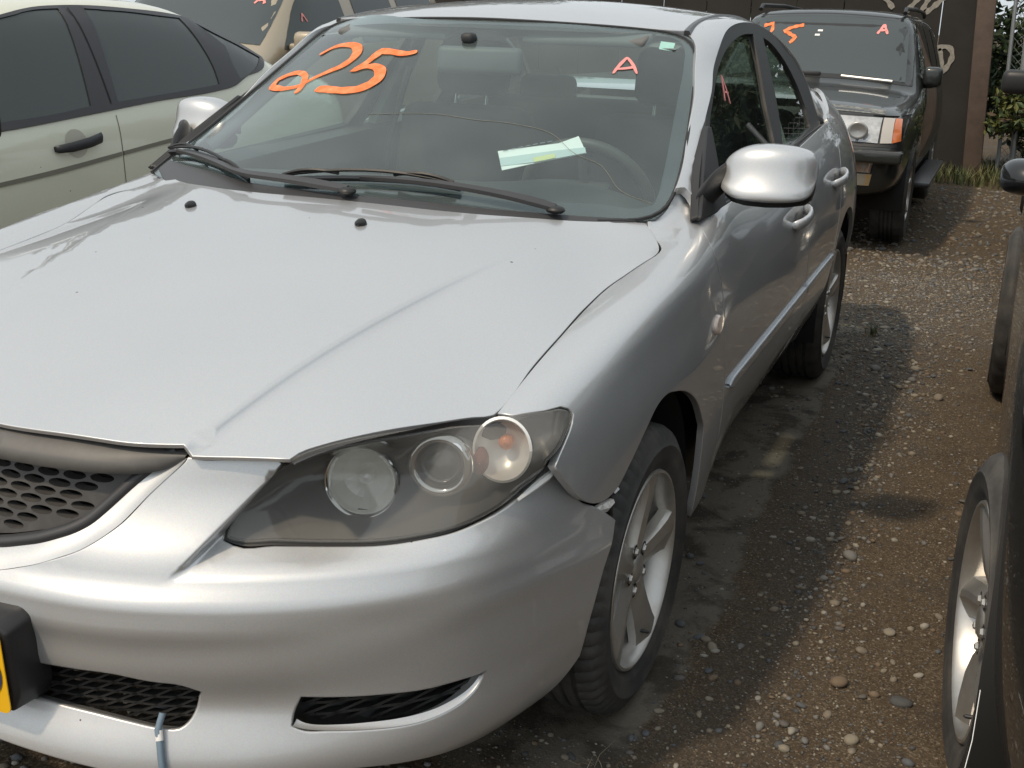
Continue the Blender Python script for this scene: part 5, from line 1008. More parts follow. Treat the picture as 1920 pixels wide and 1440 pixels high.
# ------------------------------------------------------------------ neighbouring vehicles: lofted shells with glazing, lamps and trim laid into them
def loft_body(name, st, m, par, arches=(), arch_r=.36, W=.86):
    """st: (y, half section from the sill to the roof centre); nose towards -y"""
    n = len(st[0][1]); V = []; F = []
    for y, sec in st:
        full = [(-x, z) for x, z in sec]+[(x, z) for x, z in sec[::-1][1:]]
        for x, z in full: V.append((x, y, z))
    k = 2*n-1
    for i in range(len(st)-1):
        for q in range(k-1): F.append((i*k+q, i*k+q+1, (i+1)*k+q+1, (i+1)*k+q))
    F.append(tuple(range(k))[::-1]); F.append(tuple(range((len(st)-1)*k, len(st)*k)))
    bm = bmesh.new(); vv = [bm.verts.new(v) for v in V]
    for f in F: bm.faces.new([vv[i] for i in f])
    o = bobj(name, bm, m, par, True, 0)
    md = o.modifiers.new('s', 'SUBSURF'); md.levels = md.render_levels = 2
    dg = bpy.context.evaluated_depsgraph_get(); me = bpy.data.meshes.new_from_object(o.evaluated_get(dg)); o.modifiers.clear(); o.data = me
    if arches:
        cut = []
        for cy, cz, sx in arches:
            bm = bmesh.new(); bmesh.ops.create_cone(bm, cap_ends=True, segments=40, radius1=arch_r, radius2=arch_r, depth=.5, matrix=Matrix.Translation((sx*(W-.02), cy, cz)) @ Matrix.Rotation(R(90), 4, 'Y')); c_ = bobj('cutter', bm, MT['liner'], None, False); cut.append(c_)
            b_ = o.modifiers.new('b', 'BOOLEAN'); b_.operation = 'DIFFERENCE'; b_.object = c_; b_.solver = 'EXACT'
        bpy.context.view_layer.update(); dg = bpy.context.evaluated_depsgraph_get(); me = bpy.data.meshes.new_from_object(o.evaluated_get(dg)); o.modifiers.clear(); o.data = me
        if MT['liner'].name not in [q.name for q in me.materials if q]: me.materials.append(MT['liner'])
        for c_ in cut: bpy.data.objects.remove(c_)
    me.polygons.foreach_set('use_smooth', [True]*len(me.polygons)); me.set_sharp_from_angle(angle=R(38))
    bm = bmesh.new(); bm.from_mesh(me); bv = BVHTree.FromBMesh(bm); bm.free()
    return o, bv
def decal(name, bv, poly, axis, m, par, off=.004, sp=.05, holes=(), step=.03, th=.006):
    """a panel laid on a shell: outline seen from the side ('x+', 'x-') or the front ('y'), dropped on to the surface; th = its own thickness"""
    o = smooth_poly(np.array(poly, float), step, corner=30); hs_ = [smooth_poly(np.array(h_, float), step, corner=30) for h_ in holes]; VO, F, LP = cdt_fill(o, hs_, (), sp); P = []; N = []
    for a, b in VO:
        if axis == 'x+': r = bv.ray_cast(Vector((4, a, b)), Vector((-1, 0, 0)))
        elif axis == 'x-': r = bv.ray_cast(Vector((-4, a, b)), Vector((1, 0, 0)))
        elif axis == 'z': r = bv.ray_cast(Vector((a, b, 5)), Vector((0, 0, -1)))
        else: r = bv.ray_cast(Vector((a, -4, b)), Vector((0, 1, 0)))
        if r[0] is None:
            P.append(P[-1] if P else Vector((0, 0, 0))); N.append(N[-1] if N else Vector((0, 0, 1)))
        else: P.append(r[0]); N.append(r[1])
    V = [P[i]+N[i]*off for i in range(len(P))]; F = [tuple(f) for f in F]; FF = []
    for f in F:
        nf = (V[f[1]]-V[f[0]]).cross(V[f[2]]-V[f[0]]); FF.append(f if nf.dot(N[f[0]]) > 0 else f[::-1])
    if th:
        for L in LP:
            k = len(V); V += [V[i]-N[i]*(th+off) for i in L]; n = len(L)
            FF += [(L[i], L[(i+1) % n], k+(i+1) % n, k+i) for i in range(n)]
    return mesh(name, V, FF, m, par, ang=45)
pane = mat('parked_car_glass', (.034, .044, .042), .03, spec=.6)
pane_pale = mat('parked_car_screen', (.055, .068, .070), .06, spec=.6)
def S_(W, zb, zs, belt, gt, rf, rc):   # nine-point half section
    return [(0, zb), (W*.90, zb), (W*.985, zb+.14), (W, zb+.36), (W*.985, zs), belt, gt, rf, (0, rc)]

# ---- beige saloon on the left
Fo = thing('beige_sedan', 'beige four-door saloon with black door handle, parked left of the silver saloon', 'car', (-2.86, 0, 0))
bei = paint('beige_paint', (.66, .665, .545), .35, .1, .9, .04, .15, (.30, .27, .2))
W = .868
hood = lambda zh: ((W*.93, zh-.05), (W*.75, zh), (W*.4, zh+.02), zh+.03)
st = [(.36, S_(.70, .28, .62, *hood(.66))), (.42, S_(.78, .22, .66, *hood(.72))), (.62, S_(.84, .20, .70, *hood(.80))), (1.1, S_(W, .20, .80, *hood(.91))), (1.55, S_(W, .20, .84, (.80, .93), (.70, .98), (.4, 1.0), 1.01)), (1.62, S_(W, .20, .845, (.80, .94), (.68, 1.0), (.4, 1.03), 1.04)),
      (2.25, S_(W, .20, .85, (.82, .955), (.655, 1.34), (.48, 1.40), 1.425)), (2.45, S_(W, .20, .855, (.82, .96), (.645, 1.37), (.5, 1.415), 1.44)), (2.9, S_(W, .20, .86, (.82, .98), (.645, 1.385), (.5, 1.43), 1.455)), (3.3, S_(W, .20, .87, (.82, .995), (.65, 1.36), (.5, 1.415), 1.44)),
      (3.55, S_(W, .20, .87, (.82, 1.005), (.665, 1.32), (.52, 1.38), 1.41)), (4.0, S_(W, .20, .87, (.82, 1.02), (.72, 1.15), (.55, 1.20), 1.23)), (4.18, S_(W, .20, .87, (.80, 1.0), (.72, 1.06), (.5, 1.085), 1.09)), (4.6, S_(.84, .22, .84, (.77, .97), (.68, 1.03), (.45, 1.05), 1.06)), (4.78, S_(.76, .3, .76, (.70, .90), (.62, .97), (.4, .99), 1.0))]
fb, fbv = loft_body('body', st, bei, Fo, [(1.22, .31, 1), (3.835, .31, 1), (1.22, .31, -1), (3.835, .31, -1)], .37, W)
blk = [(2.292, 1.328), (2.426, 1.356), (2.572, 1.375), (2.706, 1.381), (2.875, 1.381), (3.14, 1.367), (3.376, 1.348), (3.521, 1.327), (3.727, 1.26), (3.902, 1.19), (3.988, 1.136), (3.90, 1.09), (3.732, 1.062), (3.593, 1.022), (3.467, 1.010), (3.016, .992), (2.549, .965), (2.114, .942), (1.85, .935), (1.80, 1.0), (2.0, 1.19), (2.15, 1.285)]
w1 = [(2.288, 1.318), (2.423, 1.346), (2.557, 1.364), (2.685, 1.369), (2.653, 1.231), (2.60, .998), (2.356, .98), (2.131, .972), (1.92, .965), (1.90, 1.02), (2.05, 1.17), (2.18, 1.27)]
w2 = [(2.831, 1.369), (3.088, 1.357), (3.319, 1.337), (3.437, 1.328), (3.469, 1.233), (3.490, 1.098), (3.482, 1.036), (3.149, 1.020), (2.763, 1.004), (2.793, 1.185)]
w3 = [(3.54, 1.305), (3.656, 1.255), (3.826, 1.188), (3.94, 1.137), (3.809, 1.086), (3.66, 1.050), (3.648, 1.116), (3.668, 1.200)]
tr_ = mat('window_surround', (.030, .030, .034), .4)
for sx in ('x+', 'x-'):
    decal('window_surround', fbv, blk, sx, tr_, Fo, .009, .04, [w1, w2, w3], th=.012)
    for w_ in (w1, w2, w3): decal('window', fbv, w_, sx, pane, Fo, .004, .035, th=0)
    # split in the surround between the doors
    decal('door_gap', fbv, [(2.735, 1.37), (2.742, 1.37), (2.722, 1.0), (2.714, 1.0)], sx, MT['liner'], Fo, .0105, .1, th=0)
    decal('door_gap', fbv, [(2.729, .955), (2.717, .80), (2.713, .60), (2.713, .35), (2.7175, .35), (2.7175, .60), (2.7215, .80), (2.7335, .955)], sx, mat('shut_line', (.13, .125, .10), .7), Fo, .0012, .1, th=0)
    decal('side_moulding', fbv, [(1.75, .755), (2.03, .765), (2.354, .782), (2.708, .808), (2.708, .792), (2.354, .764), (2.03, .749), (1.75, .738)], sx, mat('moulding_grey', (.17, .165, .13), .5), Fo, .006, .06, th=.008)
    decal('side_moulding', fbv, [(2.722, .809), (3.1, .836), (3.5, .85), (3.5, .835), (3.1, .820), (2.722, .793)], sx, mat('moulding_grey', (.17, .165, .13), .5), Fo, .006, .06, th=.008)
    sg = 1 if sx == 'x+' else -1
    cup = [(2.462+.062*math.cos(t), .866+.056*math.sin(t)) for t in np.linspace(0, 2*math.pi, 18, endpoint=False)]
    cupo = decal('handle_cup', fbv, cup, sx, mat('cup_shade_beige', (.42, .41, .34), .4, 0, .6), Fo, .0015, .04, th=0)  # flat patch of darkened body colour, painted shade for the hollow
    V, F = [], []
    pr = [(2.335, .855, .000, .010), (2.345, .856, .018, .016), (2.40, .860, .034, .020), (2.50, .870, .038, .0215), (2.575, .880, .030, .022), (2.592, .882, .016, .018), (2.600, .883, .0, .010)]
    for (y, z, out, hh) in pr:
        h0 = fbv.ray_cast(Vector((sg*4, y, z)), Vector((-sg, 0, 0)))[0]
        for q in range(10): t = 2*math.pi*q/10; V.append((h0.x+sg*(out+.010*math.cos(t)), y, z+hh*math.sin(t)))
    for i in range(len(pr)-1):
        for q in range(10): F.append((i*10+q, i*10+(q+1) % 10, (i+1)*10+(q+1) % 10, (i+1)*10+q))
    F += [tuple(range(10)), tuple(range((len(pr)-1)*10, len(pr)*10))]; bm = bmesh.new(); vv = [bm.verts.new(v) for v in V]
    for f in F: bm.faces.new([vv[i] for i in f])
    bobj('handle', bm, mat('handle_black', (.028, .03, .034), .42), Fo, True, 50)
    bm = bmesh.new(); bx(bm, (sg*1.0, 1.80, 1.02), (.20, .10, .135), None, .035, 3); bx(bm, (sg*.87, 1.82, .99), (.16, .07, .07), None, .02, 2); bobj('door_mirror', bm, MT['black'], Fo, True, 60)
decal('windscreen', fbv, [(-.66, 1.03), (-.4, 1.055), (0, 1.065), (.4, 1.055), (.66, 1.03), (.60, 1.30), (.5, 1.375), (0, 1.40), (-.5, 1.375), (-.60, 1.30)], 'y', pane_pale, Fo, .004, .08, th=0)
for s in (1, -1):
    decal('headlight', fbv, [(s*.36, .62), (s*.66, .64), (s*.70, .70), (s*.58, .735), (s*.38, .70)], 'y', MT['clearlens'], Fo, .004, .05, th=0)
    make_wheel(Fo, (s*.76, 1.22, .31), s); make_wheel(Fo, (s*.76, 3.835, .31), s); liner(Fo, s*.85, 1.22, .37, s*.3, zc=.31); liner(Fo, s*.85, 3.835, .37, s*.3, zc=.31)

# ---- dark four-wheel-drive behind, standing on the lower ground
GZ = lambda y: float(np.interp(y, [4.2, 5.0, 11.0, 13.0], [0, -.03, -.50, -.56]))
SU = thing('dark_suv', 'dark green-grey four-wheel drive with dull peeling bonnet and roof rack, behind the silver saloon', 'car', (-.13, 7.42, -.25)); SU.rotation_euler = (R(-1.2), 0, R(.6))
dk = paint('dark_green_paint', (.024, .028, .027), .38, .25, .8, .05, .28, (.10, .09, .075), .0, 1.0)
W = .90
hz = lambda a, b: ((W*.90, a), (W*.80, b-.01), (W*.4, b+.02), b+.03)
st = [(.0, S_(.74, .45, .62, (.72, .70), (.66, .74), (.4, .76), .76)), (.06, S_(.82, .42, .66, (.80, .74), (.74, .80), (.4, .82), .82)), (.10, S_(.855, .40, .70, (.83, .93), (.76, .985), (.4, 1.01), 1.02)), (.45, S_(.88, .38, .80, (.855, .98), (.775, 1.04), (.4, 1.075), 1.085)), (1.25, S_(W, .36, .86, (.865, 1.035), (.785, 1.085), (.4, 1.125), 1.135)), (1.36, S_(W, .36, .87, (.865, 1.05), (.80, 1.11), (.45, 1.15), 1.16)),
      (1.95, S_(W, .36, .90, (.865, 1.10), (.705, 1.60), (.60, 1.675), 1.70)), (2.12, S_(W, .36, .90, (.865, 1.105), (.70, 1.635), (.60, 1.70), 1.73)), (2.7, S_(W, .36, .90, (.865, 1.11), (.70, 1.65), (.60, 1.715), 1.745)), (3.6, S_(W, .36, .90, (.865, 1.12), (.70, 1.65), (.60, 1.71), 1.74)), (4.35, S_(W, .38, .90, (.86, 1.12), (.71, 1.62), (.60, 1.68), 1.71)), (4.52, S_(.86, .42, .90, (.82, 1.10), (.72, 1.5), (.6, 1.56), 1.58)), (4.58, S_(.84, .45, .88, (.80, 1.05), (.72, 1.3), (.6, 1.35), 1.36))]
sb, sbv = loft_body('body', st, dk, SU, [(.86, .37, 1), (3.56, .37, 1), (.86, .37, -1), (3.56, .37, -1)], .43, W)
decal('windscreen', sbv, [(-.715, 1.165), (-.4, 1.20), (0, 1.21), (.4, 1.20), (.715, 1.165), (.655, 1.585), (.62, 1.625), (0, 1.655), (-.62, 1.625), (-.665, 1.585)], 'y', pane_pale, SU, .004, .08, th=0)
decal('screen_surround', sbv, [(-.775, 1.14), (-.4, 1.17), (0, 1.18), (.4, 1.17), (.775, 1.14), (.70, 1.60), (.645, 1.655), (0, 1.685), (-.645, 1.655), (-.70, 1.60)], 'y', MT['seal'], SU, .002, .08, th=0)
for sx, s in (('x+', 1), ('x-', -1)):
    decal('window', sbv, [(1.66, 1.16), (2.05, 1.54), (2.18, 1.60), (2.72, 1.61), (2.72, 1.16)], sx, pane, SU, .004, .08, th=0)
    decal('window', sbv, [(2.80, 1.16), (2.80, 1.61), (3.5, 1.61), (3.5, 1.17)], sx, pane, SU, .004, .08, th=0)
    decal('window', sbv, [(3.6, 1.18), (3.6, 1.60), (4.30, 1.57), (4.38, 1.20)], sx, pane, SU, .004, .08, th=0)
    decal('door_gap', sbv, [(1.50, .5), (1.512, .5), (1.512, 1.08), (1.50, 1.08)], sx, MT['liner'], SU, .002, .1, th=0); decal('door_gap', sbv, [(2.755, .5), (2.767, .5), (2.767, 1.62), (2.755, 1.62)], sx, MT['liner'], SU, .002, .1, th=0)
    decal('headlight', sbv, [(s*.37, .80), (s*.685, .795), (s*.69, .96), (s*.39, .965)], 'y', mat('headlamp_glass', (.46, .46, .45), .12, .45, coat=1, var=(30, .6, (.22, .22, .22))), SU, .012, .04, th=.02)
    V, F = lathe_data([(0, .062), (.006, .058), (.002, .045), (-.004, .02), (-.006, .001)], 24); mesh('lamp_reflector', [(s*.545+v[1]*1.15, .005-v[0]+.012, .88+v[2]*.98) for v in V], F, mat('dull_reflector', (.34, .34, .335), .3, .6), SU)
    decal('lamp_surround', sbv, [(s*.33, .775), (s*.84, .77), (s*.845, .975), (s*.34, .985)], 'y', MT['black'], SU, .004, .05, th=.01)
    decal('indicator', sbv, [(s*.70, .795), (s*.775, .80), (s*.77, .958), (s*.70, .96)], 'y', mat('marker_glass', (.46, .42, .38), .12, .2, coat=1), SU, .012, .04, th=.02)
    decal('indicator', sbv, [(s*.777, .80), (s*.825, .815), (s*.81, .955), (s*.774, .958)], 'y', mat('amber_lens', (.62, .17, .05), .15, coat=1), SU, .012, .03, th=.02)
    # bumper lamps: ribbed clear and amber
    for (za, zb_, mm, nm) in ((.595, .665, mat('ribbed_clear', (.46, .44, .41), .2, .2, coat=1, var=(16, .85, (.50, .22, .08))), 'bumper_indicator'), (.505, .585, mat('fog_amber', (.50, .46, .38), .15, .3, coat=1, var=(11, .95, (.66, .34, .02))), 'fog_light')):
        decal(nm, sbv, [(s*.40, za), (s*.66, za), (s*.672, zb_), (s*.40, zb_)], 'y', mm, SU, .010, .03, th=.02)
    bm = bmesh.new(); bx(bm, (s*.90, 1.72, 1.21), (.15, .12, .16), None, .04, 3); bx(bm, (s*.86, 1.74, 1.15), (.12, .07, .06), None, .02, 2); bobj('door_mirror', bm, dk, SU, True, 60)
    tube('roof_rail', [(s*.60, 2.05, 1.70), (s*.60, 2.12, 1.735), (s*.60, 3.2, 1.75), (s*.60, 4.2, 1.735), (s*.60, 4.3, 1.70)], .018, MT['black'], SU, 8)
    bm = bmesh.new(); bx(bm, (s*.93, 2.2, .40), (.16, 2.0, .04), None, .015, 2); bobj('side_step', bm, MT['trim'], SU)
    make_wheel(SU, (s*.765, .86, .37), s, r_t=.37, r_r=.21, wd=.25); make_wheel(SU, (s*.765, 3.56, .37), s, r_t=.37, r_r=.21, wd=.25); liner(SU, s*.88, .86, .43, s*.3, zc=.37); liner(SU, s*.88, 3.56, .43, s*.3, zc=.37)
bm = bmesh.new(); bx(bm, (0, -.03, .715), (1.74, .16, .085), None, .02, 3); bobj('bumper', bm, dk, SU, True, 40)
decal('grille', sbv, [(-.30, .80), (.30, .80), (.31, .95), (-.31, .95)], 'y', MT['black'], SU, .01, .05, th=.02)
decal('chipped_lip', sbv, [(-.7, .985), (-.3, 1.0), (.3, 1.0), (.70, .985), (.69, 1.012), (.3, 1.035), (-.3, 1.035), (-.69, 1.012)], 'y', mat('peeling_lip', (.09, .092, .085), .6, var=(28, .9, (.30, .30, .28))), SU, .003, .05, th=0)
tube('wiper', [(-.30, 1.40, 1.185), (.05, 1.415, 1.20), (.48, 1.40, 1.185)], .011, MT['black'], SU, 6); tube('wiper_blade', [(.22, 1.375, 1.20), (.62, 1.365, 1.175)], .010, MT['satin'], SU, 6)
bm = bmesh.new(); bx(bm, (-.02, 1.385, 1.205), (.15, .05, .04), None, .012); bobj('wiper_pivot', bm, MT['black'], SU)
def on_shell(bv, par, strokes, w_, m, nm='painted_mark', axis='y', off=.008):
    V = []; F = []
    for pts in strokes:
        q = smooth_poly(np.array(pts, float), .02, closed=False, corner=70); T = np.gradient(q, axis=0); T /= np.linalg.norm(T, axis=1)[:, None]+1e-9; N = np.stack([-T[:, 1], T[:, 0]], 1); k = len(V)
        for i in range(len(q)):
            for s in (1, -1):
                e = q[i]+N[i]*s*w_/2*(1+.25*math.sin(i*2.1)); o_, d_ = (Vector((e[0], -4, e[1])), Vector((0, 1, 0))) if axis == 'y' else (Vector((-4 if axis == 'x-' else 4, e[0], e[1])), Vector((1 if axis == 'x-' else -1, 0, 0)))
                r = bv.ray_cast(o_, d_); V.append((r[0]+r[1]*off) if r[0] else Vector((e[0], 0, e[1])))
        for i in range(len(q)-1): a = k+2*i; F.append((a, a+1, a+3, a+2))
    return mesh(nm, V, F, m, par, False)
on_shell(sbv, SU, [[(-.185, 1.575), (-.27, 1.555), (-.335, 1.525), (-.28, 1.50), (-.225, 1.475), (-.25, 1.445), (-.265, 1.43)]], .026, MT['orange'], 'painted_numeral')
on_shell(sbv, SU, [[(-.52, 1.56), (-.45, 1.58), (-.44, 1.53), (-.53, 1.44), (-.43, 1.445)]], .026, MT['orange'], 'painted_numeral')
on_shell(sbv, SU, [[(.42, 1.525), (.46, 1.60)], [(.46, 1.60), (.50, 1.525)], [(.435, 1.555), (.49, 1.555)]], .018, MT['pink'], 'painted_letter')
decal('screen_tag', sbv, [(-.06, 1.53), (-.02, 1.53), (-.02, 1.545), (-.06, 1.545)], 'y', MT['white'], SU, .006, .1, th=0); decal('screen_tag', sbv, [(-.075, 1.495), (-.035, 1.495), (-.035, 1.510), (-.075, 1.510)], 'y', MT['white'], SU, .006, .1, th=0)

# ---- tan four-wheel-drive beyond the beige saloon
TA = thing('tan_suv', 'tan four-wheel drive facing forward beyond the roof of the beige saloon', 'car', (-4.62, 5.10, -.10))
tan = paint('tan_paint', (.40, .34, .25), .35, .35, .9, .05, .2)
tb, tbv = loft_body('body', st, tan, TA, [(.86, .37, 1), (3.56, .37, 1)], .43, .90)
decal('windscreen', tbv, [(-.735, 1.165), (0, 1.21), (.735, 1.165), (.665, 1.585), (.60, 1.63), (0, 1.655), (-.60, 1.63), (-.665, 1.585)], 'y', pane_pale, TA, .004, .08, th=0)
for sx, s in (('x+', 1), ('x-', -1)):
    decal('window', tbv, [(1.60, 1.13), (1.70, 1.24), (1.98, 1.52), (2.12, 1.60), (2.55, 1.61), (2.62, 1.14)], sx, pane, TA, .004, .08, th=0)
    decal('window', tbv, [(2.80, 1.15), (2.74, 1.61), (3.42, 1.61), (3.48, 1.16)], sx, pane, TA, .004, .08, th=0); decal('window', tbv, [(3.60, 1.18), (3.54, 1.60), (4.25, 1.57), (4.34, 1.20)], sx, pane, TA, .004, .08, th=0)
    bm = bmesh.new(); bx(bm, (s*1.0, 1.66, 1.20), (.20, .12, .14), None, .045, 3); bx(bm, (s*.90, 1.68, 1.15), (.12, .07, .06), None, .02, 2); bobj('door_mirror', bm, tan, TA, True, 60)
    make_wheel(TA, (s*.765, .86, .37), s, r_t=.37, r_r=.21, wd=.25); make_wheel(TA, (s*.765, 3.56, .37), s, r_t=.37, r_r=.21, wd=.25)
on_shell(tbv, TA, [[(.50, 1.455), (.54, 1.52)], [(.54, 1.52), (.58, 1.455)], [(.515, 1.48), (.57, 1.48)]], .016, MT['pink'], 'painted_letter'); on_shell(tbv, TA, [[(.50, 1.60), (.56, 1.59)], [(.58, 1.60), (.63, 1.585)]], .02, MT['orange'], 'painted_numeral')
on_shell(tbv, TA, [[(1.93, 1.33), (1.96, 1.39)], [(1.96, 1.39), (2.0, 1.33)]], .014, MT['pink'], 'painted_letter', 'x+')

# ---- black car along the right edge, close beside the photographer
BK = thing('black_car', 'black car with dusty curved-spoke alloy wheels at the right edge, front wheel turned', 'car', (2.38, -.02, 0))
bk = paint('black_paint', (.009, .0095, .011), .3, .3, .9, .03, .45, (.10, .085, .06), .1, .8)
W = .872
hood = lambda zh: ((W*.94, zh-.05), (W*.80, zh), (W*.4, zh+.02), zh+.03)
st = [(.0, S_(.60, .30, .62, *((.60, .70), (.5, .74), (.3, .76), .77))), (.08, S_(.72, .24, .66, (.70, .76), (.6, .80), (.4, .82), .83)), (.30, S_(.815, .22, .72, *hood(.84))), (.62, S_(.855, .22, .76, *hood(.90))), (1.0, S_(W, .22, .80, *hood(.95))), (1.45, S_(W, .22, .86, (.83, .97), (.72, 1.02), (.4, 1.04), 1.05)), (1.55, S_(W, .22, .87, (.82, .985), (.71, 1.05), (.4, 1.08), 1.09)),
      (2.2, S_(W, .22, .88, (.82, 1.0), (.67, 1.38), (.52, 1.46), 1.49)), (2.8, S_(W, .22, .89, (.82, 1.01), (.66, 1.43), (.52, 1.50), 1.53)), (3.5, S_(W, .22, .90, (.82, 1.03), (.67, 1.40), (.52, 1.47), 1.50)), (4.2, S_(W, .24, .90, (.81, 1.04), (.70, 1.25), (.54, 1.32), 1.34)), (4.6, S_(.84, .28, .88, (.78, 1.02), (.70, 1.1), (.5, 1.14), 1.15)), (4.72, S_(.78, .34, .84, (.72, .96), (.64, 1.0), (.45, 1.02), 1.03))]
bb, bbv = loft_body('body', st, bk, BK, [(.97, .335, -1), (3.70, .335, -1), (.97, .335, 1), (3.70, .335, 1)], .40, W)
for sx, s in (('x-', -1), ('x+', 1)):
    decal('window', bbv, [(1.80, 1.04), (2.05, 1.22), (2.28, 1.36), (2.62, 1.40), (2.62, 1.04)], sx, pane, BK, .004, .08, th=0); decal('window', bbv, [(2.70, 1.05), (2.70, 1.40), (3.3, 1.385), (3.62, 1.25), (3.66, 1.08)], sx, pane, BK, .004, .08, th=0)
    tube('window_trim', [(s*.832, 1.72, 1.012), (s*.828, 2.4, 1.022), (s*.826, 3.0, 1.035), (s*.82, 3.68, 1.058)], .009, MT['satin'], BK, 6)
    decal('door_gap', bbv, [(1.42, .35), (1.43, .35), (1.43, .98), (1.42, .98)], sx, MT['liner'], BK, .002, .1, th=0); decal('door_gap', bbv, [(2.66, .3), (2.67, .3), (2.67, 1.0), (2.66, 1.0)], sx, MT['liner'], BK, .002, .1, th=0)
    make_wheel(BK, (s*(.765 if s > 0 else .778), .97, .335), s, 'curved', r_t=.335, r_r=.237, wd=.215, steer=0 if s > 0 else R(7), alloy=MT['alloy2'], twist=R(20)); make_wheel(BK, (s*.79, 3.70, .335), s, 'curved', r_t=.335, r_r=.237, wd=.215, alloy=MT['alloy2'])
    liner(BK, s*.86, .97, .40, s*.3, zc=.335); liner(BK, s*.86, 3.70, .40, s*.3, zc=.335)
    V = []; F = []; tbm = [(.80, 1.98, 1.05, .03, .03), (.84, 1.97, 1.06, .06, .045), (.88, 1.965, 1.068, .075, .055), (.93, 1.975, 1.068, .065, .052), (.955, 1.99, 1.066, .035, .032)]
    for (x, y, z, dy, dz) in tbm:
        for q in range(12): t = 2*math.pi*q/12; V.append((s*x, y+dy*math.cos(t), z+dz*math.sin(t)*(1 if math.sin(t) > 0 else .8)))
    for i in range(4):
        for q in range(12): F.append((i*12+q, i*12+(q+1) % 12, (i+1)*12+(q+1) % 12, (i+1)*12+q))
    F += [tuple(range(12)), tuple(range(48, 60))]; bm = bmesh.new(); vv = [bm.verts.new(v) for v in V]
    for f in F: bm.faces.new([vv[i] for i in f])
    o = bobj('door_mirror', bm, bk, BK, True, 70); md = o.modifiers.new('s', 'SUBSURF'); md.levels = md.render_levels = 2
decal('windscreen', bbv, [(-.68, 1.09), (0, 1.12), (.68, 1.09), (.6, 1.38), (.5, 1.43), (0, 1.46), (-.5, 1.43), (-.6, 1.38)], 'y', pane_pale, BK, .004, .08, th=0)
on_shell(bbv, BK, [[(2.02, 1.16), (2.08, 1.19), (2.06, 1.12), (2.0, 1.10), (2.10, 1.09)], [(2.26, 1.19), (2.16, 1.20), (2.16, 1.15), (2.23, 1.14), (2.22, 1.09), (2.14, 1.085)]], .018, MT['orange'], 'painted_numeral', 'x-')
tube('wing_scratch', [(-.868, .30, .40), (-.86, .36, .44), (-.857, .45, .475)], .0007, MT['satin'], BK, 5)

# ---- another dark car further along the right
FK = thing('dark_hatchback', 'dark car parked further back along the right edge, only its mirror showing', 'car', (2.42, 5.35, -.1))
kb, kbv = loft_body('body', st, bk, FK, [(.97, .335, -1), (3.70, .335, -1)], .40, W)
for s in (1, -1):
    make_wheel(FK, (s*.765, .97, .335), s, r_t=.335, r_r=.2); make_wheel(FK, (s*.765, 3.70, .335), s, r_t=.335, r_r=.2)
    bm = bmesh.new(); bx(bm, (s*1.0, 1.70, 1.13), (.22, .11, .15), None, .045, 3); bx(bm, (s*.84, 1.72, 1.08), (.14, .06, .06), None, .02, 2); bobj('door_mirror', bm, MT['black'], FK, True, 60)
decal('window', kbv, [(1.80, 1.04), (2.05, 1.22), (2.28, 1.36), (2.62, 1.40), (2.62, 1.04)], 'x-', pane, FK, .004, .08, th=0); decal('windscreen', kbv, [(-.68, 1.09), (0, 1.12), (.68, 1.09), (.6, 1.38), (.5, 1.43), (0, 1.46), (-.5, 1.43), (-.6, 1.38)], 'y', pane_pale, FK, .004, .08, th=0)
SCRAWL = [[(-0.21, 1.57), (-0.14, 1.5), (-0.08, 1.43)], [(0.2, 1.57), (0.12, 1.46), (0.06, 1.38)], [(0.31, 1.58), (0.26, 1.46), (0.24, 1.39), (0.3, 1.41), (0.37, 1.47), (0.46, 1.56)], [(0.47, 1.0), (0.51, 0.92), (0.52, 0.79), (0.51, 0.6)], [(0.46, 1.0), (0.52, 1.03), (0.6, 1.01), (0.63, 0.94), (0.61, 0.85), (0.54, 0.74)], [(0.38, 0.94), (0.43, 0.91), (0.45, 0.87), (0.43, 0.75)], [(0.26, 1.2), (0.27, 1.15)]]
# ------------------------------------------------------------------ ground: packed dirt lot falling away behind the silver saloon
def vnoise(x, y, sc, seed=0):
    """smooth value noise on arrays"""
    g = np.random.default_rng(seed).random((256, 256)); X = np.asarray(x)*sc+77.3; Y_ = np.asarray(y)*sc+31.7; i = np.floor(X).astype(int); j = np.floor(Y_).astype(int); u = X-i; v = Y_-j; u = u*u*(3-2*u); v = v*v*(3-2*v)
    f = lambda a, b: g[a % 256, b % 256]
    return f(i, j)*(1-u)*(1-v)+f(i+1, j)*u*(1-v)+f(i, j+1)*(1-u)*v+f(i+1, j+1)*u*v
GY, GZv = [-60, 4.2, 5.0, 8.0, 11.0, 13.0, 60], [0, 0, -.04, -.272, -.37, -.41, -.5]
def gz(x, y):
    x = np.asarray(x, float); y = np.asarray(y, float)
    base = np.interp(y, GY, GZv); k = (vnoise(x, y, .9, 1)-.5)*.05+(vnoise(x, y, 3.1, 2)-.5)*.016+(vnoise(x, y, 11, 3)-.5)*.006+(vnoise(x, y, 37, 4)-.5)*.004
    near = np.clip((np.abs(x-.9)-1.0)/2, 0, 1)
    flat = np.ones_like(x)*.25
    k = k*np.where((y < 4.6) & (y > -1.5), .45, .8)
    # shallow tyre scuffs by the wheels
    for wx, wy in ((.76, .95), (.76, 3.55), (1.6, 1.0), (1.58, 3.7)): k = k*(1-np.exp(-(((x-wx)/.22)**2+((y-wy)/.28)**2)))
    return base+k
gx = np.unique(np.round(np.concatenate([np.linspace(-70, -6, 14), np.linspace(-6, -.8, 40), np.arange(-.8, 2.2, .022), np.linspace(2.2, 8, 40), np.linspace(8, 70, 12)]), 4))
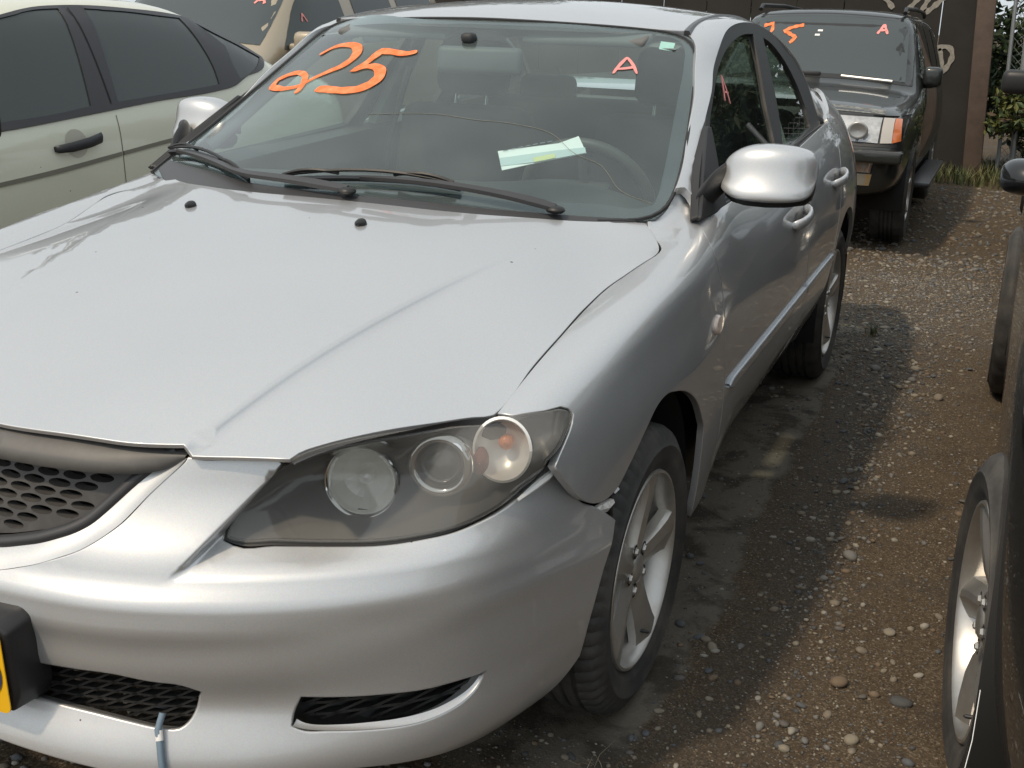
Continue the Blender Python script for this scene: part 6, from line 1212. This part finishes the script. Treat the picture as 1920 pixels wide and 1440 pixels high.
gy = np.unique(np.round(np.concatenate([np.linspace(-60, -4, 12), np.linspace(-4, -.2, 30), np.arange(-.2, 5.2, .022), np.arange(5.2, 11, .05), np.linspace(11, 18, 40), np.linspace(18, 90, 14)]), 4))
XX, YY = np.meshgrid(gx, gy); ZZ = gz(XX, YY); nx, ny = len(gx), len(gy)
V = np.stack([XX.ravel(), YY.ravel(), ZZ.ravel()], 1)
I = (np.arange(ny-1)[:, None]*nx+np.arange(nx-1)[None]).ravel(); F = np.stack([I, I+1, I+nx+1, I+nx], 1)
def ground_mat():
    m = mat('dirt', (.075, .056, .038), .92); t = m.node_tree; b = t.nodes['Principled BSDF']; N = t.nodes.new; L = t.links.new
    ge = N('ShaderNodeNewGeometry'); pos = ge.outputs['Position']; sx = N('ShaderNodeSeparateXYZ'); L(pos, sx.inputs[0])
    def noise(sc, det=8, ro=.65, vec=pos, dist=0):
        n = N('ShaderNodeTexNoise'); n.inputs['Scale'].default_value = sc; n.inputs['Detail'].default_value = det; n.inputs['Roughness'].default_value = ro; n.inputs['Distortion'].default_value = dist; L(vec, n.inputs['Vector']); return n.outputs['Fac']
    def ramp(f, p0, p1, c0=(0, 0, 0), c1=(1, 1, 1)):
        r = N('ShaderNodeValToRGB'); r.color_ramp.elements[0].position = p0; r.color_ramp.elements[1].position = p1; r.color_ramp.elements[0].color = (*c0, 1); r.color_ramp.elements[1].color = (*c1, 1); L(f, r.inputs[0]); return r.outputs[0]
    def mix(f, a, c, bt='MIX'):
        x = N('ShaderNodeMix'); x.data_type = 'RGBA'; x.blend_type = bt
        if isinstance(f, (int, float)): x.inputs['Factor'].default_value = f
        else: L(f, x.inputs['Factor'])
        for s_, k in ((a, 'A'), (c, 'B')):
            if isinstance(s_, tuple): x.inputs[k].default_value = (*s_, 1)
            else: L(s_, x.inputs[k])
        return x.outputs['Result']
    def mth(op, a, c):
        x = N('ShaderNodeMath'); x.operation = op
        for s_, k in ((a, 0), (c, 1)):
            if isinstance(s_, (int, float)): x.inputs[k].default_value = s_
            else: L(s_, x.inputs[k])
        return x.outputs[0]
    def mr(f, a, c, d=0, e=1):
        x = N('ShaderNodeMapRange'); x.inputs['From Min'].default_value = a; x.inputs['From Max'].default_value = c; x.inputs['To Min'].default_value = d; x.inputs['To Max'].default_value = e; L(f, x.inputs['Value']); return x.outputs[0]
    col = mix(ramp(noise(1.1), .35, .7), (.080, .055, .033), (.058, .043, .028))
    col = mix(ramp(noise(6, 10, .7), .4, .75), col, (.10, .074, .047))
    # grit: tiny pale and dark stones in the surface
    vo = N('ShaderNodeTexVoronoi'); vo.inputs['Scale'].default_value = 95; L(pos, vo.inputs['Vector']); sp = N('ShaderNodeSeparateColor'); L(vo.outputs['Color'], sp.inputs[0])
    near_c = ramp(vo.outputs['Distance'], .18, .34, (1, 1, 1), (0, 0, 0))
    pick = ramp(sp.outputs[0], .80, .83); col = mix(mth('MULTIPLY', mth('MULTIPLY', near_c, pick), .85), col, mix(sp.outputs[1], (.20, .18, .15), (.33, .27, .19)))
    pick2 = ramp(sp.outputs[2], .82, .85); col = mix(mth('MULTIPLY', mth('MULTIPLY', near_c, pick2), .7), col, (.03, .027, .025))
    v2 = N('ShaderNodeTexVoronoi'); v2.inputs['Scale'].default_value = 260; L(pos, v2.inputs['Vector']); s2 = N('ShaderNodeSeparateColor'); L(v2.outputs['Color'], s2.inputs[0])
    col = mix(mth('MULTIPLY', ramp(s2.outputs[0], .72, .8), .5), col, (.20, .165, .12)); col = mix(mth('MULTIPLY', ramp(s2.outputs[1], .7, .8), .55), col, (.028, .023, .019))
    # damp ground beside the silver car and scattered wet stains
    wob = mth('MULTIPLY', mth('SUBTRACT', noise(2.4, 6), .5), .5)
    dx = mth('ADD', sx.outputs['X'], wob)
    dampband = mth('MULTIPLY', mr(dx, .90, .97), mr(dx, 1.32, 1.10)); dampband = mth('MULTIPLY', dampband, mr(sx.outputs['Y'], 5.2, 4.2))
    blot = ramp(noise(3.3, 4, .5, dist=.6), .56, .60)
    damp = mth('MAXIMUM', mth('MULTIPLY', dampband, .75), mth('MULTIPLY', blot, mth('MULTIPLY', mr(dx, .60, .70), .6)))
    # dry pale dust sheltered under the sills, with drip stains
    dry = mth('MULTIPLY', mr(mth('ADD', sx.outputs['X'], mth('MULTIPLY', wob, .45)), .915, .895), mr(sx.outputs['X'], -1.2, -1.0)); dry = mth('MULTIPLY', dry, mr(sx.outputs['Y'], 4.7, 4.5)); dry = mth('MULTIPLY', dry, mr(sx.outputs['Y'], .5, .62))
    drip = ramp(noise(5.5, 7, .6, dist=.3), .48, .58)
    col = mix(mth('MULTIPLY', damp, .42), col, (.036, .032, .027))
    col = mix(mth('MULTIPLY', dry, .75), col, mix(drip, (.155, .14, .115), (.055, .049, .041)))
    green = mth('MULTIPLY', ramp(noise(9, 8, .7), .55, .7), mr(sx.outputs['Y'], 10.5, 13)); col = mix(mth('MULTIPLY', green, .6), col, (.035, .05, .018))
    L(col, b.inputs['Base Color']); L(mr(damp, 0, 1, .95, .62), b.inputs['Roughness']); b.inputs['Specular IOR Level'].default_value = .25
    bp = N('ShaderNodeBump'); bp.inputs['Strength'].default_value = .55; bp.inputs['Distance'].default_value = .012
    h_ = mth('ADD', mth('MULTIPLY', noise(45, 8, .75), .6), mth('MULTIPLY', near_c, .18)); L(h_, bp.inputs['Height']); L(bp.outputs['Normal'], b.inputs['Normal'])
    return m
g = mesh('ground', V, F.tolist(), ground_mat()); g['kind'] = 'structure'

# ------------------------------------------------------------------ stones: the larger ones singly, the small gravel as one mass
ico = bmesh.new(); bmesh.ops.create_icosphere(ico, subdivisions=2, radius=1); IV2 = np.array([v.co[:] for v in ico.verts]); IF2 = [tuple(v.index for v in f.verts) for f in ico.faces]; ico.free()
ico = bmesh.new(); bmesh.ops.create_icosphere(ico, subdivisions=1, radius=1); IV1 = np.array([v.co[:] for v in ico.verts]); IF1 = [tuple(v.index for v in f.verts) for f in ico.faces]; ico.free()
stone_cols = [(.17, .165, .155), (.10, .105, .11), (.20, .17, .13), (.24, .21, .16), (.12, .11, .10), (.17, .125, .085), (.29, .27, .23), (.075, .075, .075)]
SM = [mat('stone_%s' % n_, c_, .8, var=(60, .5), bump=(120, .3, .002)) for n_, c_ in zip(('grey', 'slate', 'tan', 'buff', 'dull', 'rust', 'pale', 'dark'), stone_cols)]
protos = []
for k in range(16):
    r_ = np.random.default_rng(100+k); D = r_.normal(size=(5, 3)); v = IV2.copy()
    f = 1+sum(.13*np.tanh(2*(IV2@(d/np.linalg.norm(d))-.35)) for d in D); v = v*f[:, None]*np.array([1, .62+.3*r_.random(), .38+.22*r_.random()])
    me = bpy.data.meshes.new('stone'); me.from_pydata(v.tolist(), [], IF2); me.update(); me.polygons.foreach_set('use_smooth', [True]*len(me.polygons)); me.materials.append(SM[k % 8]); protos.append(me)
def gravel_density(x, y):
    c_ = np.interp(y, [0, .9, 1.6, 2.4, 3.1, 4.2, 5.2, 6.5], [1.28, 1.20, 1.13, 1.13, 1.12, 1.03, 1.05, 1.2]); w_ = np.interp(y, [0, 1.5, 2.5, 4, 5.5], [.16, .10, .10, .22, .5]); s_ = np.interp(y, [0, 1.0, 2.0, 3, 4, 6, 7.5], [.30, .45, .65, .75, 1, .9, .5])
    return s_*np.exp(-((x-c_)/w_)**2)+.10
hand = [(1.395, 1.138, .030, 7), (1.033, 3.749, .032, 0), (1.314, 3.435, .030, 2), (.952, 1.189, .021, 3), (.93, 1.215, .018, 2), (.911, 1.225, .020, 1), (.965, 1.175, .014, 6), (1.136, 1.418, .011, 6), (1.338, 1.435, .020, 3), (1.285, 1.319, .019, 2), (1.418, 1.269, .014, 6), (1.443, 1.578, .016, 2),
        (1.183, 1.838, .030, 0), (1.067, 1.916, .017, 6), (1.142, 1.676, .016, 0), (1.316, .943, .022, 3), (1.19, .92, .017, 6), (1.22, .90, .014, 0), (.99, 1.06, .015, 5), (1.36, 1.30, .012, 2), (1.25, 1.02, .014, 2), (1.10, 1.02, .012, 6), (1.0, .97, .013, 3)]
rs_ = np.random.default_rng(5); singles = list(hand); small = []
def open_ground(x, y):
    wheels = ((abs(x-.76) < .12) & (abs(y-.93) < .22)) | ((abs(x-.76) < .12) & (abs(y-3.55) < .22)) | ((abs(x-1.6) < .13) & (abs(y-.98) < .2)) | ((abs(x-1.6) < .13) & (abs(y-3.7) < .2))
    return ~wheels
tries = 0
while len(singles) < 300 and tries < 60000:
    tries += 1; y = rs_.uniform(.35, 4.6)**1.0; x = rs_.uniform(.66, 1.62)
    if rs_.random() > gravel_density(x, y)*(1.1 if y < 2.6 else .75) or not open_ground(np.array(x), np.array(y)): continue
    singles.append((x, y, float(np.clip(rs_.lognormal(math.log(.0072+.0012*y), .40), .006, .028)), int(rs_.integers(0, 8))))
for (x, y, r_, c_) in singles:
    me = protos[(c_+8*int(rs_.integers(0, 2))) % 16]; o = bpy.data.objects.new('stone', me); COL.objects.link(o); o.parent = g
    a_ = rs_.uniform(0, 6.28); o.rotation_euler = (rs_.uniform(-.25, .25), rs_.uniform(-.25, .25), a_); o.scale = (r_, r_*rs_.uniform(.8, 1.1), r_*rs_.uniform(.8, 1.15)); o.location = (x, y, float(gz(x, y))+r_*.22)
def mass(name, N_, ys, xs, lo, hi, dens, iv, fc, mats_, seed):
    q = np.random.default_rng(seed); x = q.uniform(*xs, N_*6); y = q.uniform(*ys, N_*6); k = (q.random(N_*6) < dens(x, y)) & open_ground(x, y); x, y = x[k][:N_], y[k][:N_]; n = len(x)
    r_ = np.clip(q.lognormal(math.log(lo), .45, n), lo*.5, hi); A = q.uniform(0, 6.28, n); ca, sa = np.cos(A), np.sin(A); el = q.uniform(.55, 1, n); fl = q.uniform(.35, .65, n)
    P = iv[None]*(1+.22*(q.random((n, len(iv), 1))-.5))*r_[:, None, None]*np.stack([np.ones(n), el, fl], 1)[:, None, :]
    PX = P[..., 0]*ca[:, None]-P[..., 1]*sa[:, None]; PY = P[..., 0]*sa[:, None]+P[..., 1]*ca[:, None]; z = gz(x, y)
    V = np.stack([PX+x[:, None], PY+y[:, None], P[..., 2]+(z+r_*.15)[:, None]], -1).reshape(-1, 3); fa = np.array(fc); F = (fa[None]+(np.arange(n)*len(iv))[:, None, None]).reshape(-1, 3)
    me = bpy.data.meshes.new(name); me.vertices.add(len(V)); me.vertices.foreach_set('co', V.ravel()); me.loops.add(F.size); me.loops.foreach_set('vertex_index', F.ravel().astype(np.int32)); me.polygons.add(len(F)); me.polygons.foreach_set('loop_start', np.arange(0, F.size, 3, dtype=np.int32)); me.polygons.foreach_set('loop_total', np.full(len(F), 3, np.int32))
    for q_ in mats_: me.materials.append(q_)
    me.polygons.foreach_set('material_index', np.repeat(q.integers(0, len(mats_), n), len(fc)).astype(np.int32)); me.polygons.foreach_set('use_smooth', [True]*len(F)); me.update(); me.validate()
    o = bpy.data.objects.new(name, me); COL.objects.link(o); o['kind'] = 'stuff'; return o
gd = lambda x, y: gravel_density(x, y)
octv = np.array([(1, 0, 0), (-1, 0, 0), (0, 1, 0), (0, -1, 0), (0, 0, 1), (0, 0, -1)], float); octf = [(0, 2, 4), (2, 1, 4), (1, 3, 4), (3, 0, 4), (2, 0, 5), (1, 2, 5), (3, 1, 5), (0, 3, 5)]
mass('gravel', 8500, (.3, 7.6), (.5, 2.0), .0058, .017, gd, IV1, IF1, SM, 11)
mass('grit', 34000, (.2, 6.5), (.55, 1.75), .0026, .0065, lambda x, y: gravel_density(x, y)*.8+.18, octv, octf, SM, 12)
mass('gravel', 1500, (-.75, .5), (-.6, .75), .008, .024, lambda x, y: .8+0*x, IV1, IF1, SM, 13)
mass('gravel', 2600, (7.0, 12.5), (.3, 2.2), .012, .03, lambda x, y: .35+0*x, IV1, IF1, SM[:6], 14)

# ------------------------------------------------------------------ weeds, dry grass strands
def blades(name, pts, hgt, wd, m, kind=None, lean=.5, seed=3):
    q = np.random.default_rng(seed); V = []; F = []
    for (x, y) in pts:
        h_ = hgt*q.uniform(.5, 1.2); a = q.uniform(0, 6.28); l = lean*h_*q.uniform(.2, 1.2); w_ = wd*q.uniform(.7, 1.3); z = float(gz(x, y)); dx, dy = math.cos(a), math.sin(a); k = len(V)
        for t, ww in ((0, 1), (.5, .8), (1, .1)): V += [(x+dx*l*t*t-dy*w_*ww/2, y+dy*l*t*t+dx*w_*ww/2, z+h_*t), (x+dx*l*t*t+dy*w_*ww/2, y+dy*l*t*t-dx*w_*ww/2, z+h_*t)]
        F += [(k, k+1, k+3, k+2), (k+2, k+3, k+5, k+4)]
    o = mesh(name, V, F, m, None, False)
    if kind: o['kind'] = kind
    return o
grass_m = mat('grass_blade', (.055, .075, .022), .7, var=(3, .8, (.16, .13, .05)))
tag(blades('weed', [(.955+rs_.normal()*.012, 4.35+rs_.normal()*.012) for _ in range(22)], .06, .005, grass_m, lean=.9), 'small green weed growing through the gravel behind the silver saloon', 'weed')
tag(blades('dry_grass', [(.835+rs_.normal()*.018, .60+rs_.normal()*.02) for _ in range(7)], .055, .0022, mat('straw', (.30, .26, .17), .8), lean=1.3), 'few dry straw stalks standing by the silver saloon\'s front tyre', 'grass')
blades('grass', [(rs_.uniform(.2, 2.6), rs_.uniform(12.6, 14.6)) for _ in range(2600)], .16, .012, grass_m, 'stuff', .8, 9)

# ------------------------------------------------------------------ dark hoarding, leaning post, wire fence, ivy
WY = 13.7; wz = float(gz(0, WY))-.05
wal = thing('board_wall', 'dark brown board hoarding with pale sprayed scrawl behind the dark four-wheel drive', 'wall', (-3.9, WY, wz))
wm = mat('dark_boards', (.022, .020, .018), .85, var=(1.5, .6, (.034, .030, .026)), bump=(8, .25, .01))
xk = -6.0
for i in range(20):
    w_ = .545; bm = bmesh.new(); bx(bm, (xk+w_/2+i*w_, rs_.uniform(-.006, .006), 1.35), (w_-.010, .03, 2.7), None, .004, 1); bobj('board', bm, wm, wal, False)
def scrawl(name, pts, w_, m, par, y):
    q = smooth_poly(np.array(pts, float), .03, closed=False, corner=70); T = np.gradient(q, axis=0); T /= np.linalg.norm(T, axis=1)[:, None]; N = np.stack([-T[:, 1], T[:, 0]], 1); V = []; F = []
    for i in range(len(q)):
        ww = w_*(1+.25*math.sin(i*1.3)); V += [(q[i][0]+N[i][0]*ww/2-par.location.x, y-par.location.y, q[i][1]+N[i][1]*ww/2-par.location.z), (q[i][0]-N[i][0]*ww/2-par.location.x, y-par.location.y, q[i][1]-N[i][1]*ww/2-par.location.z)]
    for i in range(len(q)-1): F.append((2*i, 2*i+1, 2*i+3, 2*i+2))
    return mesh(name, V, F, m, par, False)
chalk = mat('pale_spray', (.30, .28, .24), .8, var=(30, .6, (.14, .13, .11)))
for L in SCRAWL: scrawl('painted_mark', L, .055, chalk, wal, WY-.024)
po = thing('wooden_post', 'weathered brown wooden post leaning beside the dark hoarding', 'post', (1.02, WY-.06, wz)); po.rotation_euler = (0, R(-2.8), 0)
bm = bmesh.new(); bx(bm, (0, 0, 1.35), (.20, .16, 2.9), None, .012, 2); bobj('timber', bm, mat('weathered_wood', (.105, .075, .058), .85, var=(5, .6, (.055, .042, .036)), bump=(25, .4, .006)), po, True)
fe = thing('wire_fence', 'galvanised wire fence with two leaning steel poles, overgrown with ivy', 'fence', (1.25, WY+.05, wz))
galv = mat('galvanised', (.34, .36, .37), .42, .6)
for x, r_, ln_ in ((-.02, .022, .06), (.14, .034, .05), (1.9, .034, 0), (3.8, .034, 0)): tube('pole', [(x+ln_, 0, -.1), (x-ln_*.5, 0, 2.6)], r_, galv, fe, 12)
V = []; F = []; 
def wire(p, q, r_=.0022):
    k = len(V); d = Vector(q)-Vector(p); n_ = Vector((0, 1, 0)); b_ = d.normalized().cross(n_)
    for e in (p, q):
        for s_ in (b_, n_, -b_, -n_): V.append(Vector(e)+s_*r_)
    for s_ in range(4): F.append((k+s_, k+(s_+1) % 4, k+4+(s_+1) % 4, k+4+s_))
for i in range(-30, 90):
    for sg in (1, -1):
        x0 = -.05+i*.09; z0 = .0; L_ = 2.2; x1 = x0+sg*L_
        ts = [t for t in np.linspace(0, 1, 25) if -.02 <= x0+sg*L_*t <= 3.9]
        if len(ts) > 1: wire((x0+sg*L_*ts[0], 0, .05+L_*ts[0]), (x0+sg*L_*ts[-1], 0, .05+L_*ts[-1]))
wn = mesh('wire_mesh', V, F, galv, fe, False); wn['kind'] = 'stuff'

# ------------------------------------------------------------------ foliage
def leaves(name, centres, N_, size, m, par=None, seed=1, flat=.5):
    """leaf-sized bent quads scattered through the clumps"""
    q = np.random.default_rng(seed); C = np.array([c_[:3] for c_ in centres], float); Rr = np.array([c_[3] for c_ in centres], float); w_ = Rr**2; k = q.choice(len(C), N_, p=w_/w_.sum())
    d = q.normal(size=(N_, 3)); d /= np.linalg.norm(d, axis=1)[:, None]; P = C[k]+d*(Rr[k]*q.random(N_)**.38)[:, None]*[1, 1, .85]
    u = q.normal(size=(N_, 3)); u /= np.linalg.norm(u, axis=1)[:, None]; v = np.cross(u, q.normal(size=(N_, 3))); v /= np.linalg.norm(v, axis=1)[:, None]; s = size*q.uniform(.55, 1.3, N_)[:, None]; n_ = np.cross(u, v)
    V = np.stack([P-u*s, P+v*s*.42+n_*s*.12, P+u*s, P-v*s*.42+n_*s*.12], 1).reshape(-1, 3); F = np.arange(N_*4).reshape(-1, 4)
    me = bpy.data.meshes.new(name); me.from_pydata(V.tolist(), [], F.tolist()); me.update()
    ms = m if isinstance(m, list) else [m]
    for q_ in ms: me.materials.append(q_)
    me.polygons.foreach_set('material_index', q.integers(0, len(ms), N_).astype(np.int32))
    o = bpy.data.objects.new(name, me); COL.objects.link(o)
    if par: o.parent = par
    return o
LM = [mat('leaf_dark', (.022, .040, .014), .6), mat('leaf_mid', (.042, .066, .020), .55), mat('leaf_yellow', (.10, .11, .025), .6), mat('leaf_brown', (.075, .050, .028), .7)]
hg = thing('tall_shrub', 'tall dark green shrub filling the gap behind the wire fence', 'shrub', (2.6, WY+1.1, wz))
leaves('foliage', [(rs_.uniform(-2.0, 3.6), rs_.uniform(-.4, .5), rs_.uniform(.3, 3.6), rs_.uniform(.3, .6)) for _ in range(60)], 13000, .075, [LM[0], LM[0], LM[1]], hg, 33)
for k in range(6): tube('stem', [(-1.8+k*.8, 0, 0), (-1.7+k*.8, .1, 1.3), (-1.9+k*.85, .1, 2.5)], .02, mat('shrub_bark', (.045, .036, .03), .9), hg, 6)
iv = thing('ivy_bush', 'yellow-green ivy and scrub climbing the wire fence beside the post', 'bush', (1.55, WY+.35, wz))
cl_ = [(rs_.uniform(-.38, 1.6), rs_.uniform(-.62, -.1), rs_.uniform(.08, 1.0)*(1.25 if k_ % 3 else 1), rs_.uniform(.12, .26)) for k_ in range(44)]
leaves('foliage', cl_, 8000, .05, [LM[0], LM[1], LM[1], LM[2], LM[2], LM[3]], iv, 21)
for k in range(8): tube('stem', [(rs_.uniform(-.2, 1.5), .05, 0), (rs_.uniform(-.2, 1.5), .1, .7), (rs_.uniform(-.2, 1.5), .12, 1.3)], .012, mat('stem_bark', (.05, .038, .03), .9), iv, 6)
def tree(kind_label, x, y, H_, Rc, seed, group=None, lm=None):
    q = np.random.default_rng(seed); z = float(gz(x, y)) if abs(x) < 60 else 0; t = thing('tree', kind_label, 'tree', (x, y, z), q.uniform(0, 6.28), group)
    bark = mat('bark', (.06, .048, .038), .9, var=(6, .5)); cr = []; hh = H_*.32
    tr = tube('trunk', [(0, 0, -.2), (q.normal()*.1, q.normal()*.1, hh), (q.normal()*.25, q.normal()*.25, H_*.62), (q.normal()*.3, q.normal()*.3, H_*.9)], [H_*.024, H_*.019, H_*.011, H_*.004], bark, t, 8)
    for k in range(9):
        a = q.uniform(0, 6.28); zz = H_*q.uniform(.28, .7); e = (math.cos(a)*Rc*q.uniform(.5, .9), math.sin(a)*Rc*q.uniform(.5, .9), zz+H_*q.uniform(.05, .22)); tube('branch', [(0, 0, zz), (e[0]*.5, e[1]*.5, (zz+e[2])/2+.1), e], [H_*.008, H_*.005, H_*.002], bark, tr, 5); cr.append((*e, Rc*q.uniform(.30, .48)))
    for k in range(16):
        a = q.uniform(0, 6.28); rr = Rc*math.sqrt(q.random())*.85; zz = H_*q.uniform(.34, .95); cr.append((rr*math.cos(a)*(1.15-zz/H_*.6), rr*math.sin(a)*(1.15-zz/H_*.6), zz, Rc*q.uniform(.2, .42)))
    leaves('crown', cr, 4200, .17, lm or [LM[0], LM[0], LM[1]], t, seed+50); return t
tr_lab = ['tall dark tree beyond the lot past the black car', 'broad green tree beyond the parked rows', 'dense tree at the far edge of the lot']
spots = [(8.6, 3.2, 4.9, 2.1), (9.2, 7.4, 5.4, 2.4), (8.0, 11.6, 5.2, 2.3), (9.6, -1.4, 5.0, 2.2), (5.2, 18.0, 5.4, 2.4), (11.0, 16.5, 6.4, 2.8), (-9.5, 22.0, 6, 2.6), (-16, 17.0, 6.5, 2.6), (-14, 26, 7, 3.0), (-2.5, 21.0, 5.0, 2.2)]
for i, (x, y, h_, rc) in enumerate(spots): tree('dark leafy tree standing round the edge of the lot', x, y, h_, rc, 300+i, 'trees round the lot')
